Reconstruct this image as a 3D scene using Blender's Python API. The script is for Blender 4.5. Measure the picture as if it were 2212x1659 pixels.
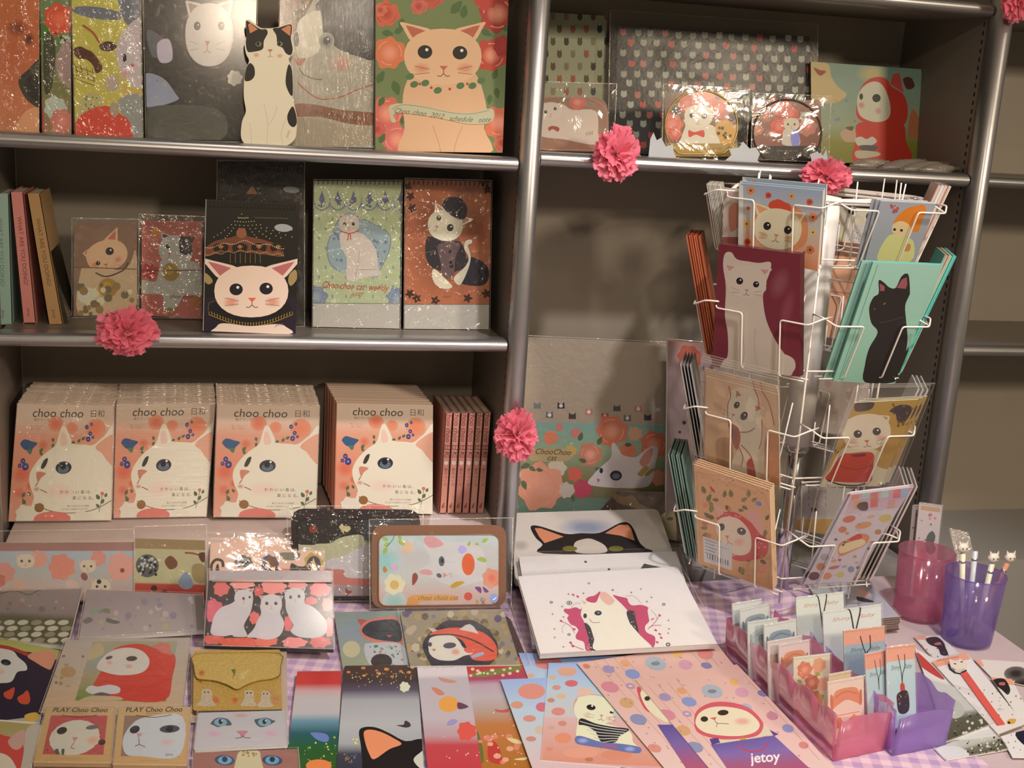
import bpy, math, random
from mathutils import Vector, Matrix, noise
from mathutils.geometry import tessellate_polygon
for o in list(bpy.data.objects): bpy.data.objects.remove(o)
SC = bpy.context.scene
COL = SC.collection
PI = math.pi

# ------------------------------------------------------------------ camera
IW, IH = 2212.0, 1659.0
CX, CY = IW/2, IH/2
def _cam():
    a = (11900-CX, 890-CY); b = (400-CX, 12000-CY)
    f = math.sqrt(-(a[0]*b[0]+a[1]*b[1]))
    X = Vector((a[0], a[1], f)).normalized(); Zd = Vector((b[0], b[1], f)).normalized()
    return f, X, X.cross(Zd), -Zd
F, AX, AY, AZ = _cam()
CAMP = Vector((0, 0, 1.5))
cd = bpy.data.cameras.new('camera'); cam = bpy.data.objects.new('camera', cd); COL.objects.link(cam)
cd.sensor_fit = 'HORIZONTAL'; cd.sensor_width = 36; cd.lens = 36*F/IW; cd.clip_start = .02
R3 = Matrix((AX, AY, AZ))                      # camera (right, down, forward) -> world
cam.matrix_world = Matrix.Translation(CAMP) @ (R3 @ Matrix(((1,0,0),(0,-1,0),(0,0,-1)))).to_4x4()
SC.camera = cam
def ray(x, y): return R3 @ Vector((x-CX, y-CY, F))
def on_plane(x, y, p, n):
    d = ray(x, y); return CAMP + d*((p-CAMP).dot(n)/d.dot(n))
def onZ(x, y, z): return on_plane(x, y, Vector((0,0,z)), Vector((0,0,1)))
def onY(x, y, Y): return on_plane(x, y, Vector((0,Y,0)), Vector((0,1,0)))

# ------------------------------------------------------------------ light
SC.view_settings.view_transform = 'Standard'; SC.view_settings.look = 'None'
SC.view_settings.gamma = 1; SC.view_settings.exposure = 0.0; SC.view_settings.use_curve_mapping = False
wd = bpy.data.worlds.new('room_light'); SC.world = wd; wd.use_nodes = True
bg = wd.node_tree.nodes['Background']; bg.inputs[0].default_value = (1.0, .80, .56, 1); bg.inputs[1].default_value = .27
def lamp(name, typ, loc, aim, power, color, size, spot=None, sizey=None):
    l = bpy.data.lights.new(name, typ); l.energy = power; l.color = color
    if typ == 'AREA':
        l.size = size
        if sizey: l.shape = 'RECTANGLE'; l.size_y = sizey
    else: l.shadow_soft_size = size
    if spot: l.spot_size = math.radians(spot); l.spot_blend = .6
    o = bpy.data.objects.new(name, l); COL.objects.link(o); o.location = loc
    o.rotation_euler = (Vector(aim)-Vector(loc)).to_track_quat('-Z', 'Y').to_euler()
    return o
lamp('ceiling_lamp_key', 'AREA', (2.75,-1.5,2.7), (.7,2.3,1.0), 66, (1,.80,.58), .35)
lamp('ceiling_lamp_fill', 'AREA', (.15,-1.5,2.78), (.3,2.3,.9), 24, (1,.80,.60), .16)
lamp('spot_lamp_table', 'SPOT', (1.0,.75,2.9), (.80,1.9,.5), 170, (1,.88,.84), .06, 52)
lamp('spot_lamp_shelf', 'SPOT', (.25,.35,2.75), (.2,2.4,1.1), 12, (1,.85,.68), .05, 70)
lamp('added_glint_spot_table', 'SPOT', (.05,1.95,3.05), (.05,2.0,.5), 17, (1,.86,.76), .045, 60)  # added spot above the zip cases, brings out glints on their wrap

for _n, _p, _w in (('added_glint_light_left', (-1.5,.3,2.8), 9), ('added_glint_light_middle', (.55,-.4,2.5), 7), ('added_glint_light_right', (2.2,.8,2.85), 9)): lamp(_n, 'POINT', _p, (.5,2,.6), _w, (1,.86,.70), .03)  # added small point lights, only for extra glints on the plastic from other sides

# ------------------------------------------------------------------ materials
def s2l(c):
    return c/12.92 if c <= .04045 else ((c+.055)/1.055)**2.4
def hexl(h):
    h = h.lstrip('#')
    if len(h) == 3: h = ''.join(ch*2 for ch in h)
    return [s2l(int(h[i:i+2], 16)/255) for i in (0,2,4)]
WREF = {'shelf': hexl('d8c5b0'), 'table': hexl('d8c8ba'), 'rack': hexl('d6c7ba')}
def pr(h, zone='table'):                      # printed colour: what the paper shows, relative to the white of its place
    if isinstance(h, (tuple, list)): return tuple(h)
    w = WREF[zone]; c = hexl(h)
    return tuple(min(.88, max(.004, .80*c[i]/w[i])) for i in range(3))
MATS = {}
def mat(name, color=(.8,.8,.8), rough=.5, metal=0, coat=0, attr=False, noise_amt=0, nscale=40, bump=0, bscale=200, trans=0, spec=.5, sheen=0):
    if name in MATS: return MATS[name]
    m = bpy.data.materials.new(name); m.use_nodes = True; MATS[name] = m
    nt = m.node_tree; b = nt.nodes['Principled BSDF']
    b.inputs['Base Color'].default_value = (*color, 1); b.inputs['Roughness'].default_value = rough
    b.inputs['Metallic'].default_value = metal; b.inputs['Coat Weight'].default_value = coat
    b.inputs['Specular IOR Level'].default_value = spec; b.inputs['Coat Roughness'].default_value = .08
    b.inputs['Sheen Weight'].default_value = sheen
    if attr:
        a = nt.nodes.new('ShaderNodeAttribute'); a.attribute_name = 'Col'
        nt.links.new(a.outputs['Color'], b.inputs['Base Color'])
    if noise_amt or bump:
        tc = nt.nodes.new('ShaderNodeTexCoord')
    if noise_amt:
        n = nt.nodes.new('ShaderNodeTexNoise'); n.inputs['Scale'].default_value = nscale; n.inputs['Detail'].default_value = 6
        r = nt.nodes.new('ShaderNodeMapRange'); r.inputs['To Min'].default_value = 1-noise_amt; r.inputs['To Max'].default_value = 1+noise_amt
        h = nt.nodes.new('ShaderNodeMixRGB'); h.blend_type = 'MULTIPLY'; h.inputs[0].default_value = 1
        nt.links.new(tc.outputs['Object'], n.inputs['Vector']); nt.links.new(n.outputs['Fac'], r.inputs['Value'])
        if attr: nt.links.new(a.outputs['Color'], h.inputs[1])
        else: h.inputs[1].default_value = (*color, 1)
        nt.links.new(r.outputs[0], h.inputs[2]); nt.links.new(h.outputs[0], b.inputs['Base Color'])
    if bump:
        n2 = nt.nodes.new('ShaderNodeTexNoise'); n2.inputs['Scale'].default_value = bscale; n2.inputs['Detail'].default_value = 4
        bm = nt.nodes.new('ShaderNodeBump'); bm.inputs['Strength'].default_value = 1; bm.inputs['Distance'].default_value = bump
        nt.links.new(tc.outputs['Object'], n2.inputs['Vector']); nt.links.new(n2.outputs['Fac'], bm.inputs['Height'])
        nt.links.new(bm.outputs[0], b.inputs['Normal'])
    return m
def film(name, tint=(1,1,1), haze=.015, rough=.08, bump=.0030, scale=(45,45,45), gloss=.035, hazecol=None, detail=3, f_scale=1.0):
    if name in MATS: return MATS[name]
    m = bpy.data.materials.new(name); m.use_nodes = True; MATS[name] = m; nt = m.node_tree
    nt.nodes.clear(); N = nt.nodes.new; Lk = nt.links.new
    out = N('ShaderNodeOutputMaterial'); tr = N('ShaderNodeBsdfTransparent'); tr.inputs[0].default_value = (*tint, 1)
    df = N('ShaderNodeBsdfDiffuse'); df.inputs[0].default_value = (*(hazecol or (.9,.88,.85)), 1)
    tl = N('ShaderNodeBsdfTranslucent'); tl.inputs[0].default_value = (*(hazecol or (.9,.88,.85)), 1)
    hz = N('ShaderNodeMixShader'); hz.inputs[0].default_value = .4; Lk(df.outputs[0], hz.inputs[1]); Lk(tl.outputs[0], hz.inputs[2])
    m1 = N('ShaderNodeMixShader'); m1.inputs[0].default_value = haze; Lk(tr.outputs[0], m1.inputs[1]); Lk(hz.outputs[0], m1.inputs[2])
    gl = N('ShaderNodeBsdfGlossy'); gl.inputs['Roughness'].default_value = rough; gl.inputs[0].default_value = (1,1,1,1)
    lw = N('ShaderNodeLayerWeight'); lw.inputs['Blend'].default_value = .35
    mr = N('ShaderNodeMapRange'); mr.inputs['To Min'].default_value = gloss; mr.inputs['To Max'].default_value = gloss+.22*f_scale
    Lk(lw.outputs['Fresnel'], mr.inputs['Value'])
    m2 = N('ShaderNodeMixShader'); Lk(mr.outputs[0], m2.inputs[0]); Lk(m1.outputs[0], m2.inputs[1]); Lk(gl.outputs[0], m2.inputs[2])
    if bump:
        tc = N('ShaderNodeTexCoord'); mp = N('ShaderNodeMapping'); mp.inputs['Scale'].default_value = scale
        nz = N('ShaderNodeTexNoise'); nz.inputs['Scale'].default_value = 1; nz.inputs['Detail'].default_value = detail; nz.inputs['Distortion'].default_value = 1.5
        bm = N('ShaderNodeBump'); bm.inputs['Distance'].default_value = bump
        Lk(tc.outputs['Object'], mp.inputs[0]); Lk(mp.outputs[0], nz.inputs['Vector']); Lk(nz.outputs['Fac'], bm.inputs['Height'])
        Lk(bm.outputs[0], gl.inputs['Normal']); Lk(bm.outputs[0], lw.inputs['Normal'])
    Lk(m2.outputs[0], out.inputs[0])
    return m
M_PRINT = mat('printed_card', attr=True, rough=.42, spec=.35)
M_GLOSSY = mat('glossy_print', attr=True, rough=.16, spec=.4)
M_MATTE = mat('matte_print', attr=True, rough=.75, spec=.2)
M_CLOTHP = mat('cotton_print', attr=True, rough=.9, spec=.1, bump=.0006, bscale=900)
M_PP = mat('frosted_polypropylene', attr=True, rough=.3, spec=.5, coat=.15)
M_PAPER = mat('paper_block', (.72,.66,.56), rough=.8, noise_amt=.06, nscale=300)
M_GOLD = mat('gold_foil', attr=True, rough=.26, metal=.5, bump=.0016, bscale=420, noise_amt=.35, nscale=250)
M_FILM = film('cellophane')
M_FILMV = film('cellophane_vertical_creases', scale=(160,160,14), bump=.0045)
M_FILMH = film('cellophane_horizontal_creases', scale=(12,12,170), bump=.004)
M_FILMS = film('cellophane_crumpled', scale=(70,70,70), bump=.0065, gloss=.05, detail=5, f_scale=.4, rough=.05)
M_FILMT = film('smooth_plastic_pouch', scale=(26,26,26), bump=.0013, haze=.04, gloss=.04)
M_STEEL = mat('satin_aluminium', (.40,.41,.43), rough=.34, metal=.85, noise_amt=.08, nscale=60)
M_SHELF = mat('grey_shelf_enamel', (.17,.15,.13), rough=.45, noise_amt=.06, nscale=20)
M_BACK = mat('grey_back_panel', (.28,.25,.205), rough=.6, noise_amt=.05, nscale=12)
M_HOLE = mat('slot_dark', (.01,.01,.01), rough=.9)
M_WIRE = mat('white_coated_wire', (.80,.77,.72), rough=.3)
M_WHITE = mat('white_plastic', (.78,.76,.72), rough=.35)
M_CHROME = mat('chrome', (.75,.74,.75), rough=.12, metal=1)
M_BLACK = mat('black_plastic', (.012,.011,.012), rough=.35)
M_CORD = mat('black_cord', (.015,.014,.015), rough=.7)

# ------------------------------------------------------------------ mesh helpers
def tag(o, label=None, cat=None, group=None, kind=None):
    if label: o['label'] = label
    if cat: o['category'] = cat
    if group: o['group'] = group
    if kind: o['kind'] = kind
    return o
def mesh_obj(name, verts, faces, m, parent=None, cols=None, origin=None, smooth=False, midx=None):
    """verts in world coordinates; the object sits at origin (world)"""
    org = Vector(origin) if origin is not None else Vector((0,0,0))
    me = bpy.data.meshes.new(name)
    me.from_pydata([tuple(Vector(v)-org) for v in verts], [], faces)
    ms = m if isinstance(m, (list, tuple)) else [m]
    for x in ms: me.materials.append(x)
    if midx:
        for p, i in zip(me.polygons, midx): p.material_index = i
    if cols is not None:
        at = me.color_attributes.new('Col', 'FLOAT_COLOR', 'POINT')
        at.data.foreach_set('color', [c for v in cols for c in (v[0], v[1], v[2], 1.0)])
    if smooth: me.polygons.foreach_set('use_smooth', [True]*len(me.polygons))
    me.update()
    o = bpy.data.objects.new(name, me); COL.objects.link(o)
    if parent:
        o.parent = parent; o.location = org-parent.location if parent.parent is None else org-wloc(parent)
    else: o.location = org
    return o
def wloc(o):
    v = Vector(o.location)
    while o.parent: o = o.parent; v += Vector(o.location)
    return v
def empty(name, loc):
    o = bpy.data.objects.new(name, None); o.empty_display_size = .02; COL.objects.link(o); o.location = loc; return o
def dup(root, off, label=None, group=None):
    r = root.copy(); COL.objects.link(r); r.location = Vector(root.location)+Vector(off)
    if label: r['label'] = label
    if group: r['group'] = group
    for ch in root.children:
        c = ch.copy(); COL.objects.link(c); c.parent = r
        for g in ch.children:
            d = g.copy(); COL.objects.link(d); d.parent = c
    return r
class MB:
    def __init__(s): s.v = []; s.f = []; s.mi = []; s.cur = 0
    def box(s, lo, hi, M=None):
        i = len(s.v)
        for z in (lo[2],hi[2]):
            for x, y in ((lo[0],lo[1]),(hi[0],lo[1]),(hi[0],hi[1]),(lo[0],hi[1])):
                p = Vector((x,y,z)); s.v.append(M@p if M else p)
        fs = [(3,2,1,0),(4,5,6,7),(0,1,5,4),(1,2,6,5),(2,3,7,6),(3,0,4,7)]
        s.f += [tuple(i+k for k in f) for f in fs]; s.mi += [s.cur]*6; return s
    def prism(s, prof, d, closed=True):        # prof: list of 3D points, extruded by vector d
        i = len(s.v); n = len(prof); d = Vector(d)
        s.v += [Vector(p) for p in prof]+[Vector(p)+d for p in prof]
        for k in range(n):
            if k == n-1 and not closed: break
            s.f.append((i+k, i+(k+1)%n, i+n+(k+1)%n, i+n+k)); s.mi.append(s.cur)
        if closed: s.f += [tuple(range(i+n-1, i-1, -1)), tuple(range(i+n, i+2*n))]; s.mi += [s.cur]*2
        return s
    def tube(s, pts, r, seg=8, closed=False, rad=None):
        pts = [Vector(p) for p in pts]; n = len(pts); i0 = len(s.v)
        up = None
        for k, p in enumerate(pts):
            if closed: t = (pts[(k+1)%n]-pts[k-1]).normalized()
            else: t = (pts[min(k+1,n-1)]-pts[max(k-1,0)]).normalized()
            if up is None: up = t.orthogonal().normalized()
            up = (up-t*up.dot(t)); up = up.normalized() if up.length > 1e-6 else t.orthogonal().normalized()
            w = t.cross(up); rr = rad[k] if rad else r
            for a in range(seg):
                s.v.append(p+(up*math.cos(2*PI*a/seg)+w*math.sin(2*PI*a/seg))*rr)
        m = n if closed else n-1
        for k in range(m):
            for a in range(seg):
                b = (a+1)%seg; k2 = (k+1)%n
                s.f.append((i0+k*seg+a, i0+k*seg+b, i0+k2*seg+b, i0+k2*seg+a)); s.mi.append(s.cur)
        if not closed:
            s.f.append(tuple(i0+a for a in range(seg-1,-1,-1))); s.f.append(tuple(i0+(n-1)*seg+a for a in range(seg))); s.mi += [s.cur]*2
        return s
    def lathe(s, c, prof, seg=40, sx=1, sy=1):      # prof: (r, z)
        i0 = len(s.v); c = Vector(c)
        for r, z in prof:
            for a in range(seg): s.v.append(c+Vector((r*sx*math.cos(2*PI*a/seg), r*sy*math.sin(2*PI*a/seg), z)))
        for k in range(len(prof)-1):
            for a in range(seg):
                b = (a+1)%seg; s.f.append((i0+k*seg+a, i0+k*seg+b, i0+(k+1)*seg+b, i0+(k+1)*seg+a)); s.mi.append(s.cur)
        return s
    def build(s, name, m, parent=None, origin=None, smooth=False, cols=None):
        return mesh_obj(name, s.v, s.f, m, parent, cols, origin, smooth, s.mi if isinstance(m, (list,tuple)) else None)
def polyround(pts, r, n=4):
    out = []; pts = [Vector(p) for p in pts]
    for i, p in enumerate(pts):
        if i in (0, len(pts)-1): out.append(p); continue
        a = (pts[i-1]-p); b = (pts[i+1]-p); q = min(r, a.length*.45, b.length*.45)
        A = p+a.normalized()*q; B = p+b.normalized()*q
        for k in range(n+1):
            t = k/n; out.append(A*(1-t)**2+p*2*t*(1-t)+B*t*t)
    return out

# ------------------------------------------------------------------ printed artwork
def smooth2(pts, n=5):
    out = []; N = len(pts)
    for i in range(N):
        p0, p1, p2, p3 = pts[i-1], pts[i], pts[(i+1)%N], pts[(i+2)%N]
        for k in range(n):
            t = k/n; t2 = t*t; t3 = t2*t
            out.append(tuple(.5*(2*p1[j]+(p2[j]-p0[j])*t+(2*p0[j]-5*p1[j]+4*p2[j]-p3[j])*t2+(3*p1[j]-p0[j]-3*p2[j]+p3[j])*t3) for j in (0,1)))
    return out
def clip(poly, cols, region):
    R = region; n = len(R)
    area = sum(R[i][0]*R[(i+1)%n][1]-R[(i+1)%n][0]*R[i][1] for i in range(n)); sg = 1 if area > 0 else -1
    P = list(zip(poly, cols))
    for i in range(n):
        a = R[i]; b = R[(i+1)%n]; ex = b[0]-a[0]; ey = b[1]-a[1]
        def d(p): return sg*(ex*(p[1]-a[1])-ey*(p[0]-a[0]))
        out = []
        for k in range(len(P)):
            (p, cp), (q, cq) = P[k-1], P[k]; dp, dq = d(p), d(q)
            if (dp >= 0) != (dq >= 0):
                t = dp/(dp-dq)
                out.append(((p[0]+(q[0]-p[0])*t, p[1]+(q[1]-p[1])*t), tuple(cp[j]+(cq[j]-cp[j])*t for j in range(3))))
            if dq >= 0: out.append((q, cq))
        P = out
        if len(P) < 3: return [], []
    return [p for p, c in P], [c for p, c in P]
TEXTC = {}
def text_mesh(s, bold=0, shear=0):
    k = (s, bold, shear)
    if k in TEXTC: return TEXTC[k]
    cu = bpy.data.curves.new('txt', 'FONT'); cu.body = s; cu.size = 1; cu.offset = bold; cu.shear = shear; cu.resolution_u = 3
    cu.align_x = 'CENTER'; cu.align_y = 'CENTER'
    ob = bpy.data.objects.new('txt', cu); COL.objects.link(ob)
    me = bpy.data.meshes.new_from_object(ob, depsgraph=bpy.context.evaluated_depsgraph_get())
    vs = [(v.co.x, v.co.y) for v in me.vertices]; fs = [tuple(p.vertices) for p in me.polygons]
    bpy.data.objects.remove(ob); bpy.data.curves.remove(cu); bpy.data.meshes.remove(me)
    TEXTC[k] = (vs, fs); return TEXTC[k]
class Art:
    """flat printed shapes in photo pixels (or in ref units when ref is given); y down"""
    def __init__(s, zone='table', ref=None, seed=1):
        s.z = zone; s.ref = ref; s.ops = []; s.rnd = random.Random(seed); s.g = 1.0
        s.region = None; s.ox = s.oy = 0; s.sc = 1
    def c(s, h): return pr(h, s.z)
    def tri(s, vs, fs, cols):                  # general op
        s.ops.append(('m', [(x*s.sc+s.ox, y*s.sc+s.oy) for x, y in vs], fs, cols))
    def P(s, h, pts, sm=True, n=4):
        p = smooth2(pts, n) if sm and len(pts) > 2 else list(pts)
        p = [(x*s.sc+s.ox, y*s.sc+s.oy) for x, y in p]; c = s.c(h); s.ops.append(('p', p, [c]*len(p)))
    def Q(s, h, *pts): s.P(h, pts, False)
    def R(s, h, x0, y0, x1, y1): s.P(h, [(x0,y0),(x1,y0),(x1,y1),(x0,y1)], False)
    def E(s, h, cx, cy, rx, ry=None, rot=0, n=18):
        ry = rx if ry is None else ry; a = math.radians(rot)
        s.P(h, [(cx+rx*math.cos(t)*math.cos(a)-ry*math.sin(t)*math.sin(a), cy+rx*math.cos(t)*math.sin(a)+ry*math.sin(t)*math.cos(a)) for t in [2*PI*k/n for k in range(n)]], False)
    def G(s, hc, he, cx, cy, rx, ry=None, rot=0, n=16):       # soft blot, centre colour to edge colour
        ry = rx if ry is None else ry; a = math.radians(rot); c0, c1 = s.c(hc), s.c(he)
        mid = tuple(c0[i]*.5+c1[i]*.5 for i in range(3))
        ring = lambda q: [((cx+q*(rx*math.cos(t)*math.cos(a)-ry*math.sin(t)*math.sin(a)))*s.sc+s.ox, (cy+q*(rx*math.cos(t)*math.sin(a)+ry*math.sin(t)*math.cos(a)))*s.sc+s.oy) for t in [2*PI*k/n for k in range(n)]]
        r0, r1, r2 = ring(.3), ring(.66), ring(1); big = ring(1.02)
        polys = [(r0, [c0]*n)]
        for A, B, ca, cb in ((r0,r1,c0,mid),(r1,r2,mid,c1)):
            for k in range(n): polys.append(([A[k],A[(k+1)%n],B[(k+1)%n],B[k]], [ca,ca,cb,cb]))
        s.ops.append(('g', polys, big))
    def V(s, stops, pts, steps=None):          # quad TL,TR,BR,BL with colours down its height; stops [(t,col),...]
        TL, TR, BR, BL = [(x*s.sc+s.ox, y*s.sc+s.oy) for x, y in pts]; polys = []
        L = lambda a, b, t: (a[0]+(b[0]-a[0])*t, a[1]+(b[1]-a[1])*t)
        for (t0, c0), (t1, c1) in zip(stops, stops[1:]):
            c0, c1 = s.c(c0), s.c(c1)
            polys.append(([L(TL,BL,t0), L(TR,BR,t0), L(TR,BR,t1), L(TL,BL,t1)], [c0,c0,c1,c1]))
        s.ops.append(('g', polys, [TL,TR,BR,BL]))
    def L(s, h, pts, w, sm=True):
        if sm and len(pts) > 2:
            e = [pts[0]]+list(pts)+[pts[-1]]; q = []
            for i in range(1, len(e)-2):
                p0, p1, p2, p3 = e[i-1:i+3]
                for k in range(5):
                    t = k/5; q.append(tuple(.5*(2*p1[j]+(p2[j]-p0[j])*t+(2*p0[j]-5*p1[j]+4*p2[j]-p3[j])*t*t+(3*p1[j]-p0[j]-3*p2[j]+p3[j])*t**3) for j in (0,1)))
            pts = q+[pts[-1]]
        c = s.c(h); polys = []
        pts = [(x*s.sc+s.ox, y*s.sc+s.oy) for x, y in pts]; w = w*s.sc/2
        lf = []; rt = []
        for i, p in enumerate(pts):
            a = pts[max(i-1,0)]; b = pts[min(i+1,len(pts)-1)]; dx, dy = b[0]-a[0], b[1]-a[1]; l = math.hypot(dx, dy) or 1
            lf.append((p[0]-dy/l*w, p[1]+dx/l*w)); rt.append((p[0]+dy/l*w, p[1]-dx/l*w))
        for i in range(len(pts)-1): polys.append(([lf[i],lf[i+1],rt[i+1],rt[i]], [c]*4))
        s.ops.append(('g', polys, lf+rt[::-1]))
    def T(s, h, txt, x, y, size, ang=0, bold=0, shear=0, sx=1, arc=0):
        vs, fs = text_mesh(txt, bold, shear); a = math.radians(ang); ca, sa = math.cos(a), math.sin(a); c = s.c(h); o = []
        for u, v in vs:
            u *= size*sx; v = -v*size+arc*u*u
            o.append((x+u*ca-v*sa, y+u*sa+v*ca))
        s.tri(o, fs, [c]*len(o))
    def D(s, hs, box, n, r, r2=None, sq=1):        # scattered dots
        for i in range(n):
            x = s.rnd.uniform(box[0], box[2]); y = s.rnd.uniform(box[1], box[3]); q = s.rnd.uniform(r, r2 or r)
            s.E(s.rnd.choice(hs), x, y, q, q*sq, n=7)
    def FL(s, h, cx, cy, r, h2=None, sq=1, n=7):     # scalloped flower
        ph = s.rnd.random()*6
        pts = []
        for k in range(n*4):
            t = 2*PI*k/(n*4); q = r*(1+.10*math.cos(n*t+ph)+.05*math.cos(3*t)); pts.append((cx+q*math.cos(t), cy+q*sq*math.sin(t)))
        s.P(h, pts, False)
        if h2:
            s.G(h2, h, cx, cy, r*.62, r*.62*sq)
            for k in range(3): 
                t = ph+k*2.1; s.L(h2, [(cx+r*.75*math.cos(t+u), cy+r*sq*.75*math.sin(t+u)) for u in (-.5,-.17,.17,.5)], max(.6,r*.07))
    def LF(s, h, x, y, l, ang, w=.35):
        a = math.radians(ang); ca, sa = math.cos(a), math.sin(a)
        s.P(h, [(x+u*l*ca-v*l*sa, y+u*l*sa+v*l*ca) for u, v in ((0,0),(.35,-w*.8),(.7,-w*.55),(1,0),(.7,w*.55),(.35,w*.8))], True, 2)
    def CAT(s, cx, cy, rx, ry, col, ear='#c9826a', eye='#20201c', rot=0, ears=((-38,1.42),(38,1.42)), eyes=((-.42,.02,.15),(.42,.02,.15)), nose=(0,.34), nosec='#c8705a', blush=None, patch=None, whisk=True, line='#6b4a3a', esq=1.1, outline=None):
        a = math.radians(rot); ca, sa = math.cos(a), math.sin(a)
        def m(u, v): return (cx+u*rx*ca-v*ry*sa, cy+u*rx*sa+v*ry*ca)
        def poly(h, pts, sm=True, n=3): s.P(h, [m(*p) for p in pts], sm, n)
        for th, rr in ears:
            t = math.radians(th); w = math.radians(21); f = lambda T, q: (q*math.sin(T), -q*math.cos(T))
            A, B, Tp = f(t-w, .93), f(t+w, .93), f(t+(.10 if th > 0 else -.10), rr)
            e = [A, tuple((A[i]*.35+Tp[i]*.65)*1.03 for i in (0,1)), Tp, tuple((B[i]*.35+Tp[i]*.65)*1.03 for i in (0,1)), B, f(t, .7)]
            g = tuple((A[i]+B[i]+Tp[i]*1.15)/3.15 for i in (0,1))
            if outline: poly(outline, [(g[0]+(p[0]-g[0])*1.18, g[1]+(p[1]-g[1])*1.18) for p in e])
            poly(col if not patch or patch[0] not in ('L','R','LR') or (patch[0] == 'L' and th > 0) or (patch[0] == 'R' and th < 0) else patch[1], e)
            poly(ear, [(g[0]+(p[0]-g[0])*.60, g[1]+(p[1]-g[1])*.66) for p in e[:5]], False)
        hd = [(math.copysign(abs(math.cos(t))**.9, math.cos(t)), math.copysign(abs(math.sin(t))**.92, math.sin(t))*(1 if math.sin(t) > 0 else .96)) for t in [2*PI*k/28 for k in range(28)]]
        if outline: poly(outline, [(u*1.04, v*1.04) for u, v in hd], False)
        poly(col, hd, False)
        if patch:
            for sgn, key in ((-1,'L'),(1,'R')):
                if key in patch[0]: poly(patch[1], [(sgn*.12,-.95),(sgn*.5,-.86),(sgn*.86,-.5),(sgn*.98,-.05),(sgn*.75,.22),(sgn*.35,.1),(sgn*.15,-.3)])
        if blush:
            for sg in (-1, 1):
                if blush[1] > 0: x0 = sg*.56+nose[0]*.6; p = m(x0, .42); s.G(blush[0], col, p[0], p[1], rx*.24, ry*.22, rot)
        for ex, ey, er in eyes:
            p = m(ex, ey); s.E(eye, p[0], p[1], rx*er, rx*er*esq*min(1.2, ry/rx+.1), rot); s.E('#e8e4dc', p[0]+rx*er*.25, p[1]-rx*er*.3, rx*er*.22)
        nx, ny = nose; k = .11
        poly(nosec, [(nx-k,ny-.04),(nx+k,ny-.04),(nx,ny+.13)], False)
        lw = max(.5, rx*.022)
        s.L(line, [m(nx,ny+.12), m(nx,ny+.24)], lw, False)
        s.L(line, [m(nx-.16,ny+.30), m(nx-.08,ny+.32), m(nx,ny+.24), m(nx+.08,ny+.32), m(nx+.16,ny+.30)], lw)
        if whisk and rx > 14:
            for sg in (-1, 1):
                for q in (-.04, .08): s.L(line, [m(nx+sg*.36, ny+.12+q), m(nx+sg*.74, ny+.06+q*2.4)], lw*.6, False)

PLANES = {}
def plane_of(spec, q=None):
    """('s',Y,z,lean) foot at depth Y on shelf z; ('f',z,elev) foot edge of q lies at height z, elev degrees above horizontal; ('p',point,normal)"""
    if spec[0] == 'p': return spec[1], spec[2].normalized()
    if spec[0] == 's':
        _, Y, z, lean = spec[:4]; yaw = math.radians(spec[4]) if len(spec) > 4 else 0; a = math.radians(lean)
        x = onY((q[2][0]+q[3][0])/2, q[3][1], Y).x
        return Vector((x, Y, z)), Vector((math.sin(yaw)*math.cos(a), -math.cos(yaw)*math.cos(a), math.sin(a)))
    if spec[0] == 't':                         # top edge of q at height z, hanging down h, leaning back
        _, z, h, lean = spec; A_, B_ = onZ(*q[0], z), onZ(*q[1], z); u = (B_-A_).normalized(); n0 = Vector((u.y, -u.x, 0)); l = math.radians(lean)
        return A_, n0*math.cos(l)+Vector((0,0,1))*math.sin(l)
    if spec[0] == 'f':
        _, z, el = spec; a = onZ(*q[3], z); b = onZ(*q[2], z)
        if el < 25: u = Vector((1,0,0)); a = (a+b)/2
        else: u = (b-a).normalized()
        n0 = Vector((u.y, -u.x, 0)).normalized(); e = math.radians(el)
        return a, n0*math.sin(e)+Vector((0,0,1))*math.cos(e)
LAY = 2.4e-5
class Sheet:
    """a printed face: outline (px or ref units) mapped onto a plane"""
    def __init__(s, spec, q, ref=None):
        s.q = q; s.ref = ref; s.p, s.n = plane_of(spec, q)
        if s.n.dot(CAMP-s.p) < 0: s.n = -s.n
        s.W = [on_plane(x, y, s.p, s.n) for x, y in q]
        if spec[0] == 't':
            u = (s.W[1]-s.W[0]).normalized(); dn = u.cross(s.n); dn = dn if dn.z < 0 else -dn
            s.W[2], s.W[3] = s.W[1]+dn*spec[2], s.W[0]+dn*spec[2]
    def w(s, x, y):
        if not s.ref: return on_plane(x, y, s.p, s.n)
        u, v = x/s.ref[0], y/s.ref[1]; TL, TR, BR, BL = s.W
        return (TL*(1-u)+TR*u)*(1-v)+(BL*(1-u)+BR*u)*v
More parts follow.
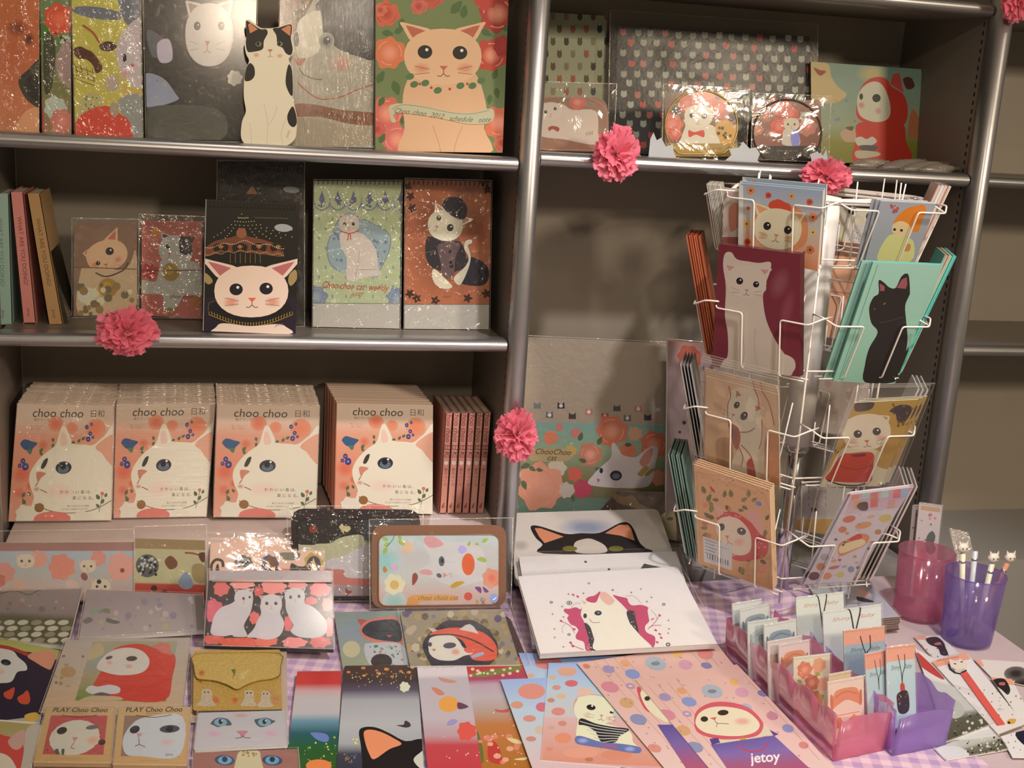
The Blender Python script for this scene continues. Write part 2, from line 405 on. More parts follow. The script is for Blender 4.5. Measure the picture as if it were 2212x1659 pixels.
def art_geo(sh, art, region, V, Fc, C, base_layers=1):
    """append artwork geometry"""
    boxes = []
    def layer(pts):
        x0 = min(p[0] for p in pts); x1 = max(p[0] for p in pts); y0 = min(p[1] for p in pts); y1 = max(p[1] for p in pts); l = base_layers
        for b in boxes:
            if b[4] >= l and x0 < b[1] and x1 > b[0] and y0 < b[3] and y1 > b[2]: l = b[4]+1
        boxes.append((x0,x1,y0,y1,l)); return l
    def add(poly, cols, l):
        poly, cols = clip(poly, cols, region)
        if len(poly) < 3: return
        i = len(V); off = sh.n*(LAY*l)
        V.extend(sh.w(*p)+off for p in poly); C.extend(cols)
        if len(poly) <= 4: Fc.append(tuple(range(i, i+len(poly))))
        else:
            for t in tessellate_polygon([[Vector((p[0], p[1], 0)) for p in poly]]): Fc.append(tuple(i+k for k in t))
    for op in art.ops:
        if op[0] == 'p': add(op[1], op[2], layer(op[1]))
        elif op[0] == 'g':
            l = layer(op[2])
            for p, c in op[1]: add(p, c, l)
        else:
            _, vs, fs, cols = op
            if not vs: continue
            l = layer(vs); i = len(V); off = sh.n*(LAY*l)
            V.extend(sh.w(*p)+off for p in vs); C.extend(cols); Fc.extend(tuple(i+k for k in f) for f in fs)
def slab(sh, outline, thick, front, side, V, Fc, C):
    """front face + extruded sides and back"""
    n = len(outline); i = len(V); P = [sh.w(*p) for p in outline]
    V.extend(P); C.extend([front]*n)
    tl = tessellate_polygon([[Vector((p[0], p[1], 0)) for p in outline]]); Fc.extend(tuple(i+k for k in t) for t in tl)
    j = len(V); V.extend(P); C.extend([side]*n); k0 = len(V); V.extend(p-sh.n*thick for p in P); C.extend([side]*n)
    for k in range(n): Fc.append((j+k, j+(k+1)%n, k0+(k+1)%n, k0+k))
    Fc.extend(tuple(k0+k for k in t[::-1]) for t in tl)
def rrect(q, r, n=4):
    pts = polyround([Vector((*q[-1],0))]+[Vector((*p,0)) for p in q]+[Vector((*q[0],0))], r, n)
    return [(p.x, p.y) for p in pts[1:-1]]
def film_mesh(name, sh, q, parent, m, off=.002, amp=.0012, nx=16, ny=16, org=None, seed=0):
    TL, TR, BR, BL = [sh.w(*p) for p in q]; V = []; Fc = []
    for j in range(ny+1):
        for i in range(nx+1):
            u, v = i/nx, j/ny; p = (TL*(1-u)+TR*u)*(1-v)+(BL*(1-u)+BR*u)*v
            e = min(1, 6*min(u,1-u,v,1-v)+.15)
            d = (noise.noise(Vector((p.x*28+seed, p.y*28, p.z*28)))*1.5+noise.noise(Vector((p.x*75+seed, p.y*75, p.z*75)))*.7)*amp*e
            V.append(p+sh.n*(off+d))
    for j in range(ny):
        for i in range(nx): a = j*(nx+1)+i; Fc.append((a, a+nx+1, a+nx+2, a+1))
    mi = [0]*len(Fc); G = [TL, TR, BR, BL]; cen = (TL+TR+BR+BL)/4          # welded seam round the edge
    for k in range(4):
        p, q_ = G[k], G[(k+1)%4]; i = len(V); w = .0016
        V += [p+sh.n*(off+.0003), q_+sh.n*(off+.0003), q_+(cen-q_).normalized()*w*1.4+sh.n*(off+.0006), p+(cen-p).normalized()*w*1.4+sh.n*(off+.0006)]; Fc.append((i+3, i+2, i+1, i)); mi.append(1)
    return mesh_obj(name, V, Fc, [m, film('cellophane_seam', haze=.32, gloss=.12, bump=.003, scale=(90,90,90), rough=.12)], parent, None, org if org is not None else wloc(parent), True, mi)
def card(name, label, cat, q, spec, art=None, base='#eee', thick=.0016, group=None, sleeve=None, side=None, m=None, ref=None, outline=None, body='card', parent=None, zone=None, rnd=0, sl_q=None, book=None):
    """a printed flat thing. sleeve: film material -> Empty with body + plastic_sleeve. book: thickness -> cover + page_block"""
    zone = zone or (art.z if art else 'table')
    sh = Sheet(spec, q, ref); ol = outline or ([(0,0),(ref[0],0),(ref[0],ref[1]),(0,ref[1])] if ref else list(q))
    if rnd: ol = rrect(ol, rnd)
    org = (sh.W[2]+sh.W[3])/2
    if book: org = org-sh.n*0
    multi = sleeve or book
    root = parent
    if multi and not parent: root = empty(name, org)
    V = []; Fc = []; C = []
    sd = pr(side, zone) if side else pr('#d8cbb4', zone)
    t0 = .0012 if book else thick
    slab(sh, ol, t0, pr(base, zone), sd if not book else pr(base, zone), V, Fc, C)
    if art:
        art_geo(sh, art, list(q) if outline and not ref else ol, V, Fc, C)
    if multi or parent:
        if body == 'card': body = {'bag':'bag_body','pouch':'pouch_body','case':'case_body','box':'box_body','calendar':'calendar_body','notebook':'notebook_body','card pack':'pack_body','pack':'pack_body','book':'book_body','folder':'folder_body','card box':'box_body'}.get(cat, 'card')
        b = mesh_obj('cover' if book else body, V, Fc, m or M_PRINT, root, C, wloc(root))
    else:
        b = mesh_obj(name, V, Fc, m or M_PRINT, None, C, org); root = b
    if book:
        T, n = book, sh.n; q4 = [sh.w(*p) for p in ([(0,0),(ref[0],0),(ref[0],ref[1]),(0,ref[1])] if ref else q)]
        u = (q4[1]-q4[0]).normalized()*.002; vv = (q4[3]-q4[0]).normalized()*.002
        qq = [q4[0]+u*0+vv, q4[1]-u+vv, q4[2]-u-vv, q4[3]+u*0-vv]
        mb = MB(); mb.prism([p-n*.0013 for p in qq], -n*(T-.0026)); mb.build('page_block', M_PAPER, root, wloc(root))
        mb = MB(); mb.prism([p-n*(T-.0012) for p in q4], -n*.0012); V2 = mb
        mb.prism([q4[0]-n*.0011, q4[0]-n*.0011-u*.6, q4[3]-n*.0011-u*.6, q4[3]-n*.0011], -n*(T-.0022))
        cc = pr(side or base, zone); mb.build('back_cover', m or M_PRINT, root, wloc(root), cols=[cc]*len(mb.v))
    if sleeve:
        film_mesh('plastic_sleeve', sh, sl_q or grow(sh, ref, q, .012 if book else .025), root, sleeve, off=.0010 if book else .0022, amp=.0004 if book else .0012, seed=hash_(label))
    if not parent:
        tag(root, label, cat, group)
        if spec[0] in 'sf':                     # rest it on what carries it
            floor_z = spec[2] if spec[0] == 's' else spec[1]
            lo = 9
            for o in [root]+list(root.children):
                if o.type == 'MESH' and o.name.split('.')[0] != 'plastic_sleeve': lo = min(lo, min(v.co.z for v in o.data.vertices)+wloc(o).z)
            dz = floor_z+.0002-lo
            if abs(dz) > .012: print('SEAT', name, label[:40], round(dz,4))
            if spec[0] == 's' or dz > 0:
                dz = max(-.03, min(.03, dz)); root.location.z += dz; sh.p = sh.p+Vector((0,0,dz)); sh.W = [p+Vector((0,0,dz)) for p in sh.W]
    root_sheet[root.name] = sh
    return root
root_sheet = {}
def hash_(s): return sum(ord(c)*(i+1) for i, c in enumerate(s))%97
def grow(sh, ref, q, k=.025):
    qq = [(0,0),(ref[0],0),(ref[0],ref[1]),(0,ref[1])] if ref else q
    cx = sum(p[0] for p in qq)/4; cy = sum(p[1] for p in qq)/4
    return [(cx+(p[0]-cx)*(1+k), cy+(p[1]-cy)*(1+k)) for p in qq]
def rq(x0, y0, x1, y1): return [(x0,y0),(x1,y0),(x1,y1),(x0,y1)]
SC.cycles.transparent_max_bounces = 40
SC.cycles.use_denoising = True
SC.cycles.sample_clamp_indirect = 4
# ------------------------------------------------------------------ the setting
def structure(name, mb, m): return tag(mb.build(name, m), kind='structure')
M_FLOOR = mat('floor_vinyl', (.22,.19,.16), rough=.5, noise_amt=.15)
M_WALL = mat('painted_wall', (.40,.36,.30), rough=.8, noise_amt=.04)
structure('floor', MB().box((-4,-4,-.05),(5,2.9,0)), M_FLOOR)
structure('wall_back', MB().box((-4,2.8,0),(5,2.9,3.2)), M_WALL)
structure('ceiling', MB().box((-4,-4,3.2),(5,2.9,3.25)), mat('ceiling_paint', (.6,.55,.48), rough=.9))

# ------------------------------------------------------------------ shelving
YF, YB = 2.25, 2.585
unit = tag(empty('shelving_unit', (.565, 2.4, 0)), 'long grey metal shelving with aluminium posts and rounded shelf edges behind the table', 'shelving')
def part(name, mb, m, parent, smooth=False, cols=None): return mb.build(name, m, parent, wloc(parent), smooth, cols)
PX = [-.392, .570, 1.520, 2.47]
for i, x in enumerate(PX):
    mb = MB(); prof = []
    for k in range(24):
        t = 2*PI*k/24; prof.append(Vector((x+.0195*math.copysign(abs(math.cos(t))**.8, math.cos(t)), YF-.006+.026*math.sin(t), 0)))
    mb.prism(prof, (0,0,2.3)); part('post', mb, M_STEEL, unit, True).data.polygons[-1].use_smooth = False
    p = part('side_panel', MB().box((x-.011, YF+.02, .0), (x+.011, YB, 2.3)), M_SHELF, unit)
    mb = MB()
    for s in (-1, 1):
        for k in range(90): z = .56+k*.0172; mb.box((x+s*.0112-.0004, YF+.030, z), (x+s*.0112+.0004, YF+.0345, z+.0085))
    tag(part('slot_row', mb, M_HOLE, p), kind='stuff')
def shelf(i, ztop, zbot, y1=YB, name='shelf'):
    x0, x1 = PX[i]+.0195+.002, PX[i+1]-.0195-.002
    mb = MB(); r = (ztop-zbot)/2; zc = (ztop+zbot)/2; prof = []
    for k in range(13):
        t = -PI/2-PI*k/12; prof.append(Vector((x0, YF+.006+.017*math.cos(t), zc+r*math.sin(t))))
    prof += [Vector((x0, YF+.03, ztop)), Vector((x0, YF+.034, ztop-.006)), Vector((x0, y1-.002, ztop-.006)), Vector((x0, y1-.002, zbot+.004)), Vector((x0, YF+.03, zbot))]
    mb.prism(prof, (x1-x0,0,0)); mb.mi = [1 if 13 <= k <= 16 else 0 for k in range(len(prof))]+[0,0]
    return part(name, mb, [M_STEEL, M_SHELF], unit, False)
SH = {}
for key, i, zt, zb in (('L1',0,1.389,1.3625),('L2',0,1.042,1.017),('L0',0,1.80,1.775),('R1',1,1.4025,1.3755),('R0',1,1.738,1.712),('T1',2,1.400,1.378),('T2',2,1.045,1.0215),('T0',2,1.74,1.713)):
    SH[key] = shelf(i, zt, zb)
for i in range(3):
    part('back_panel', MB().box((PX[i]+.0115, YB, 0), (PX[i+1]-.0115, YB+.012, 2.3)), M_BACK, unit)
    part('base_cabinet', MB().box((PX[i]+.0215, YF+.004, .02), (PX[i+1]-.0215, YB-.001, .55)), mat('base_enamel', (.27,.27,.27), rough=.4), unit)
mb = MB().box((PX[0]+.0215, YF+.004, .5505), (PX[1]-.0215, YB-.001, .645)); part('riser', mb, M_SHELF, unit)
Z3 = .6475
V = []; Fc = []; nx = 60
for i in range(nx+1):
    x = PX[0]+.022+(PX[1]-PX[0]-.044)*i/nx
    for j, (y, z) in enumerate(((YB-.02, Z3), (2.45, Z3), (2.30, Z3+.0004), (2.262, Z3), (2.2475, Z3-.004), (2.2405, .60), (2.238, .5345))):
        V.append((x, y+(0 if j < 5 else .0012*math.sin(x*60)), z+.0001*math.sin(x*31+j)))
for i in range(nx):
    for j in range(6): a = i*7+j; Fc.append((a, a+7, a+8, a+1))
tag(mesh_obj('display_cloth', V, Fc, mat('beige_pink_cloth', (.50,.41,.38), rough=.9, noise_amt=.05, bump=.0003, bscale=900), None, None, (.09,2.4,Z3), True), 'plain beige-pink cloth over the riser under the orange cat books', 'cloth')

# ------------------------------------------------------------------ table and cloths
tb = tag(empty('table', (.3, 1.7, 0)), 'display table under the plain lavender cloth in front of the shelving', 'table')
part('table_top', MB().box((-.9, .9, .495), (1.485, 2.238, .525)), mat('table_laminate', (.45,.36,.28), rough=.5), tb)
for x in (-.82, 1.42):
    for y in (.98, 2.16): part('leg', MB().box((x-.025, y-.025, 0), (x+.025, y+.025, .495)), M_STEEL, tb)
ZT = .529
mb = MB(); mb.prism([(-.92,.88,.40),(-.92,.88,ZT),(1.51,.88,ZT),(1.51,.88,.40)], (0,0,0), False) if 0 else None
V = []; Fc = []
NX, NY = 40, 24
for j in range(NY+1):
    for i in range(NX+1):
        x = -.93+2.438*min(max(i-1,0),NX-2)/(NX-2); y = .87+1.366*max(j-1,0)/(NY-1); z = ZT
        if i == 0 or i == NX or j == 0: z = .36+.01*math.sin(i*1.3+j*1.1); x += .006*((i == NX)-(i == 0)); y -= .006*(j == 0)
        V.append((x, y, z))
for j in range(NY):
    for i in range(NX): a = j*(NX+1)+i; Fc.append((a, a+1, a+NX+2, a+NX+1))
tag(mesh_obj('tablecloth', V, Fc, mat('lavender_cloth', (.50,.42,.46), rough=.9, noise_amt=.05, bump=.0004, bscale=800), None, None, (.3,1.6,ZT), False), 'plain pale lavender cloth covering the whole display table', 'tablecloth')
def gingham():
    m = bpy.data.materials.new('purple_gingham'); m.use_nodes = True; nt = m.node_tree; b = nt.nodes['Principled BSDF']; b.inputs['Roughness'].default_value = .9
    N = nt.nodes.new; K = nt.links.new
    tc = N('ShaderNodeTexCoord'); mp = N('ShaderNodeMapping'); mp.inputs['Rotation'].default_value = (0,0,.32); K(tc.outputs['UV'], mp.inputs[0])
    sx = N('ShaderNodeSeparateXYZ'); K(mp.outputs[0], sx.inputs[0]); outs = []
    for ax in 'XY':
        a = N('ShaderNodeMath'); a.operation = 'MULTIPLY'; a.inputs[1].default_value = 2*PI/.031; K(sx.outputs[ax], a.inputs[0])
        s_ = N('ShaderNodeMath'); s_.operation = 'SINE'; K(a.outputs[0], s_.inputs[0])
        r = N('ShaderNodeMapRange'); r.inputs['From Min'].default_value = -.25; r.inputs['From Max'].default_value = .25; K(s_.outputs[0], r.inputs['Value']); outs.append(r)
    ad = N('ShaderNodeMath'); ad.operation = 'ADD'; K(outs[0].outputs[0], ad.inputs[0]); K(outs[1].outputs[0], ad.inputs[1])
    rp = N('ShaderNodeMapRange'); rp.inputs['From Max'].default_value = 2; K(ad.outputs[0], rp.inputs['Value'])
    mx = N('ShaderNodeMixRGB'); mx.inputs[1].default_value = (.66,.52,.62,1); mx.inputs[2].default_value = (.40,.29,.50,1); K(rp.outputs[0], mx.inputs[0]); K(mx.outputs[0], b.inputs['Base Color'])
    return m
g0 = onZ(330, 1300, .53); g1 = onZ(1750, 1300, .53)
V = []; Fc = []; UV = []
outl_top = [(330,1305),(760,1300),(1110,1285),(1470,1222),(1560,1196),(1660,1205),(1745,1300),(1840,1420),(1960,1560),(2135,1690)]
def gz(x, y):
    c = Vector((1.13, 2.085)); d = (Vector((x, y))-c).length
    return ZT+.0012+.036*math.exp(-(d/.105)**2)*(1+.25*math.sin(x*70+y*30))+.002*max(0, noise.noise(Vector((x*9, y*9, 0)))+.2)*min(1, max(0, (x-.75)*4))
NU, NV = 150, 90
P0, P1 = Vector((-.25, 1.40)), Vector((1.40, 2.2355))
px_top = []
def inside(x, y):
    # diagonal right edge of the cloth, from the rack foot to the front
    A = onZ(1660,1200,.53); B = onZ(2140,1665,.53)
    return (B.x-A.x)*(y-A.y)-(B.y-A.y)*(x-A.x) < .0
A = onZ(1665,1203,.53); B = onZ(2140,1665,.53)
for j in range(NV+1):
    y = P0.y+(P1.y-P0.y)*j/NV
    t = (y-A.y)/(B.y-A.y); xr = A.x+(B.x-A.x)*t+.006*math.sin(y*35) if y < A.y else A.x+(y-A.y)*-.9
    for i in range(NU+1):
        x = P0.x+(xr-P0.x)*i/NU; V.append((x, y, gz(x, y)))
        UV.append((x, y+ (gz(x,y)-ZT)*.6))
for j in range(NV):
    for i in range(NU): a = j*(NU+1)+i; Fc.append((a, a+1, a+NU+2, a+NU+1))
gc = mesh_obj('gingham_cloth', V, Fc, gingham(), None, None, (.6,1.8,ZT), True)
uvl = gc.data.uv_layers.new(name='UVMap')
for lp in gc.data.loops: uvl.data[lp.index].uv = UV[lp.vertex_index]
tag(gc, 'purple and pink gingham cloth laid over the left and middle of the table', 'cloth')
ZC = ZT+.0035      # level things lie on
# ------------------------------------------------------------------ left bay, upper shelf
ZL1, ZL2, ZR1 = 1.3835, 1.0365, 1.397; ZS3 = Z3+.0018
A = lambda seed=1, ref=None: Art('shelf', ref, seed)
S = lambda Y, z, l, yaw=0: ('s', Y, z, l, yaw)
a = A(1); a.V([(0,'#b8683c'),(.5,'#b35c35'),(1,'#b97048')], rq(-40,-60,90,290)); a.G('#5e2c1c','#b35c35',62,84,14,18); a.G('#7c3a1e','#b35c35',38,60,26,20)
a.P('#3a3328', [(40,172),(60,150),(90,130),(90,225),(66,222),(48,200)]); a.P('#26231c', [(52,180),(70,160),(90,158),(90,215),(64,208)]); a.P('#c98a5e', [(30,290),(55,240),(90,235),(90,290)])
card('notebook', 'orange notebook at the left end of the upper shelf, dark shape on its cover', 'notebook', [(-25,-60),(84,-60),(84,285),(-25,283)], S(2.305,ZL1,7), a, '#b35c35', thick=.012, sleeve=M_FILM, side='#7a3a20', m=M_GLOSSY, group='notebooks on the upper shelf')
a = A(2); a.V([(0,'#6a7a44'),(.35,'#5f7040'),(.7,'#6d6a3c'),(1,'#8a6a48')], rq(80,-60,156,290)); a.FL('#c4482a',128,42,34,'#d66440'); a.P('#3f6a26',[(86,48),(104,60),(112,80),(92,84)]); a.D(['#2f3f2c','#b8b49c'],(112,72,150,96),14,2,4); a.P('#3c3a24',[(95,80),(112,76),(120,110),(112,190),(96,195)])
a.P('#9a7a6e',[(120,130),(135,98),(156,92),(156,185),(136,180),(124,160)]); a.FL('#a8a890',119,232,24); a.FL('#b86a58',134,262,26,'#c87a64'); a.P('#a83c32',[(84,215),(94,240),(96,290),(84,290)])
card('notebook', 'green floral notebook with a red rose at its top edge', 'notebook', [(87,-60),(152,-60),(154,291),(92,290)], S(2.305,ZL1,7), a, '#6a7040', thick=.012, sleeve=M_FILM, side='#4a4a2a', m=M_GLOSSY, group='notebooks on the upper shelf')
a = A(3); a.V([(0,'#b8a848'),(.5,'#b4a244'),(1,'#b09c48')], rq(150,-60,320,300)); a.E('#69686a',212,20,58,13,8); a.P('#69686a',[(255,-20),(300,-30),(305,50),(270,40)])
a.P('#b5a198',[(252,95),(270,55),(305,40),(306,185),(280,170),(256,135)]); a.E('#22201c',269,117,4.5,9); a.G('#c04a38','#b5a198',286,133,6,5); a.G('#c48a78','#b5a198',272,152,14,10); a.P('#b59a4a',[(252,158),(280,180),(306,182),(306,205),(270,200),(252,172)]); a.E('#a8927c',242,172,15,18)
a.L('#9c4c26',[(178,46),(200,62),(215,84)],5); a.E('#3f2018',233,92,19,11); a.P('#532a1a',[(158,100),(172,92),(186,98),(200,105),(215,125),(222,140),(208,150),(200,132),(186,120),(168,118)])
for k in range(4): a.L('#6a4a24',[(160+k*13,128+k*4),(168+k*12,150+k*6)],1.6); a.L('#6a4a24',[(160,134+k*9),(205,150+k*9)],1.4)
a.P('#a8985e',[(168,240),(182,198),(212,195),(222,220),(200,250)]); a.D(['#3a4450'],(176,200,214,232),12,1.6)
a.P('#c03f2c',[(163,290),(170,246),(205,224),(240,222),(262,240),(280,252),(290,290)]); a.P('#8a8478',[(258,205),(306,200),(306,295),(290,295),(280,255),(262,236)]); a.E('#9a866c',247,228,10,16)
card('notebook', 'yellow notebook with a pale animal face and a red cushion shape', 'notebook', [(153,-60),(302,-60),(308,293),(163,285)], S(2.300,ZL1,7), a, '#b4a244', thick=.012, sleeve=M_FILM, side='#4a4030', m=M_GLOSSY, group='notebooks on the upper shelf')
a = A(4); a.R('#16130f',300,-80,560,320); a.P('#82828c',[(310,158),(352,165),(380,200),(384,212),(345,225),(310,222)]); a.P('#4a4a4c',[(318,60),(360,85),(372,110),(330,120)]); a.P('#3a3a2e',[(312,230),(470,232),(476,300),(312,300)]); a.D(['#a8a02c','#6a6a24'],(330,170,430,230),7,2)
a.CAT(452,70,52,70,'#c0b0a0','#8a6a5a',eyes=((-.5,-.25,.14),(.5,-.25,.14)),nose=(-.08,.25),nosec='#b0503a'); a.FL('#c8b8a0',507,165,16); a.P('#a89aa0',[(340,90),(366,82),(372,125),(345,130)])
card('notebook', 'glossy black notebook in crinkled clear wrap with a pale cat face', 'notebook', [(310,-60),(556,-60),(546,300),(318,298)], S(2.300,ZL1,7), a, '#16130f', thick=.012, sleeve=M_FILMS, side='#0e0c0a', m=M_GLOSSY, group='notebooks on the upper shelf')
z2 = lambda L: [(500+x/3.3515, y/3.3515) for x, y in L]
a = A(5); a.R('#a69880',620,-80,830,330); a.P('#6a4420',[(590,-80),(700,-80),(650,38),(622,70),(600,60)]); a.D(['#2c1a0c'],(594,-10,660,34),26,3,5)
a.P('#332e2a',z2([(640,-40),(1060,-80),(1060,370),(900,368),(800,330),(740,290),(690,230),(650,150)])); a.P('#c8b89c',z2([(480,140),(560,60),(620,40),(650,60),(660,200),(640,320),(560,380),(480,370)])); a.G('#46484a','#a69880',*z2([(690,262)])[0],17,19); a.E('#1c1c1c',*z2([(690,258)])[0],8,9); a.E('#8a8a86',*z2([(700,246)])[0],2.5)
a.E('#2a2622',*z2([(470,250)])[0],6,16); a.P('#a0563e',z2([(445,385),(540,385),(505,440),(480,440)]),False); a.L('#6a5240',z2([(490,450),(520,500),(600,535),(660,540)]),2.4); a.G('#b88a70','#a69880',*z2([(800,430)])[0],26,22)
a.L('#a04a26',z2([(480,560),(540,620),(640,680),(780,670),(900,620),(1060,565)]),2.6); a.P('#85553a',z2([(460,720),(600,720),(800,760),(1060,790),(1060,870),(860,862),(640,810),(460,805)])); a.T('#3a2218','choo choo diary',722,237,16,8,shear=.3); a.P('#a38e72',z2([(440,830),(640,835),(860,885),(1060,880),(1060,1000),(440,1020)]))
card('book', 'large book with a close-up grey and white cat, leopard pattern at its corner', 'book', [(606,-60),(810,-60),(806,309),(600,305)], S(2.300,ZL1,7), a, '#a69880', thick=.014, sleeve=M_FILMV, side='#5a4a3a', m=M_GLOSSY, group='picture books on the upper shelf')
a = A(6); a.R('#6c7444',780,-80,1100,330)
for x, y, r, h in ((835,20,28,'#c4583a'),(822,12,14,'#c86a48'),(930,-20,30,'#b8503a'),(1075,20,40,'#a83228'),(1050,-15,26,'#b83a2c'),(842,105,34,'#cf6c40'),(1062,110,34,'#b83c2c'),(1088,90,22,'#a83028'),(838,236,36,'#c8604c'),(858,292,32,'#cc6458'),(1078,256,34,'#cc6644'),(815,270,18,'#c0584a'),(1086,300,20,'#c46a4a'),(905,4,18,'#c0604a')): a.FL(h,x,y,r,'#e08868' if r > 30 else '#b03a2c')
for x, y, l, an in ((825,60,26,10),(852,62,24,-30),(870,30,26,100),(815,170,30,-60),(850,165,34,70),(975,20,36,-50),(1000,30,30,-80),(1040,55,26,30),(1066,162,24,-70),(1072,180,24,80),(1060,195,22,100),(830,200,24,120),(868,260,20,-80),(1085,55,24,-20),(1045,230,20,60),(820,300,24,-60)): a.LF('#475c30',x,y,l,an)
body = z2([(1270,560),(1240,700),(1255,900),(1245,1090),(1860,1090),(1830,900),(1850,760),(1790,540),(1700,480),(1350,480)])
a.P('#d2a074',body); a.CAT(957,112,84,62,'#d9a87c','#b05a40','#15130f',ears=((-37,1.62),(37,1.62)),eyes=((-.46,-.15,.19),(.44,-.12,.19)),nose=(.02,.38),nosec='#b85a44',blush=('#cf8560',1))
for x, y in ((886,156),(895,173),(919,170),(946,186),(995,176),(1021,176),(1040,165)): a.E('#4e6a3c',x,y,9,7,-20)
for x, y in ((907,172),(932,180),(972,183),(1010,172)): a.E('#a83a2c',x,y,3)
a.L('#a87a58',[(935,262),(948,300),(955,330)],1.2); a.L('#a87a58',[(1000,262),(985,300),(980,330)],1.2)
a.P('#b8ab84',z2([(1140,745),(1180,722),(1240,718),(1400,735),(1560,770),(1720,785),(1880,755),(1905,810),(1860,862),(1720,862),(1560,830),(1400,800),(1240,785),(1170,800),(1195,845),(1160,850)])); a.L('#6f6648',z2([(1165,760),(1240,728),(1400,745),(1560,780),(1720,795),(1870,768)]),1); a.L('#6f6648',z2([(1180,800),(1240,790),(1400,808),(1560,838),(1720,870),(1865,866)]),1)
for t, x, y, an in (('Choo',867,231,5),('choo',905,235,7),('2012',943,241,8),('schedule',995,248,3),('note',1046,250,-4)): a.T('#465240',t,x,y,16.5,an,shear=.5,bold=-.003,sx=.88)
card('schedule_book', 'floral schedule notebook with a peach cat and ribbon banner, right of the upper shelf', 'notebook', [(812,-30),(1100,-30),(1086,321),(811,317)], S(2.292,ZL1,6), a, '#6c7444', side='#4a3a2a', m=M_PRINT, book=.02, group='notebooks on the upper shelf')
# the cut-out cat
ol = smooth2(z2([(100,150),(108,118),(140,122),(205,172),(250,178),(300,176),(350,165),(415,140),(442,148),(446,200),(438,250),(452,330),(440,372),(415,402),(440,480),(446,570),(440,650),(455,730),(474,820),(472,920),(462,975),(425,1015),(370,1032),(250,1028),(130,1025),(90,1008),(68,955),(78,850),(105,780),(90,680),(92,560),(112,460),(128,410),(105,360),(94,270),(112,225)]), 3)
a = A(7)
a.P('#17130f',z2([(108,235),(106,140),(118,126),(205,182),(250,185),(262,215),(235,270),(225,330),(150,350),(116,345),(104,290)])); a.P('#17130f',z2([(300,182),(350,172),(430,150),(438,200),(430,250),(444,330),(430,372),(395,360),(370,320),(335,300),(325,230)]))
a.P('#c87a4e',z2([(120,150),(135,140),(190,185),(135,215)]),False); a.P('#c87a4e',z2([(360,185),(415,155),(432,165),(425,235)]),False)
for x in (196,350): a.E('#6f6f3a',*z2([(x,292)])[0],6.5,5.5); a.E('#0c0b08',*z2([(x-4,290)])[0],3.5,4.5)
a.G('#d09070','#d9c4a2',*z2([(180,372)])[0],8,6); a.G('#d09070','#d9c4a2',*z2([(350,378)])[0],8,6); a.P('#b0644a',z2([(258,332),(300,330),(282,352)]),False); a.L('#7a5a44',z2([(280,350),(280,378),(262,388)]),1); a.L('#7a5a44',z2([(280,378),(300,388)]),1)
a.P('#1a1511',z2([(112,460),(135,430),(165,460),(168,520),(140,555),(100,560),(98,520)])); a.P('#1a1511',z2([(415,440),(440,490),(444,650),(425,660),(395,590),(395,520)])); a.P('#1a1511',z2([(440,745),(462,780),(474,860),(450,895),(415,870),(405,810)]))
for pts in ([(235,725),(262,860),(255,1020)],[(330,740),(305,830),(262,880)],[(130,860),(145,960),(140,1015)],[(395,830),(360,940),(375,1020)]): a.L('#b8a080',z2(pts),.9)
a.T('#c06a50','Jetoy',622,282,8,-70,shear=.4)
card('cutout_cat_card', 'cat-shaped black and white cut-out card standing before the books on the upper shelf', 'card', [(524,30),(642,30),(642,307),(520,305)], S(2.270,ZL1+.002,5), a, '#d9c4a2', thick=.003, outline=ol, side='#cbb690')

# ------------------------------------------------------------------ left bay, middle shelf
def spine_book(name, label, x0, x1, yt, yb, xt0, xt1, Y, z, col, txt, tcol, group, depth=.15, extra=None, W='shelf', tsz=11, cat='book', pages=M_PAPER):
    """a book on its foot, spine to the front; px of the spine at foot (x0,x1) and head (xt0,xt1)"""
    zz = Vector((0,0,1)); b0, b1, t0, t1 = onY(x0,yb,Y), onY(x1,yb,Y), onY(xt0,yt,Y), onY(xt1,yt,Y)
    h = t0.z-z; b0.z = b1.z = z; t1.z = t0.z
    org = (b0+b1)/2+Vector((0,depth/2,0)); root = empty(name, org); d = Vector((0,1,0)); th = (b1-b0).x
    c = pr(col, W); mb = MB(); e = .0014; u = Vector((e,0,0))
    q = [b0, b1, t1, t0]
    mb.prism([b0,b0+u,t0+u,t0][::-1], d*depth); mb.prism([b1-u,b1,t1,t1-u][::-1], d*depth)
    mb.build('cover', M_PRINT, root, wloc(root), cols=[c]*len(mb.v))
    k = Vector((0,0,.003)); mb = MB(); mb.prism([(b0+u*1.1+k),(b1-u*1.1+k),(t1-u*1.1-k),(t0+u*1.1-k)][::-1], d*(depth-.006), True)
    for i in range(len(mb.v)): mb.v[i] = mb.v[i]+d*.0022
    mb.build('page_block', pages, root, wloc(root))
    a = Art(W, None, 3); P = lambda u_, v_: (x0*(1-v_)+xt0*v_+((x1-x0)*(1-v_)+(xt1-xt0)*v_)*u_, yb+(yt-yb)*v_)
    cx, cy = P(.5,.55); an = math.degrees(math.atan2(yb-yt, x0-xt0+ (x1-xt1)*0)); an = math.degrees(math.atan2(yb-yt, (x0+x1-xt0-xt1)/2))
    if txt: a.T(tcol, txt, cx, cy, tsz, an)
    if extra: extra(a, P, an)
    sh = Sheet(('p', b0, Vector((0,-1,0))), [(xt0,yt),(xt1,yt),(x1,yb),(x0,yb)]); sh.W = [t0,t1,b1,b0]
    V, Fc, C = [], [], []
    slab(sh, list(sh.q), .0018, c, c, V, Fc, C); art_geo(sh, a, [(p[0],p[1]) for p in sh.q], V, Fc, C)
    mesh_obj('spine', V, Fc, M_PRINT, root, C, wloc(root))
    return tag(root, label, cat, group)
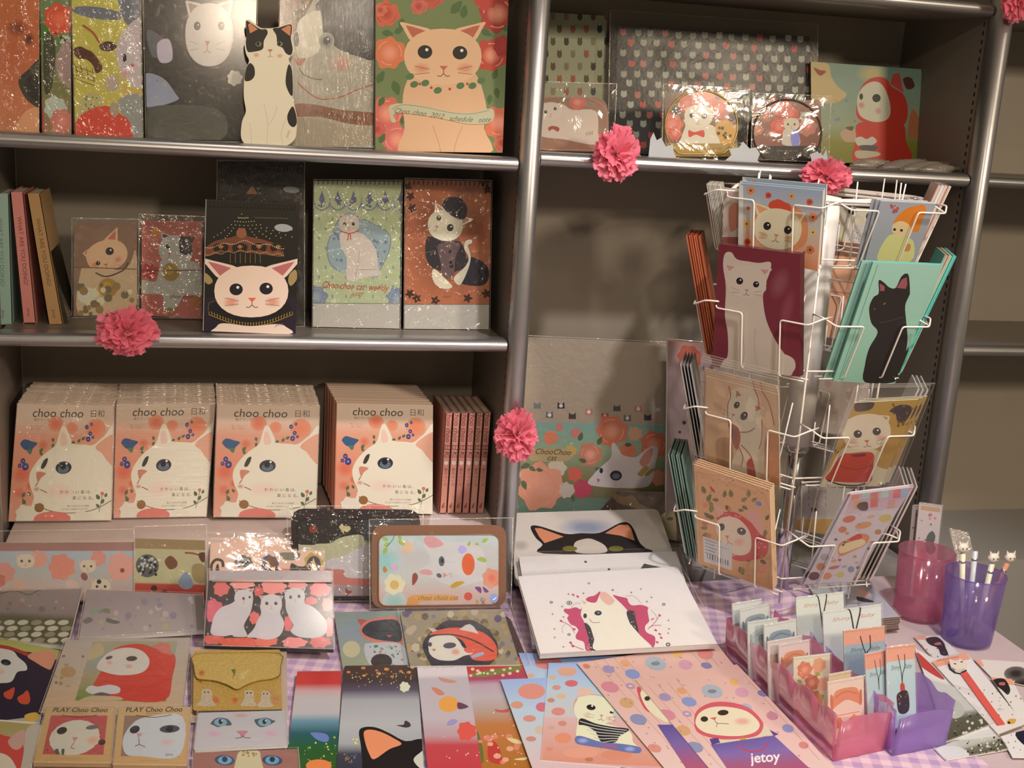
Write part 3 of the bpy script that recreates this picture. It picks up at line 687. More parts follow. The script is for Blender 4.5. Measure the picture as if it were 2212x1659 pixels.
M_SP = [('mint green boxed diary with its spine out, far left of the middle shelf','#8a9a84',-12,27,418,701,-22,19,'WHAT ARE YOU DOING?','#5a6a5c'),
        ('pink boxed diary with its spine out, leaning on the middle shelf','#c07464',50,78,415,697,22,50,'WHAT ARE YOU DOING?','#6a3a34'),
        ('tan boxed diary with its spine out, leaning right on the middle shelf','#a3784a',105,136,418,700,58,86,'WHAT ARE YOU DOING?','#5a4228')]
for lb, c, x0, x1, yt, yb, xt0, xt1, tx, tc in M_SP:
    spine_book('boxed_diary', lb, x0, x1, yt, yb, xt0, xt1, 2.36, ZL2, c, tx, tc, 'diaries standing spine out on the middle shelf', depth=.14, cat='diary', tsz=13, extra=lambda a,P,an: a.T('#4a3a30','Jetoy',*P(.5,.08),9,an,shear=.3))
mb = MB(); b = onY(150,695,2.38); mb.prism([Vector((b.x-.012,2.37,ZL2)),Vector((b.x,2.37,ZL2)),Vector((b.x-.05,2.37,ZL2+.235)),Vector((b.x-.062,2.37,ZL2+.235))][::-1],(0,.13,0))
tag(mb.build('wrapped_diary', mat('dark_wrap', (.035,.03,.02), rough=.12, coat=.6, bump=.001, bscale=60), None, (b.x,2.43,ZL2)), 'dark brown shiny wrapped diary leaning against the tan one', 'diary', 'diaries standing spine out on the middle shelf')
z3 = lambda L: [(x/3.687, 340+y/3.687) for x, y in L]
def q3(*p): return z3([p])[0]
a = A(8); a.R('#7c5c44',150,440,310,690); a.CAT(*q3(850,740),45,34,'#c89c72','#b5604c','#241e1a',rot=-14,ears=((-60,1.2),(22,1.75)),eyes=((-.5,.35,.11),(.18,-.2,.2)),nose=(-.15,.55),nosec='#a85a44',blush=('#c07450',1)); a.P('#b89870',z3([(640,880),(700,840),(1000,850),(1080,700),(1090,1130),(880,1240),(620,1200)])); a.L('#3c2c20',z3([(760,880),(850,910),(980,860),(1020,800)]),3)
a.E('#9a7428',*q3(860,1000),21,21); a.E('#b08a34',*q3(850,990),10); a.E('#c0b498',*q3(690,1060),20,18); a.D(['#8a6a3c','#c8b88c','#6a5a3c'],(166,600,296,670),26,4,10); a.L('#6a3c28',z3([(590,835),(1090,852)]),2)
card('pocket_notebook', 'small brown notebook in shiny crinkled wrap with a peach cat, middle shelf', 'notebook', z3([(590,480),(1092,475),(1092,1215),(585,1225)]), S(2.43,ZL2,10), a, '#7c5c44', thick=.012, sleeve=M_FILMS, side='#3a2a20', m=M_GLOSSY, sl_q=z3([(570,440),(1110,450),(1100,1230),(570,1240)]), group='wrapped pocket notebooks')
a = A(9); a.R('#b4604e',295,440,445,690); a.CAT(*q3(1400,740),37,33,'#b8ac98','#46423c','#24221e',rot=10,ears=((-42,1.4),(36,1.45)),eyes=((-.5,-.15,.13),(.35,0,.12)),nose=(-.3,.3),nosec='#a8604c',patch=('R','#38342f')); a.P('#b4a894',z3([(1270,880),(1300,820),(1540,830),(1600,900),(1610,1100),(1480,1090),(1400,1200),(1300,1200),(1290,1100),(1120,1080),(1130,980),(1240,990)]))
a.E('#9a7834',*q3(1360,915),19,20); a.E('#b08e44',*q3(1350,900),9); a.FL('#c07a30',*q3(1242,600),10); a.FL('#a83c38',*q3(1190,910),17); a.FL('#94703a',*q3(1350,1230),9); a.FL('#a86a3a',*q3(1560,1150),12); a.T('#4a2a24','choo choo',392,641,12,0,shear=.3); a.L('#6a2c24',z3([(1120,905),(1610,900)]),2)
card('pocket_notebook', 'small pink notebook with a black-eared cat and gold bell, middle shelf', 'notebook', z3([(1130,505),(1608,512),(1612,1285),(1125,1262)]), S(2.43,ZL2,10), a, '#b4604e', thick=.012, sleeve=M_FILM, side='#3a2420', m=M_GLOSSY, sl_q=z3([(1105,450),(1635,470),(1630,1290),(1105,1280)]), group='wrapped pocket notebooks')
z4 = lambda L: [(420+x/3.16, 340+y/3.16) for x, y in L]
def q4(*p): return z4([p])[0]
def ring_binding(parent, sh, p0, p1, n, col=M_BLACK, r=.0042):
    mb = MB(); a_, b_ = sh.w(*p0), sh.w(*p1); up = (sh.W[0]-sh.W[3]).normalized()
    for k in range(n):
        c = a_+(b_-a_)*((k+.5)/n); mb.tube([c+sh.n*(r*math.sin(t))*1.1+up*(r*math.cos(t)) for t in [2*PI*i/10 for i in range(10)]], .0006, 4, True)
    mb.build('ring_binding', col, parent, wloc(parent), True)
a = A(10); a.R('#120f0a',440,350,670,740); a.D(['#5a5238','#3a3a30','#807850','#2c3a3c'],(465,375,650,450),70,.8,2); a.P('#7a4a30',z4([(380,270),(400,260),(430,310),(350,310)]),False); a.E('#6a6862',*q4(660,280),18,7,5)
o = card('calendar', 'black desk calendar in clear wrap behind the carousel one, middle shelf', 'calendar', z4([(160,90),(745,95),(745,1200),(150,1190)]), S(2.385,ZL2,7), a, '#120f0a', thick=.016, sleeve=M_FILMS, side='#1a140c', m=M_GLOSSY, group='desk calendars on the middle shelf')
ring_binding(o, root_sheet[o.name], q4(170,85), q4(740,90), 24, mat('bronze_wire', (.12,.09,.05), rough=.3, metal=.8))
a = A(11); a.R('#12100b',430,420,660,740); a.R('#1e1420',430,650,660,740)
import math as _m
for k in range(8):                                   # strings of carousel lights
    x1_, y1_ = 455+k*27, 530-abs(k-3.5)*2
    for t in range(9): u = t/9; a.E('#a49a5c',522+(x1_-522)*u,470+(y1_-470)*u+6*math.sin(u*3.1),1.3,n=6)
a.P('#6e3a22',z4([(70,650),(130,600),(200,580),(280,560),(320,520),(360,560),(450,580),(540,610),(600,650),(600,700),(500,690),(330,670),(200,670),(70,700)])); a.E('#8a5030',*q4(320,540),11)
for k in range(4): x = 130+k*130; a.P('#1c120c',z4([(x,625),(x+50,608),(x+100,625),(x+90,665),(x+50,655),(x+8,665)])); a.P('#96602c',z4([(x+30,632),(x+50,618),(x+72,632),(x+50,650)]),False)
for k in range(44): x = 75+k*12.4; a.E('#d8c49a',*q4(x,598+9*math.sin(k*.5)+abs(x-330)*.16),1.1,n=6); a.E('#d0b88a',*q4(x,662+7*math.sin(k*.9)+abs(x-330)*.1),1.0,n=6)
for k in range(7): x = 245+k*34; a.L('#7a5428',z4([(x,680),(x,745)]),1.4)
a.P('#9a7c4a',z4([(60,810),(100,830),(125,870),(95,890),(64,860)])); a.P('#9a7c4a',z4([(650,820),(690,790),(700,850),(660,900),(640,870)])); a.E('#9a988c',*q4(605,505),19,8.5,4); a.P('#9a988c',z4([(645,490),(668,500),(668,522),(648,520)]),False)
a.L('#4a4220',z4([(410,435),(640,440)]),2)
a.L('#5a4418',z4([(95,1070),(100,1020),(150,1000)]),1.5); a.P('#120e12',z4([(100,1080),(140,1010),(400,980),(620,1000),(662,1060),(655,1100),(560,1150),(380,1165),(200,1150),(110,1110)])); 
for k in range(30):
    t = k/29; x = 110+t*550; y = 1085+76*math.sin(t*PI); a.L('#8c6c26',z4([(x-8,y-10),(x-10,y+12),(x+8,y+12),(x+6,y-10)]),1.5)
a.P('#d8b69a',z4([(145,1230),(150,1180),(200,1155),(380,1175),(560,1160),(625,1180),(640,1230)]))
a.CAT(*q4(388,935),80,57,'#dcb99c','#b0605a','#17141a',ears=((-42,1.85),(42,1.85)),eyes=((-.41,-.06,.18),(.40,-.09,.18)),nose=(.02,.30),nosec='#d2583c',blush=('#d08a6a',1)); a.T('#5a4434','Jetoy',602,708,9,-14,shear=.5)
o = card('calendar', 'black desk calendar with carousel lights and a white cat face, middle shelf', 'calendar', z4([(82,310),(712,335),(690,1232),(62,1208)]), S(2.275,ZL2+.003,6), a, '#12100b', thick=.014, side='#c8bca8', m=M_PRINT, book=.012, group='desk calendars on the middle shelf')
ring_binding(o, root_sheet[o.name], q4(100,322), q4(700,345), 24, mat('bronze_wire'))
a = A(12); a.R('#a8a87c',660,370,880,740)
for k in range(6): x = 870+k*108; a.P('#5e6470',z4([(x-22,300),(x,235),(x+22,300),(x,330)]),False); a.L('#747a80',z4([(x-52,320),(x-40,350),(x,370),(x+40,350),(x+52,320)]),3); a.D(['#54586a'],(*q4(x-24,300),*q4(x+24,345)),6,2,3); a.L('#747a80',z4([(x+54,280),(x+54,360)]),1.4)
for r in range(9):
    for k in range(7): a.E('#7c8476',*q4(850+k*92+(46 if r%2 else 0),430+r*66),2,4.4,n=8)
a.P('#8c9690',z4([(985,430),(1060,380),(1150,430),(1230,470),(1320,520),(1330,640),(1300,720),(1260,790),(1230,830),(1000,790),(930,740),(905,640),(930,540),(970,480)])); a.L('#6c7678',z4([(985,430),(930,540),(905,640),(930,740),(1000,790)]),2); a.L('#6c7678',z4([(1150,430),(1320,520),(1330,640),(1260,790)]),2)
a.D(['#6a7278'],(*q4(925,520),*q4(1010,760)),9,3,4); a.D(['#6a7278'],(*q4(1200,500),*q4(1310,740)),12,3,4)
a.P('#c2ae98',z4([(1000,520),(1120,520),(1180,560),(1240,640),(1255,760),(1275,810),(1150,830),(1085,855),(1035,830),(1040,700),(1000,620)])); a.L('#8a7866',z4([(1130,640),(1115,740),(1095,850)]),1); a.L('#8a7866',z4([(1115,775),(1240,775)]),1); a.CAT(*q4(1055,462),22,20,'#c4b09a','#a8786a','#1e1c1a',ears=((-44,1.5),(44,1.5)),nose=(0,.42)); a.L('#b04a30',z4([(998,512),(1060,528),(1122,508)]),2.2); a.L('#b04a30',z4([(1052,525),(1045,575)]),2.4); a.L('#b04a30',z4([(1062,525),(1068,570)]),2.4)
a.T('#a8422e','Choo choo cat  weekly',766,622,21,3,bold=.008,shear=.35,sx=.72); a.T('#a8522e','Jetoy',770,638,14,-8,shear=.5); 
for x, y in ((830,960),(1390,970)): a.FL('#767c84',*q4(x,y),24,'#8e9490')
a.R('#b0a28e',660,*[q4(0,1003)[1]],880,740); a.L('#5a544c',z4([(815,1004),(1410,1008)]),1.2)
o = card('calendar', 'pale green weekly calendar with a seated white cat and red lettering, middle shelf', 'calendar', z4([(818,170),(1412,175),(1400,1178),(808,1165)]), S(2.36,ZL2,7), a, '#a8a87c', thick=.016, sleeve=M_FILM, side='#2c2620', m=M_GLOSSY, group='desk calendars on the middle shelf')
ring_binding(o, root_sheet[o.name], q4(830,168), q4(1405,172), 18)
a = A(13); a.R('#a8603e',870,370,1075,740); a.G('#7c4028','#a8603e',960,560,85,95); a.G('#8a4a30','#a8603e',930,480,40,60); a.G('#804028','#a8603e',1025,500,36,50)
for x, y in ((880,410),(886,430),(890,455),(1045,400),(1052,415),(885,640),(900,650),(940,655),(1010,650),(1050,640)): 
    for k in range(5): a.LF('#3f1f16',x,y,11,k*72+x)
a.P('#242028',z4([(1850,720),(1900,700),(1990,750),(2010,830),(1970,890),(1860,890),(1800,850)])); a.P('#282326',z4([(1590,560),(1700,590),(1800,590),(1840,640),(1850,740),(1780,800),(1640,780),(1580,700)])); a.P('#5c4440',z4([(1665,610),(1810,610),(1780,700),(1765,830),(1700,835),(1680,740)])); a.D(['#221c20'],(*q4(1745,640),*q4(1765,820)),4,4)
a.P('#c8b694',z4([(1640,780),(1700,835),(1760,900),(1700,915),(1640,880),(1620,810)])); a.P('#c8b694',z4([(1770,840),(1850,760),(1870,700),(1840,640),(1850,590),(1890,580),(1890,605),(1865,620),(1885,700),(1860,800),(1810,890)]))
a.CAT(*q4(1712,480),38,34,'#d0c0a0','#b87a60','#2c2a24',rot=12,ears=((-28,1.5),(58,1.65)),eyes=((-.45,-.35,.14),(.3,.1,.19)),nose=(-.45,.2),nosec='#c0604a'); a.P('#2a262c',z4([(1690,330),(1740,290),(1820,300),(1860,360),(1850,430),(1800,440),(1720,390)])); a.T('#6a3020','diary',965,646,9,0,shear=.3)
a.R('#b0a28e',870,q4(0,1022)[1],1080,740); a.L('#5a544c',z4([(1436,1022),(2020,1022)]),1.2)
o = card('calendar', 'russet desk calendar with a cat in a dark jacket, right of the middle shelf', 'calendar', z4([(1440,170),(2025,185),(2008,1192),(1432,1188)]), S(2.36,ZL2,7), a, '#a8603e', thick=.016, sleeve=M_FILM, side='#2c2620', m=M_GLOSSY, group='desk calendars on the middle shelf')
ring_binding(o, root_sheet[o.name], q4(1450,170), q4(2018,184), 18)

# ------------------------------------------------------------------ lower shelf: rows of orange cat books
def cat_book_art():
    a = Art('shelf', (210,250), 21); a.V([(0,'#c9ab8e'),(.15,'#cba98c'),(.28,'#cf8c6c'),(.5,'#cf8260'),(.75,'#cd8464'),(1,'#cf8e72')], rq(0,0,210,250))
    for x, y, r, h in ((85,42,17,'#cc6a4c'),(120,50,13,'#d07a56'),(172,52,22,'#d47850'),(60,88,12,'#c86a4c'),(20,150,24,'#cc6448'),(40,175,12,'#c4583e'),(18,190,14,'#cc6a50')): a.G(h,'#cf8664',x,y,r)
    a.P('#d8c4a6',[(52,250),(48,200),(38,175),(36,150),(48,125),(66,105),(86,88),(92,68),(98,48),(106,48),(118,72),(124,84),(150,86),(168,86),(190,68),(214,55),(214,255)])
    a.P('#d9ad94',[(97,64),(104,60),(112,84),(98,88)]); a.P('#d29474',[(172,92),(190,74),(214,66),(214,130),(198,120),(186,104)])
    a.G('#dcb89e','#d8c4a6',100,188,38,18)
    a.E('#2c2a30',106,136,17,13.5,-6); a.E('#59616a',106,139,12,9,-6); a.E('#141318',105,133,6,7); a.E('#e0dcd4',112,127,2.5)
    a.P('#3a3228',[(58,136),(64,120),(72,116),(70,128),(64,138)]); a.P('#c0785e',[(50,146),(70,148),(60,158),(54,168)]); a.L('#8a6048',[(54,168),(50,178),(62,184),(74,190)],2); a.G('#c88a70','#d8c4a6',52,182,8,6)
    a.P('#32506a',[(12,84),(20,76),(36,80),(48,84),(42,92),(34,100),(22,98),(14,90)]); a.P('#4a6a50',[(26,98),(38,98),(34,108)])
    for x, y, r in ((20,122,5),(14,132,4),(26,134,7),(152,48,4),(160,62,4),(156,74,5),(166,70,3),(162,42,3)): a.E('#3c3464',x,y,r,r*1.2); a.E('#8888a8',x,y,r*.35)
    for x, y, l, an in ((54,104,12,-60),(60,110,10,-130),(80,72,10,80),(82,84,10,100),(128,80,9,160),(134,82,10,-60),(142,76,10,-40),(16,240,16,-80),(30,215,13,-110),(34,230,14,-60),(24,200,12,-70),(40,196,10,-120),(184,205,13,-120),(188,214,12,-60),(184,222,10,-130),(196,200,10,-70)): a.LF('#54603c',x,y,l,an,.4)
    a.L('#54603c',[(20,248),(26,220),(24,200)],1.4); a.L('#54603c',[(184,232),(188,210),(190,196)],1.2); a.E('#c86a50',190,192,4)
    a.L('#6e5a3c',[(50,214),(80,228),(120,234),(170,228),(212,206)],1.6); a.E('#8a5c30',60,222,10); a.FL('#d4c0a4',32,236,20); a.E('#cc6e5c',88,246,38,16); a.FL('#d4c0a4',150,250,20)
    a.T('#322c24','choo choo',88,20,26,0,shear=.12,sx=.98); a.T('#322c24','日和',174,20,17,0,bold=-.005)
    a.T('#8a5c44','猫のマンガ',54,34,7); a.T('#9a6450','作・ジェトイ',44,48,5); a.T('#9a6450','訳・さちこ',44,54,5)
    a.T('#4a4034','か わ い い 毒 は、',136,189,8.5); a.T('#4a4034','薬 に な る。',152,202,8.5); a.T('#7a6650','猫と少女の小さな物語',140,219,4.6); a.T('#7a6650','はじめての絵本マンガです。',136,226,4.6)
    return a
BOOK_A = cat_book_art()
piles = [('leftmost', [(38,868),(246,872),(240,1120),(19,1122)], 11, M_FILM, 2.352, .0006),
         ('second', [(252,864),(465,862),(446,1108),(246,1111)], 10, M_FILMH, 2.362, -.0004),
         ('third', [(470,885),(690,888),(682,1130),(462,1128)], 11, M_FILMT, 2.345, -.0003),
         ('rightmost', [(728,878),(935,882),(934,1118),(723,1113)], 11, M_FILM, 2.352, -.0008)]
for nm, q, n, flm, Y, dx in piles:
    lb = {'leftmost':'leftmost row','second':'second row from the left','third':'third row from the left','rightmost':'row nearest the spine-out books'}[nm]
    o = card('picture_book', 'orange white-cat picture book at the front of the %s' % lb, 'book', q, S(Y, ZS3, 11), BOOK_A, '#cf8664', ref=(210,250), book=.0142, side='#c07a5c', group='orange cat picture books', sleeve=flm if nm != 'rightmost' else None, zone='shelf')
    n_ = root_sheet[o.name].n
    rr = random.Random(hash_(nm))
    for k in range(1, n):
        off = -n_*(.0170*k); off = Vector((dx*k+rr.uniform(-.0008,.0008), off.y, rr.uniform(0,.0028)))
        dup(o, off, 'orange cat picture book standing behind the front copy of the %s' % lb)
a_sp = lambda a, P, an: (a.T('#5a2c20','choo choo 日和',*P(.5,.78),15,an), a.E('#d8b8a0',*P(.5,.5),4.5), a.T('#7a3c2c','猫のマンガ',*P(.5,.36),8,an), a.L('#4a2a20',[P(.3,.05),P(.6,.1)],1.6,False), a.T('#4a2a20','V',*P(.5,.06),11,0))
for k in range(6):
    x0 = 949+k*16.2; xt0 = 963+k*16.6
    spine_book('picture_book', ['leftmost','second','third','fourth','fifth','rightmost'][k]+' of the six orange books standing spine out on the lower shelf', x0, x0+15.6, 892, 1108, xt0, xt0+15.2, 2.355, ZS3, ['#c47c66','#cc8870','#c27a64','#c8806c','#cc8c74','#c88470'][k], None, '#5a2c20', 'orange books standing spine out', depth=.15, extra=a_sp)
a = A(30); a.R('#cdb4a4',900,1080,1100,1170)
card('paper_sheet', 'pinkish white paper sheet under the six spine-out orange books', 'paper', [(938,1068),(1052,1068),(1062,1141),(925,1141)], ('f', Z3+.0004, .0), a, '#c8b0a2', thick=.0004)
# ------------------------------------------------------------------ paper flowers
def pompom(label, px, py, rx, ry, Y, seed, squash=.62, smooth=False):
    c = onY(px, py, Y); k = (c-CAMP).dot(AY.normalized()) if 0 else (R3.transposed()@(c-CAMP)).z/F
    RX, RZ = rx*k, ry*k; rnd = random.Random(seed); V = []; Fc = []
    def ruffle(ax, rad, wdt, dep, ph):
        """a crumpled tissue petal standing along direction ax"""
        t = ax.orthogonal().normalized(); t = Matrix.Rotation(rnd.random()*6.28, 3, ax) @ t; b = ax.cross(t); i0 = len(V); nu, nv = 9, 4
        for j in range(nv+1):
            v = j/nv
            for i in range(nu+1):
                u = i/nu-.5; w = wdt*(.35+.75*v)
                r = rad*(.22+.78*v)+dep*.5*math.sin(u*13+ph)*v*.35
                p = ax*r+t*(u*w*2)+b*(dep*math.sin(u*9+ph+v*1.5)*(.3+v)+dep*.5*math.cos(u*21+ph))
                p *= 1+.10*noise.noise(p*90+Vector((seed,0,0)))
                V.append(p)
        for j in range(nv):
            for i in range(nu): a = i0+j*(nu+1)+i; Fc.append((a, a+1, a+nu+2, a+nu+1))
    n = 74
    for k in range(n):
        z = 1-2*(k+.5)/n; ph = k*2.39996
        ax = Vector((math.sqrt(1-z*z)*math.cos(ph), math.sqrt(1-z*z)*math.sin(ph), z))
        ruffle(ax, rnd.uniform(.84,1.02), rnd.uniform(.22,.36), rnd.uniform(.035,.075), rnd.random()*6)
    V = [c+Vector((v.x*RX, v.y*RX*squash, v.z*RZ)) for v in V]
    m = MATS.get('pink_tissue')
    if not m:
        m = mat('pink_tissue', (.90,.24,.36), rough=.55, noise_amt=.18, nscale=60, sheen=.3)
        nt = m.node_tree; b = nt.nodes['Principled BSDF']; tl = nt.nodes.new('ShaderNodeBsdfTranslucent'); tl.inputs[0].default_value = (.95,.30,.42,1)
        mx = nt.nodes.new('ShaderNodeMixShader'); mx.inputs[0].default_value = .35; nt.links.new(b.outputs[0], mx.inputs[1]); nt.links.new(tl.outputs[0], mx.inputs[2]); nt.links.new(mx.outputs[0], nt.nodes['Material Output'].inputs[0])
    o = mesh_obj('paper_flower', V, Fc, m, None, None, c, True)
    return tag(o, label, 'paper flower', 'pink tissue paper flowers on the shelving')
pompom('pink tissue paper flower on the edge of the left bay middle shelf', 274, 716, 68, 56, 2.212, 1, .5)
pompom('pink tissue paper flower on the shelf edge left of the card rack', 1331, 334, 55, 62, 2.214, 2, .5)
pompom('pink tissue paper flower directly above the wire card rack', 1786, 381, 60, 42, 2.208, 3, .5)
pompom('pink tissue paper flower on the post between the two bays', 1117, 938, 50, 62, 2.203, 4, .5)
pompom('pink tissue paper flower at the top of the right post, cut by the frame', 2200, -2, 42, 50, 2.195, 5, .5)

# ------------------------------------------------------------------ right bay, upper shelf
z7 = lambda L: [(1080+x/3.568, y/3.568) for x, y in L]
z8 = lambda L: [(1600+x/3.607, y/3.607) for x, y in L]
a = A(40); a.V([(0,'#a39a78'),(1,'#a59c7c')], rq(1150,0,1330,330))
for r in range(9):
    for k in range(6): x, y = 1166+k*29+(14 if r%2 else 0), 30+r*27; h = a.rnd.choice(['#5a4a3c','#6a5a40','#a0604a','#3f4640','#8a7a5a']); a.E(h,x,y,5.5,8); a.P(h,[(x-5,y-4),(x-4,y-11),(x,y-6),(x+4,y-11),(x+5,y-4)],False)
card('cloth_pouch', 'cream cloth pouch with rows of small cat heads, right bay upper shelf', 'pouch', [(1160,18),(1312,28),(1300,318),(1152,312)], S(2.52,ZR1,6), a, '#a39a78', thick=.012, m=M_CLOTHP, side='#8a8264')
a = A(41); a.R('#4a453f',1320,0,1770,330)
for r in range(13):
    for k in range(14):
        x, y = 1348+k*29.5+(15 if r%2 else 0)+a.rnd.uniform(-3,3), 58+r*22+k*1.1+a.rnd.uniform(-2,2); h = a.rnd.choice(['#b8503f','#b86a5c','#a8a087','#a8a087','#b0a890','#9c9478']); a.E(h,x,y,7,7,0,10); a.P(h,[(x-7,y-3),(x-5,y-9),(x,y-6),(x+5,y-9),(x+7,y-3)],False)
card('zip_pouch', 'large charcoal pouch covered in small cream and red cat heads', 'pouch', [(1336,42),(1750,66),(1752,330),(1326,316)], S(2.48,ZR1,7), a, '#4a453f', thick=.014, m=M_CLOTHP, side='#38332e', sleeve=film('dull_bag_film', bump=.0003, gloss=.008, f_scale=.15, haze=.04, rough=.25), sl_q=[(1318,8),(1768,40),(1765,330),(1312,318)])
a = A(42); a.V([(0,'#7a5c48'),(1,'#8a5c40')], rq(1150,170,1340,330)); a.P('#b49c82',z7([(290,800),(330,740),(480,745),(560,790),(740,800),(760,960),(740,1060),(500,1020),(300,980)])); a.CAT(*z7([(395,800)])[0],24,20,'#b8a28a','#a06a58','#2a2622',ears=((-50,1.2),(50,1.2)),eyes=((-.45,.1,.14),(.4,-.25,.14)),whisk=False)
a.P('#8c3c30',z7([(375,930),(410,915),(460,930),(450,960),(410,940),(385,955)])); a.FL('#a8503f',*z7([(600,730)])[0],18,'#b8705a'); a.FL('#a85a44',*z7([(290,930)])[0],9); a.L('#9a6448',z7([(300,720),(420,690),(640,690),(800,760),(840,900),(830,1080)]),4); a.T('#7a6a58','cat',*z7([(690,970)])[0],14,-6,shear=.3)
card('rounded_case', 'wrapped rounded case with a lying pale cat beside the centre post', 'case', z7([(285,690),(830,700),(850,1120),(275,1105)]), S(2.31,ZR1,9), a, '#7f5c46', thick=.03, sleeve=M_FILMT, side='#9a6a50', m=M_GLOSSY, rnd=26, zone='shelf', sl_q=z7([(270,570),(905,590),(880,1110),(270,1100)]))
def round_box(label, L, cx, cy, r, art, base, rim, Y, group, slq):
    pts = [(cx+r*math.cos(t), cy+r*.98*math.sin(t)) for t in [2*PI*k/36 for k in range(36)]]
    pts = [(x, min(y, cy+r*.78)) for x, y in pts]
    o = card('round_gift_box', label, 'box', [(cx-r,cy-r),(cx+r,cy-r),(cx+r,cy+r*.78),(cx-r,cy+r*.78)], S(Y,ZR1+.004,6), art, base, thick=.028, outline=pts, m=M_GLOSSY, side=rim, sleeve=M_FILMT, group=group, sl_q=slq)
    sh = root_sheet[o.name]
    mb = MB(); mb.tube([sh.w(*p)+sh.n*.0005 for p in pts], .0022, 6, True); mb.build('rim', mat('rim_'+rim.strip('#'), pr(rim,'shelf'), rough=.3, metal=.4), o, wloc(o), True)
    return o
a = A(43); a.R('#6a4a34',1400,150,1650,360)
for x, y, r, h in ((1330,940,62,'#c05a40'),(1440,780,50,'#b8503f'),(1560,740,70,'#c46a54'),(1700,820,60,'#b85a4a'),(1760,900,40,'#a8604c'),(1350,1010,40,'#b84c38')): a.FL(h,*z7([(x,y)])[0],r/3.568*1.3,'#c87860')
for x, y in ((1360,830),(1790,890),(1800,1010)): a.P('#241c1e',z7([(x-35,y-20),(x+5,y-35),(x+35,y),(x,y+30),(x-30,y+15)]))
a.P('#b88434',z7([(1660,950),(1720,910),(1800,940),(1830,1000),(1790,1100),(1700,1100),(1660,1040)])); a.D(['#2c2018'],(*z7([(1670,960)])[0],*z7([(1790,1090)])[0]),8,3,4)
a.P('#c4b090',z7([(1425,900),(1430,950),(1400,1040),(1395,1100),(1680,1100),(1665,1010),(1640,950)])); a.CAT(*z7([(1532,875)])[0],31,25,'#c8b494','#b87a64','#282420',eyes=((-.45,-.05,.19),(.4,.02,.19)),nose=(-.05,.42),ears=((-50,1.15),(50,1.15)),whisk=False)
a.P('#b8321f',z7([(1455,985),(1500,1000),(1570,985),(1572,1040),(1510,1020),(1460,1040)])); a.R('#94702c',1440,z7([(0,1088)])[0][1],1620,350); a.T('#5a4010','choo choo cat',1533,316,9)
round_box('round gift box with a white cat in a red bow and a gold rim', 0, 1515, 272, 78, a, '#6a4a34', '#a08040', 2.33, 'round gift boxes on the right bay shelf', [(1432,176),(1620,186),(1612,345),(1428,335)])
a = A(44); a.R('#7a4636',1590,190,1790,370)
for x, y, r, h in ((320,830,60,'#b84a3a'),(390,880,50,'#b8402c'),(200,900,40,'#8a5a40'),(520,980,60,'#a86a54'),(300,980,60,'#b83c24'),(130,1000,40,'#9a6a50')): a.FL(h,*z8([(x,y)])[0],r/3.6*1.2,'#c86a54')
a.P('#b8a68c',z8([(340,1000),(420,1000),(460,1060),(450,1130),(330,1120),(325,1060)])); a.P('#7c78a8',z8([(395,1020),(450,1020),(455,1120),(400,1125)])); a.CAT(*z8([(395,960)])[0],17,14,'#c0ac8c','#b87a4a','#24201c',whisk=False,ears=((-45,1.3),(45,1.3))); a.CAT(*z8([(505,905)])[0],11,11,'#b8a890','#8a7868','#24201c',whisk=False); a.R('#1e1712',1590,z8([(0,1130)])[0][1],1790,370)
a.T('#6a5c4c','choo choo cat',1700,323,8)
round_box('round gift box with two small cats and a dark base, by the red-hooded card', 0, 1700, 288, 74, a, '#7a4636', '#2a1c14', 2.33, 'round gift boxes on the right bay shelf', [(1625,198),(1795,205),(1790,350),(1620,342)])
def paper_piece(label, pts, Y):
    card('white_paper_trim', label, 'paper', [(min(p[0] for p in pts),min(p[1] for p in pts)),(max(p[0] for p in pts),min(p[1] for p in pts)),(max(p[0] for p in pts),max(p[1] for p in pts)),(min(p[0] for p in pts),max(p[1] for p in pts))], S(Y,ZR1,4), None, '#a8a094', thick=.001, outline=pts, m=M_MATTE, zone='shelf', group='scalloped white paper trims')
paper_piece('scalloped white paper trim left of the gold-rimmed round box', z7([(1150,1150),(1165,1000),(1190,950),(1215,1010),(1250,990),(1285,1060),(1340,1040),(1345,1100),(1375,1165)]), 2.30)
paper_piece('scalloped white paper trim between the two round boxes', z7([(1725,1195),(1790,1140),(1770,1090),(1850,1080),(1880,1035),(1930,1090),(1980,1080),(2010,1130),(1990,1180),(2030,1215)]), 2.295)
paper_piece('white paper trim between the dark round box and the flower', z8([(515,1250),(560,1200),(545,1150),(600,1130),(650,1160),(675,1110),(690,1230)]), 2.295)
a = A(45); a.V([(0,'#6f8468'),(.35,'#7b8a72'),(.65,'#8a8c6a'),(.8,'#7c7424'),(1,'#6c6820')], rq(1740,100,2010,350)); a.P('#b89a66',z8([(550,460),(600,440),(690,470),(710,560),(760,640),(830,700),(760,760),(660,770),(540,740)])); a.P('#8c3c20',z8([(570,490),(620,510),(670,520),(620,555)])); a.D(['#6a7a86','#b07a5c'],(1800,205,1850,260),10,2,4)
a.P('#b08a6a',z8([(780,1000),(860,960),(920,990),(930,1060),(820,1070)])); a.P('#4a5030',z8([(820,960),(880,950),(870,985)])); a.P('#a8603c',z8([(1340,820),(1400,900),(1420,1020),(1310,1020)])); a.P('#4f2c20',z8([(1270,580),(1330,570),(1360,640),(1300,660)])); a.G('#b09a64','#7b8a72',*z8([(1030,540)])[0],36,22)
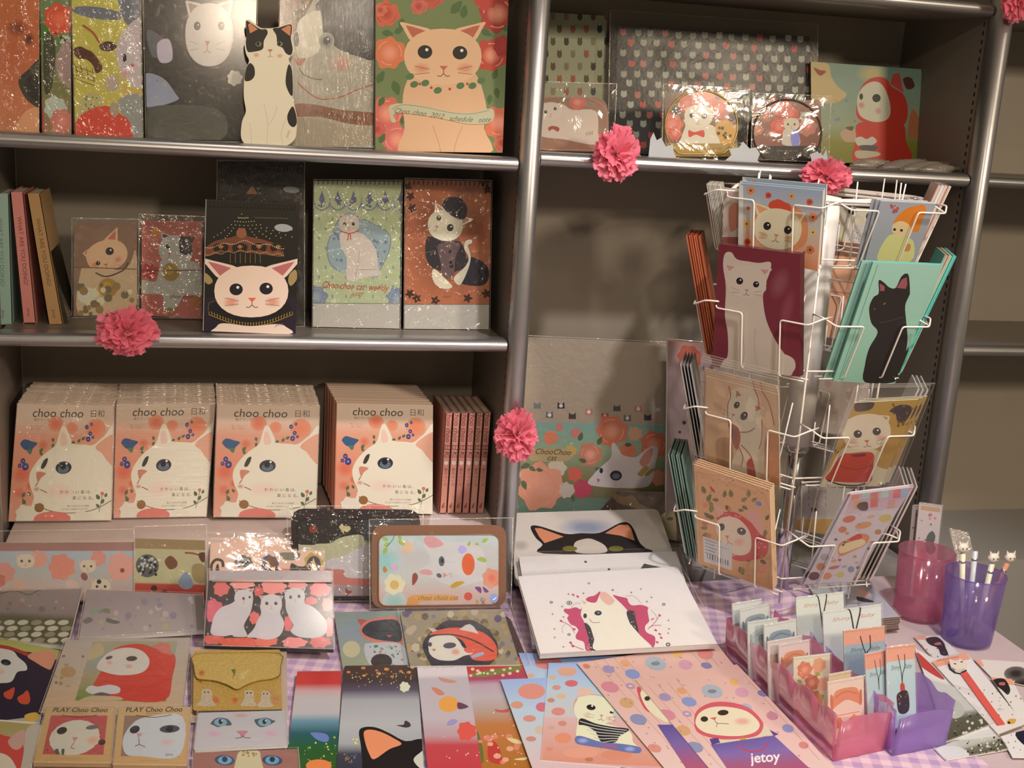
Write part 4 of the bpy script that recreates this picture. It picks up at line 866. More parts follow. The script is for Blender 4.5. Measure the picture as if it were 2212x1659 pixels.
a.P('#b43020',z8([(930,920),(1250,920),(1290,1060),(1320,1240),(900,1240),(905,1050)])); a.P('#b43222',z8([(905,860),(930,680),(980,600),(1060,565),(1140,580),(1180,640),(1270,700),(1305,800),(1290,920),(1200,960),(1000,930)])); a.P('#b8403a',z8([(1170,620),(1190,545),(1240,535),(1275,690)]),False)
a.P('#bcb092',z8([(915,720),(960,640),(1040,600),(1110,630),(1160,740),(1170,850),(1130,905),(1040,915),(950,880),(915,820)])); a.E('#27241c',*z8([(1062,730)])[0],9,9); a.E('#2c2a22',*z8([(943,718)])[0],4,7); a.G('#b87a66','#bcb092',*z8([(945,785)])[0],9,9); a.G('#b88470','#bcb092',*z8([(1075,830)])[0],9,9)
a.P('#b8ac94',z8([(895,1050),(940,1030),(985,1050),(1030,1030),(1065,1070),(1000,1105),(920,1100)])); a.P('#4a4644',z8([(930,1100),(1070,1105),(1040,1150),(980,1160)])); a.P('#b09a7a',z8([(905,1140),(1070,1150),(1080,1180),(920,1200)]))
card('print_card', 'green and red print of a white face in a red hood, right bay upper shelf', 'card', z8([(550,445),(1412,505),(1437,1225),(560,1240)]), S(2.46,ZR1,8), a, '#7b8a72', thick=.006, side='#5a5a40')
# clear rolls
def clear_roll(label, c0, c1, r, Y0, Y1, seed):
    p, q = onY(*c0, Y0), onY(*c1, Y1); d = (q-p); n = 16; V = []; Fc = []; u = d.cross(Vector((0,0,1))).normalized(); w = u.cross(d).normalized(); seg = 14
    for i in range(n+1):
        t = i/n; rr = r*(.35+.65*math.sin(min(1,max(0,(t*1.16-.08)))*PI)**.6)
        for k in range(seg):
            an = 2*PI*k/seg+t*2.6; q_ = rr*(1+.22*math.sin(an*3+t*9))
            V.append(p+d*t+u*(q_*math.cos(an))+w*(q_*math.sin(an)*.8))
    for i in range(n):
        for k in range(seg): b = (k+1)%seg; Fc.append((i*seg+k, i*seg+b, (i+1)*seg+b, (i+1)*seg+k))
    zlo = min(v.z for v in V); V = [v+Vector((0,0,ZR1+.0005-zlo)) for v in V]
    o = mesh_obj('clear_wrapped_roll', V, Fc, film('clear_roll_film', haze=.62, rough=.15, bump=.002, scale=(60,60,60), gloss=.14, hazecol=(.62,.58,.53)), None, None, (p+q)/2, True)
    tag(o, label, 'wrapped roll', 'clear twisted rolls on the right bay shelf')
clear_roll('pale clear-wrapped piece under the red-hooded print, left end of the rolls', (1842,336), (1922,330), .014, 2.30, 2.33, 1)
clear_roll('clear twisted roll left of the middle of the row', (1905,352), (2000,336), .0135, 2.285, 2.36, 2)
clear_roll('clear twisted roll right of the middle of the row', (1950,362), (2048,350), .0135, 2.275, 2.34, 3)
clear_roll('clear twisted roll at the right end of the row by the side panel', (1990,374), (2070,372), .012, 2.268, 2.30, 4)

# ------------------------------------------------------------------ right bay, base shelf: packs leaning at the back
ZB = .551
z9 = lambda L: [(1080+x/3.77, 720+y/3.77) for x, y in L]
def q9(x, y): return z9([(x,y)])[0]
a = Art('shelf', None, 46); a.V([(0,'#a08a70'),(1,'#9c846a')], rq(1080,735,1470,930)); a.V([(0,'#74907e'),(.35,'#86906c'),(.7,'#75693c'),(1,'#6c5c3c')], [q9(60,770),q9(1340,800),q9(1330,1420),q9(60,1395)]); a.R('#5f7058',1080,q9(0,1393)[1],1470,1150)
for i, (x, y, h) in enumerate(((300,640,'#6a6660'),(400,715,'#5a5650'),(493,640,'#262220'),(585,725,'#3c2c24'),(720,690,'#b0604c'),(850,725,'#9a3c30'),(948,660,'#4a4038'),(1033,740,'#54504a'),(1122,665,'#a86050'),(1198,735,'#2c2a30'),(1280,670,'#a0948c'))): a.P(h,[(q9(x,y)[0]+u*8,q9(x,y)[1]+v*8) for u,v in ((-1,.9),(-.9,-.9),(-.3,-.4),(.3,-.4),(.9,-.9),(1,.9))],False); a.E('#c8b8a8' if i%3 else h,q9(x,y)[0],q9(x,y)[1]+1,4,4)
for x, y, r, h in ((410,905,55,'#c8704c'),(905,850,120,'#c06848'),(1095,870,55,'#c08c68'),(480,820,30,'#b86a54'),(612,865,38,'#bc6a5a'),(570,1010,45,'#b8904c'),(730,1040,90,'#b86c50'),(1035,1015,65,'#c06a48'),(1250,960,105,'#bc5c40'),(460,1150,70,'#c0a888'),(605,1200,55,'#c05440'),(330,1300,180,'#cc8464'),(540,1330,60,'#b8a08a'),(670,1320,70,'#ac3848'),(110,1200,55,'#bca084'),(90,1330,60,'#b88a5c'),(1290,1230,60,'#c07c5c')): a.FL(h,*q9(x,y),r/3.77*1.05,'#d08a6c' if r > 80 else None)
for x, y, l, an in ((240,1120,22,160),(180,1250,22,70),(480,1080,18,-40),(640,930,20,-70),(790,960,20,-60),(700,1100,18,200),(770,1150,24,30),(1010,960,16,0),(230,1140,18,30),(290,1160,16,10),(580,1370,16,70)): a.LF('#4c5636',*q9(x,y),l,an)
a.P('#a88a5c',z9([(230,1000),(300,990),(520,990),(560,1020),(545,1090),(300,1095),(240,1080)])); a.T('#33241a','ChooChoo',*q9(425,1020),17,2,shear=.35); a.T('#33241a','cat',*q9(415,1068),17,2,shear=.35)
a.P('#c0aca0',z9([(735,1290),(760,1200),(830,1130),(900,1060),(905,960),(930,945),(970,1010),(1000,1045),(1100,1060),(1180,1000),(1250,970),(1285,1000),(1260,1120),(1240,1230),(1150,1310)])); a.P('#b87462',z9([(1130,1100),(1180,1020),(1240,990),(1220,1090),(1170,1140)])); a.E('#1e1c22',*q9(940,1210),13,11); a.E('#566070',*q9(940,1215),8,6); a.E('#24221f',*q9(820,1170),4,6); a.P('#b05a4c',z9([(785,1230),(815,1245),(790,1270)]),False)
for k in range(5): a.LF('#9a7a34',*q9(1160+k*12,1190-k*14+20),14,200); a.LF('#9a7a34',*q9(1175+k*10,1190-k*8+20),14,-30)
card('poster_pack', 'tall wrapped floral sheet pack with a white cat leaning right of the centre post', 'pack', [(1113,742),(1458,758),(1446,1150),(1090,1150)], S(2.515,ZB,6), a, '#a08c80', thick=.008, sleeve=M_FILM, m=M_PRINT, group='sheet packs at the back of the right bay')
a = Art('shelf', None, 47); a.V([(0,'#a86a58'),(.06,'#a08074'),(1,'#9a8074')], rq(1430,740,1560,1210)); a.FL('#a84e3a',*q9(1540,220),26,'#b8644c'); a.T('#c89a84','cat',*q9(1555,215),8); a.D(['#5a4a40','#2c2826'],(1460,800,1540,960),14,3,5); a.P('#6c2820',[(1505,960),(1540,950),(1545,1010),(1508,1020)]); a.D(['#3a2c2c'],(1490,1020,1545,1180),10,4,8)
card('poster_pack', 'peach sheet pack with a red stamp mark, half hidden behind the card rack', 'pack', [(1442,742),(1552,752),(1545,1165),(1438,1160)], S(2.44,ZB,7), a, '#9a8074', thick=.008, sleeve=M_FILMV, group='sheet packs at the back of the right bay')
a = Art('table', None, 48); a.R('#3a1c16',1250,1050,1560,1250); a.P('#6a4a20',z9([(910,1320),(1000,1350),(1080,1340),(1130,1400),(1190,1440),(1170,1480),(1090,1440),(960,1400)])); a.G('#241010','#3a1c16',*q9(950,1470),30,8); a.P('#a89464',z9([(1290,1560),(1320,1490),(1420,1480),(1430,1760),(1330,1740),(1290,1650)])); a.E('#2a2620',*q9(1382,1530),7,4)
card('wrapped_bag', 'dark brown wrapped bag with a yellow cat behind the white tote bags', 'bag', [(1290,1066),(1500,1072),(1505,1180),(1268,1142)], ('f', ZB, 62), a, '#3a1c16', thick=.012, sleeve=M_FILM, m=M_GLOSSY)
# tote bags
z10 = lambda L: [(1080+x/4.608, 1080+y/4.608) for x, y in L]
def q10(x, y): return z10([(x,y)])[0]
a = Art('table', None, 49); a.R('#c8b8aa',1080,1090,1500,1280); a.G('#8e8f9c','#c8b8aa',*q10(850,340),70,22); a.G('#a8998e','#c8b8aa',*q10(200,520),22,14)
a.P('#2c2422',z10([(300,335),(380,322),(640,400),(800,395),(990,390),(1180,295),(1270,290),(1330,360),(1380,480),(1440,540),(1510,572),(1400,600),(430,600),(420,510),(350,440)])); a.P('#c87e5c',z10([(340,345),(400,345),(630,430),(440,495),(385,430)]),False); a.P('#c87e5c',z10([(1040,395),(1180,310),(1270,310),(1300,350),(1335,470),(1200,420)]),False)
a.P('#b8a898',z10([(740,490),(850,450),(930,460),(1040,520),(1040,590),(760,590)])); a.E('#6a602c',*q10(690,550),16,6); a.E('#6a602c',*q10(1150,550),16,6)
card('tote_bag', 'folded white tote bag with black cat ears, at the back of the tote stack', 'bag', [(1100,1122),(1420,1112),(1470,1262),(1112,1270)], ('f', .556, 9), a, '#c8b8aa', thick=.014, m=M_CLOTHP, side='#b0a294', rnd=14, group='folded white tote bags')
a = Art('table', None, 50); a.V([(0,'#d6c8be'),(1,'#c8bab2')], rq(1100,1190,1540,1390)); a.P('#3a3a34',z10([(1395,735),(1430,685),(1600,722)]),False); a.E('#4a4644',*q10(848,668),3,2.4); a.E('#4a4644',*q10(1080,742),3,2.4)
card('tote_bag', 'folded white tote bag in clear wrap, middle of the tote stack', 'bag', [(1120,1214),(1460,1202),(1520,1400),(1150,1405)], ('f', .545, 7), a, '#d0c2b8', thick=.010, m=M_CLOTHP, side='#b8aaa2', sleeve=M_FILM, sl_q=[(1112,1206),(1468,1196),(1528,1400),(1150,1408)], group='folded white tote bags')
a = Art('table', None, 51); a.V([(0,'#d8cac4'),(1,'#dacabc')], rq(1090,1225,1560,1440))
pk = '#b84c66'
a.P(pk,z10([(820,1105),(800,1140),(750,1120),(690,1135),(640,1135),(635,1165),(680,1200),(665,1230),(700,1290),(745,1310),(775,1350),(750,1400),(760,1440),(830,1470),(850,1550),(910,1550),(880,1430),(860,1330),(830,1260),(800,1190)])); a.P(pk,z10([(1120,1000),(1180,1010),(1260,1030),(1270,1060),(1310,1100),(1400,1095),(1470,1120),(1465,1150),(1475,1220),(1480,1260),(1440,1310),(1455,1370),(1540,1420),(1510,1530),(1380,1400),(1340,1300),(1300,1200),(1220,1100)])); a.P(pk,z10([(850,1040),(880,1015),(940,1000),(990,960),(1000,1000),(950,1070),(880,1065)]))
a.P('#45403f',z10([(835,1280),(890,1310),(930,1430),(970,1560),(900,1550),(870,1400)])); a.P('#45403f',z10([(1255,1165),(1330,1160),(1345,1230),(1380,1400),(1300,1300)])); a.D(['#d8c8c0'],(*q10(860,1310),*q10(930,1540)),12,.8,1.2); a.D(['#d8c8c0'],(*q10(1270,1180),*q10(1340,1330)),9,.8,1.2)
a.P('#dccdb8',z10([(905,1340),(880,1300),(830,1250),(805,1190),(815,1120),(795,1040),(850,1060),(900,1075),(950,1075),(985,1000),(1010,955),(1070,975),(1140,1040),(1210,1120),(1250,1200),(1270,1260),(1390,1400),(1500,1560),(965,1560),(935,1430)])); a.P('#d8a896',z10([(990,985),(1040,965),(1100,1010),(1135,1060),(1080,1100),(1010,1050)])); a.P('#d8a896',z10([(800,1045),(860,1070),(835,1095)]),False)
a.E('#3a4246',*q10(972,1178),8,5.4); a.E('#3a4246',*q10(843,1206),4,5.4); a.E('#c8c0b8',*q10(976,1174),1.4); a.L('#8a5c48',z10([(890,1235),(905,1265),(940,1275),(990,1270)]),1.2)
dk = '#4a4442'
for x, y, r in ((880,880,2.6),(1118,947,2.6),(507,1070,3.4),(1625,1090,3.6),(683,1393,3.4),(1668,1492,5)): a.E(dk,*q10(x,y),r,r*.8); a.E('#d8c8bc',*q10(x,y),r*.5,r*.35)
a.E(dk,*q10(686,1076),6,4.6); a.E('#d8c8bc',*q10(686,1076),4.4,3.2); a.E(dk,*q10(686,1076),2.4,1.8)
for x, y in ((678,988),(520,1188),(627,1217),(541,1422),(1503,1020),(1458,1062),(1302,972),(1668,1378),(1678,1336),(826,980),(1397,937),(1672,1250),(538,1338),(627,1517),(615,1112)): 
    X, Y_ = q10(x,y); a.L(dk,[(X-2.6,Y_),(X+2.6,Y_)],.9,False); a.L(dk,[(X,Y_-2.4),(X,Y_+2.4)],.9,False)
for L_ in ([(1465,1340),(1520,1290),(1560,1240),(1585,1190)],[(1600,1300),(1540,1300),(1480,1320)],[(1500,1240),(1530,1230),(1500,1250)],[(590,1250),(640,1275),(700,1310),(740,1380)],[(690,1480),(760,1520),(830,1545)]): a.L(pk,z10(L_),1.3)
for x, y in ((725,995),(770,1012),(1585,1200),(1545,1350),(1585,1388),(1600,1425),(1560,1470),(605,1258),(735,1340),(700,1475),(720,1510)): a.E(pk,*q10(x,y),3.4,2.2,30)
for L_ in ([(700,1130),(740,1085),(800,1080)],[(1240,1010),(1330,1010),(1400,1080)],[(1500,1150),(1540,1190),(1560,1240)],[(620,1380),(615,1320),(650,1290)]): a.L('#8c8078',z10(L_),.8)
card('tote_bag', 'white tote bag with a pink bush print, top of the tote stack', 'bag', [(1118,1256),(1462,1234),(1548,1402),(1166,1424)], ('f', .557, 5), a, '#dacac0', thick=.010, m=M_CLOTHP, side='#c0b0a6', sleeve=M_FILM, sl_q=[(1112,1248),(1470,1232),(1562,1404),(1162,1430)], group='folded white tote bags')
# ------------------------------------------------------------------ wire card rack
RC = Vector((1.12, 2.12, 0))
FACES = {'L':(214,0,9),'R':(274,.03,22),'XL':(154,0,15),'XR':(334,.01,17),'BR':(34,0,10),'BL':(94,0,10)}
def fr(face):
    ph, to, tl = FACES[face]; a = math.radians(ph); n = Vector((math.cos(a), math.sin(a), 0)); t = Vector((-math.sin(a), math.cos(a), 0)); return n, t, to, math.radians(tl)
TZ = [1.345, 1.14, .935, .727]
rack = tag(empty('wire_card_rack', RC+Vector((0,0,ZT))), 'white wire card rack with six columns of pockets standing on the table', 'card rack')
RR = lambda r: r
mb = MB(); mb.lathe(RC, [(0,.868),(.028,.868),(.028,1.352),(0,1.356)], 32); part('pole', mb, M_WHITE, rack, True)
mb = MB(); mb.lathe(RC, [(0,.548),(.017,.548),(.017,.852),(0,.852)], 32); mb.lathe(RC, [(0,.852),(.022,.852),(.026,.858),(.026,.866),(.022,.869),(0,.869)], 32); part('chrome_tube', mb, M_CHROME, rack, True)
mb = MB(); mb.lathe(RC, [(0,.5325),(.06,.5325),(.06,.538),(.03,.548),(0,.548)], 40); part('base', mb, M_CHROME, rack, False)
mb = MB()
for z, R in ((1.358,.197),(1.356,.175),(1.350,.150)):
    P = [RC+Vector((R*math.cos(math.radians(p)), R*math.sin(math.radians(p)), z)) for p in (183,243,303,3,63,123)]; mb.tube(polyround(P+[P[0]], .02), .0034, 8)
for p in (183,243,303,3,63,123):
    e = Vector((math.cos(math.radians(p)), math.sin(math.radians(p)), 0)); mb.tube([RC+e*.02+Vector((0,0,1.347)), RC+e*.195+Vector((0,0,1.353))], .0022)
    mb.tube([RC+e*.158+Vector((0,0,1.352)), RC+e*.150+Vector((0,0,.59))], .0020)
for z in (1.25,1.045,.84,.64):
    for R in (.152,):
        P = [RC+Vector((R*math.cos(math.radians(p)), R*math.sin(math.radians(p)), z)) for p in (183,243,303,3,63,123)]; mb.tube(P+[P[0]], .0017)
for z in (1.2, .87, .62):
    for p in (183,303,63): e = Vector((math.cos(math.radians(p)), math.sin(math.radians(p)), 0)); mb.tube([RC+e*.02+Vector((0,0,z)), RC+e*.152+Vector((0,0,z))], .0017)
part('frame', mb, M_WIRE, rack, True)
for fc in FACES:
    n, t, to, tl = fr(fc)
    for zw in TZ:
        mb = MB(); z0 = zw-.105; rb = .19-.105*math.tan(tl)
        ex = {'XL':.032,'XR':.015}.get(fc, 0); pt = lambda tt, z, r: RC+t*(tt+to)+n*(r+ex*(r > .14))+Vector((0,0,z))
        for s in (-1, 1):
            mb.tube(polyround([pt(s*.112,zw+.012,.135), pt(s*.113,zw+.012,.168), pt(s*.096,zw,.19), pt(s*.04,zw,.19), pt(s*.04,z0,rb), pt(s*.04,z0-.002,rb-.028), pt(s*.04,z0+.05,rb-.03)], .006), .00165, 7)
            mb.tube([pt(s*.04,z0-.002,rb-.028), pt(s*.05,z0+.15,.128)], .0014, 6)
        mb.tube([pt(-.085,z0-.003,rb-.012), pt(.085,z0-.003,rb-.012)], .0014, 6); mb.tube([pt(-.085,z0-.002,rb-.028), pt(.085,z0-.002,rb-.028)], .0014, 6)
        part('pocket', mb, M_WIRE, rack, True)
def rp(face, tier, dr=0.0, dz=0.0):
    n, t, to, tl = fr(face); z0 = TZ[tier]-.105; rb = .19-.105*math.tan(tl)
    nn = n*math.cos(tl)-Vector((0,0,1))*math.sin(tl)
    return ('p', RC+n*(rb-.006+dr)+Vector((0,0,z0+dz)), nn)
CG = 'cards and booklets in the wire card rack'
# ---- front-left column
zr1 = lambda L: [(1420+x/4.88, 340+y/4.88) for x, y in L]
def u1(x, y): return zr1([(x,y)])[0]
a = Art('rack', None, 60); a.V([(0,'#8a94a0'),(.5,'#b0a090'),(.8,'#c8906c'),(1,'#c47a50')], zr1([(860,270),(1750,350),(1690,1200),(850,1000)])); a.P('#c4beb0',zr1([(850,260),(905,300),(905,960),(850,960)]),False)
for x, y, r, h in ((985,350,42,'#c47844'),(1170,400,32,'#b84030'),(1415,410,30,'#c88444'),(1605,470,34,'#b84634'),(1640,630,46,'#c8764a'),(960,535,22,'#b05a34'),(940,700,36,'#c89444'),(1640,790,32,'#c4a050'),(950,890,34,'#b83c2c'),(1610,975,44,'#b8683c'),(1550,1000,14,'#8a5a4a')): a.FL(h,*u1(x,y),r/4.88); a.E('#5a3420',*u1(x,y),r/4.88*.3)
a.P('#c07a50',zr1([(1035,600),(1150,520),(1400,500),(1550,600),(1590,760),(1540,930),(1300,1010),(1050,880),(1010,700)])); a.P('#b8442c',zr1([(1180,480),(1270,440),(1340,470),(1400,500),(1390,570),(1200,560)]))
a.CAT(*u1(1270,750),52,45,'#c8b894','#c8885c','#241e1a',rot=8,ears=((-42,1.62),(44,1.4)),eyes=((-.45,-.05,.16),(.42,.0,.16)),nose=(-.02,.32),blush=('#c4946a',1))
for k in range(3):
    o_ = card('greeting_card', 'blue card with a cat in an orange hood, top of the front-left rack column', 'card', zr1([(860,270),(1750,350),(1690,1200),(850,1010)]), rp('L',0), a, '#b0a090', thick=.0022, side='#c8beac', group=CG) if k == 0 else dup(o_, -root_sheet['greeting_card'].n*(.0032*k)+Vector((0,0,.003*k)), 'card standing behind the blue orange-hooded cat card in the rack')
a = Art('rack', None, 61); a.R('#6c2830',1520,520,1740,830); a.G('#7c4046','#6c2830',*u1(1290,1330),22,40,20); a.G('#7c3a40','#6c2830',*u1(1370,1600),16,50,14)
a.P('#b8a490',[(1562,575),(1566,548),(1580,545),(1592,560),(1618,565),(1640,568),(1664,566),(1664,585),(1655,610),(1655,625),(1648,640),(1655,690),(1675,735),(1695,765),(1712,790),(1710,810),(1690,812),(1650,812),(1563,800),(1562,780),(1572,768),(1572,720),(1566,680),(1568,620)])
a.CAT(1612,608,44,36,'#bba894','#b08074','#1e1c1c',rot=7,ears=((-48,1.5),(46,1.5)),eyes=((-.32,.02,.17),(.5,.10,.15)),nose=(.08,.50),nosec='#b07464'); a.L('#a08c78',[(1600,700),(1608,760),(1600,795)],1); a.L('#a08c78',[(1632,710),(1630,760),(1640,800)],1)
a.P('#bba894',[(1672,770),(1690,764),(1714,775),(1718,795),(1706,808),(1684,811)])
o_ = card('booklet', 'dark maroon booklet with a seated white cat, second pocket of the front-left rack column', 'booklet', [(1553,527),(1729,549),(1727,814),(1537,792)], rp('L',1), a, '#6c2830', thick=.010, side='#4c1c20', group=CG, m=M_GLOSSY)
dup(o_, -root_sheet[o_.name].n*.0115+Vector((-.004,0,-.002)), 'dark maroon booklet behind the seated-cat one in the rack')
zr3 = lambda L: [(1400+x/4.88, 660+y/4.88) for x, y in L]
def u3(x, y): return zr3([(x,y)])[0]
a = Art('rack', None, 62); a.V([(0,'#c4a07c'),(1,'#c49a70')], [(1515,800),(1690,850),(1690,1060),(1515,1000)]); a.P('#a87c58',zr3([(720,1420),(860,1400),(900,1560),(860,1750),(740,1800),(720,1600)])); a.P('#b87848',zr3([(1240,1400),(1390,1400),(1390,1900),(1250,1800)]))
a.P('#c8b498',zr3([(870,900),(1000,860),(1120,900),(1180,1100),(1210,1300),(1220,1560),(1200,1800),(1100,1850),(900,1800),(880,1660),(960,1480),(900,1300),(850,1200),(840,1020)])); 
a.CAT(*u3(975,1120),31,36,'#c8b498','#a86a54','#2e2624',rot=28,ears=((-38,1.55),(52,1.6)),eyes=((-.45,-.25,.19),(.35,.12,.24)),nose=(-.35,.35),nosec='#b05a40')
for L_ in ([(850,850),(870,950),(840,1060),(850,1250),(900,1380),(960,1500),(1000,1600),(980,1700)],[(1120,880),(1160,980),(1170,1090)],[(1200,900),(1270,1020),(1310,1160),(1330,1260)],[(1200,1200),(1200,1400),(1170,1510)],[(980,1470),(1060,1550),(1100,1640),(1080,1700)]): a.L('#a04c34',zr3(L_),2)
a.P('#96503c',zr3([(860,1250),(950,1290),(975,1400),(940,1520),(890,1440)])); a.P('#78504e',zr3([(885,1300),(930,1310),(940,1400),(905,1420)])); a.P('#a03c2c',zr3([(1040,1660),(1100,1620),(1140,1850),(1060,1800)])); a.L('#5a4438',zr3([(970,1335),(1060,1330),(1125,1290)]),1.6)
o_ = card('greeting_card', 'cream card with a white cat tangled in red ribbon, clear flap above, third pocket front-left', 'card', [(1525,812),(1682,852),(1684,1052),(1522,992)], rp('L',2), a, '#c4a07c', thick=.002, side='#cbb49a', group=CG, sleeve=M_FILMT, sl_q=[(1518,778),(1686,820),(1688,1056),(1516,998)])
n_ = root_sheet[o_.name].n
for k in (1,2,3): dup(o_, -n_*(.0042*k)+Vector((-.004*k,0,.004*k)), 'sleeved card standing behind the red ribbon cat card')
zr5 = lambda L: [(1400+x/4.88, 960+y/4.88) for x, y in L]
def u5(x, y): return zr5([(x,y)])[0]
a = Art('rack', None, 63); a.V([(0,'#c8946c'),(1,'#c08858')], zr5([(440,190),(1290,470),(1330,1540),(480,1240)])); a.L('#b08058',zr5([(510,290),(1230,540),(1270,1480)]),1); a.L('#b08058',zr5([(510,290),(560,1230)]),1); a.D(['#8a7048','#a08460'],(1510,1030,1660,1070),30,.8,2)
for x, y, l, an in ((600,520,20,-110),(620,600,20,-60),(660,720,22,-80),(680,660,18,-120),(700,780,20,200),(800,560,18,-80),(820,640,18,60),(745,590,16,190),(880,560,20,-100),(980,600,18,-30),(990,650,16,30),(1060,560,20,-90),(1090,600,16,-30),(630,880,18,180),(640,940,18,160),(960,1290,22,60),(1000,1290,20,100),(1030,1230,20,-30),(1180,1220,18,30),(1240,900,18,100),(1240,800,16,-60),(650,770,18,220),(950,690,14,10)): a.LF(a.rnd.choice(['#6a6438','#7c7040','#5c5034']),*u5(x,y),l*.9,an)
for x, y, r, h in ((600,640,30,'#c47a60'),(600,830,34,'#b86a50'),(1200,1310,50,'#c47c64'),(1110,1330,30,'#b08848'),(640,960,24,'#b87048'),(860,680,20,'#c47060')): a.FL(h,*u5(x,y),r/4.88)
a.P('#a83c3c',zr5([(650,440),(680,460),(710,500),(670,490)])); a.P('#6c74a4',zr5([(1140,600),(1190,610),(1190,650),(1140,640)]))
a.P('#b8403c',zr5([(730,760),(820,710),(930,720),(1040,790),(1150,880),(1240,980),(1270,1090),(1220,1190),(1080,1220),(960,1230),(880,1190),(1000,1150),(1080,1100),(1080,960),(1000,860),(880,780),(740,800)])); a.P('#c89484',zr5([(690,620),(760,660),(810,710),(740,770)]),False); a.P('#c89080',zr5([(1040,740),(1090,680),(1150,690),(1200,790),(1210,960),(1130,880)]))
a.P('#cfb49c',zr5([(715,850),(760,780),(850,760),(960,790),(1060,900),(1090,1020),(1070,1130),(980,1170),(880,1140),(780,1040),(730,940)])); a.E('#4a4440',*u5(775,870),7,8,10); a.E('#4a4440',*u5(985,915),10,8,20); a.E('#d8ccc0',*u5(985,905),2); a.P('#b86a48',zr5([(815,960),(855,960),(835,1000)]),False); a.L('#9a6040',zr5([(835,1000),(850,1030),(890,1055)]),1.3); a.L('#9a6040',zr5([(850,1030),(830,1050)]),1.2); a.G('#cc9880','#cfb49c',*u5(960,1030),14,11)
a.D(['#d0b0a0'],(*u5(760,720),*u5(1000,780)),8,1.2); a.D(['#d0b0a0'],(*u5(1120,950),*u5(1240,1180)),14,1.2)
Q = zr5([(580,965),(885,1070),(885,1330),(590,1235)]); a.P('#c0b4ac',Q,False)
for k in range(5): x0, y0 = u5(600,1000+k*34); a.L('#6a6462',[(x0,y0),(x0+26-4*(k%2),y0+9-1.5*(k%2))],1.2,False)
for k in range(9): x0, y0 = u5(625+k*27,1150+k*9); a.L('#3a3634',[(x0,y0),(x0+.4,y0+11)],1.1+(k%3)*.5,False)
for k in range(5): x0, y0 = u5(730+k*26,1070+k*8); a.L('#7a7472',[(x0,y0),(x0+4,y0+1.4)],1.2,False)
o_ = card('card_set', 'peach card set with a red-scarfed cat and a white price label, lowest front-left pocket', 'card set', [(1499,1003),(1663,1058),(1670,1276),(1508,1217)], rp('L',3), a, '#c8946c', thick=.003, side='#d0a476', group=CG, sleeve=M_FILM, m=M_PRINT)
n_ = root_sheet[o_.name].n
for k in (1,2,3): dup(o_, -n_*(.0062*k)+Vector((-.0015*k,0,.0015*k)), 'peach card set standing behind the labelled one in the lowest front-left pocket')
# ---- front-right column
zq2 = lambda L: [(1740+x/4.366, 340+y/4.366) for x, y in L]
def w2(x, y): return zq2([(x,y)])[0]
a = Art('rack', None, 64); a.R('#8c8a8c',1850,420,2050,600); a.P('#c06c24',zq2([(830,620),(880,540),(960,480),(1050,455),(1120,450),(1140,510),(1110,570),(1060,700),(1000,690),(960,640),(870,650)])); a.P('#c4a478',zq2([(820,640),(900,600),(980,640),(990,720),(920,760),(830,720)])); a.P('#b8ae70',zq2([(780,740),(930,750),(1020,800),(990,980),(680,980)])); a.E('#241c18',*w2(840,680),3); a.E('#241c18',*w2(905,688),3); a.P('#b0743c',zq2([(940,820),(990,820),(980,880),(930,880)])); a.D(['#9c4444'],(*w2(800,450),*w2(880,520)),7,2,4)
o_ = card('greeting_card', 'grey card with an orange-haired figure, top of the front-right rack column', 'card', [(1903,434),(2022,440),(1975,572),(1862,590)], rp('R',0), a, '#8c8a8c', thick=.002, side='#b8b0a8', group=CG)
n_ = root_sheet[o_.name].n
for k in (1,2): dup(o_, -n_*(.004*k)+Vector((-.006*k,0,0)), 'grey card standing behind the orange-haired figure card')
a = Art('rack', None, 65); a.V([(0,'#8fb09c'),(1,'#86a890')], [(1880,565),(2040,572),(1925,830),(1795,820)]); a.L('#5c8070',[(1896,572),(1812,820)],1.5)
zq4 = lambda L: [(1700+x/4.609, 660+y/4.609) for x, y in L]
a.P('#2a2422',zq2([(690,1160),(740,1180),(790,1225),(850,1230),(900,1130),(945,1095),(975,1120),(985,1260),(980,1300),(940,1400),(950,1550),(960,1750),(900,2010),(830,2120),(560,2120),(560,1960),(600,1800),(680,1650),(620,1560),(600,1420),(640,1320),(690,1280)])); a.P('#8a4a50',zq2([(700,1190),(745,1215),(745,1260),(705,1260)]),False); a.P('#8a4a50',zq2([(860,1230),(910,1150),(955,1130),(960,1200),(945,1240)]),False); a.E('#6c5c24',*w2(745,1380),3.2,1.8,-30); a.E('#5a3a28',*w2(650,1430),2.4); a.L('#3e3436',zq2([(700,1560),(800,1540),(930,1500)]),2)
o_ = card('booklet', 'mint green booklet with a seated black cat, second pocket of the front-right rack column', 'booklet', [(1886,567),(2033,573),(1928,830),(1800,823)], rp('R',1), a, '#8ab09a', thick=.004, side='#5c9484', group=CG)
n_ = root_sheet[o_.name].n
for k in (1,2,3): dup(o_, -n_*(.0052*k)+Vector((.006*k-.03*(k==3),0,-.002*k)), 'mint green booklet behind the seated black cat one')
a = Art('rack', None, 66); a.V([(0,'#a88440'),(1,'#a87c3c')], [(1840,865),(1990,860),(1905,1050),(1770,1050)]); 
def w4(x, y): return zq4([(x,y)])[0]
a.P('#4a3c34',zq4([(690,970),(860,965),(850,1020),(780,1050),(680,1050)])); a.P('#3a2e34',zq4([(1020,1050),(1120,990),(1230,1000),(1240,1060),(1170,1160),(1100,1150),(1080,1080)])); a.D(['#6a4c24'],(*w4(1050,980),*w4(1250,1200)),14,2,4); a.D(['#5a3420'],(*w4(420,1330),*w4(520,1500)),9,2,4)
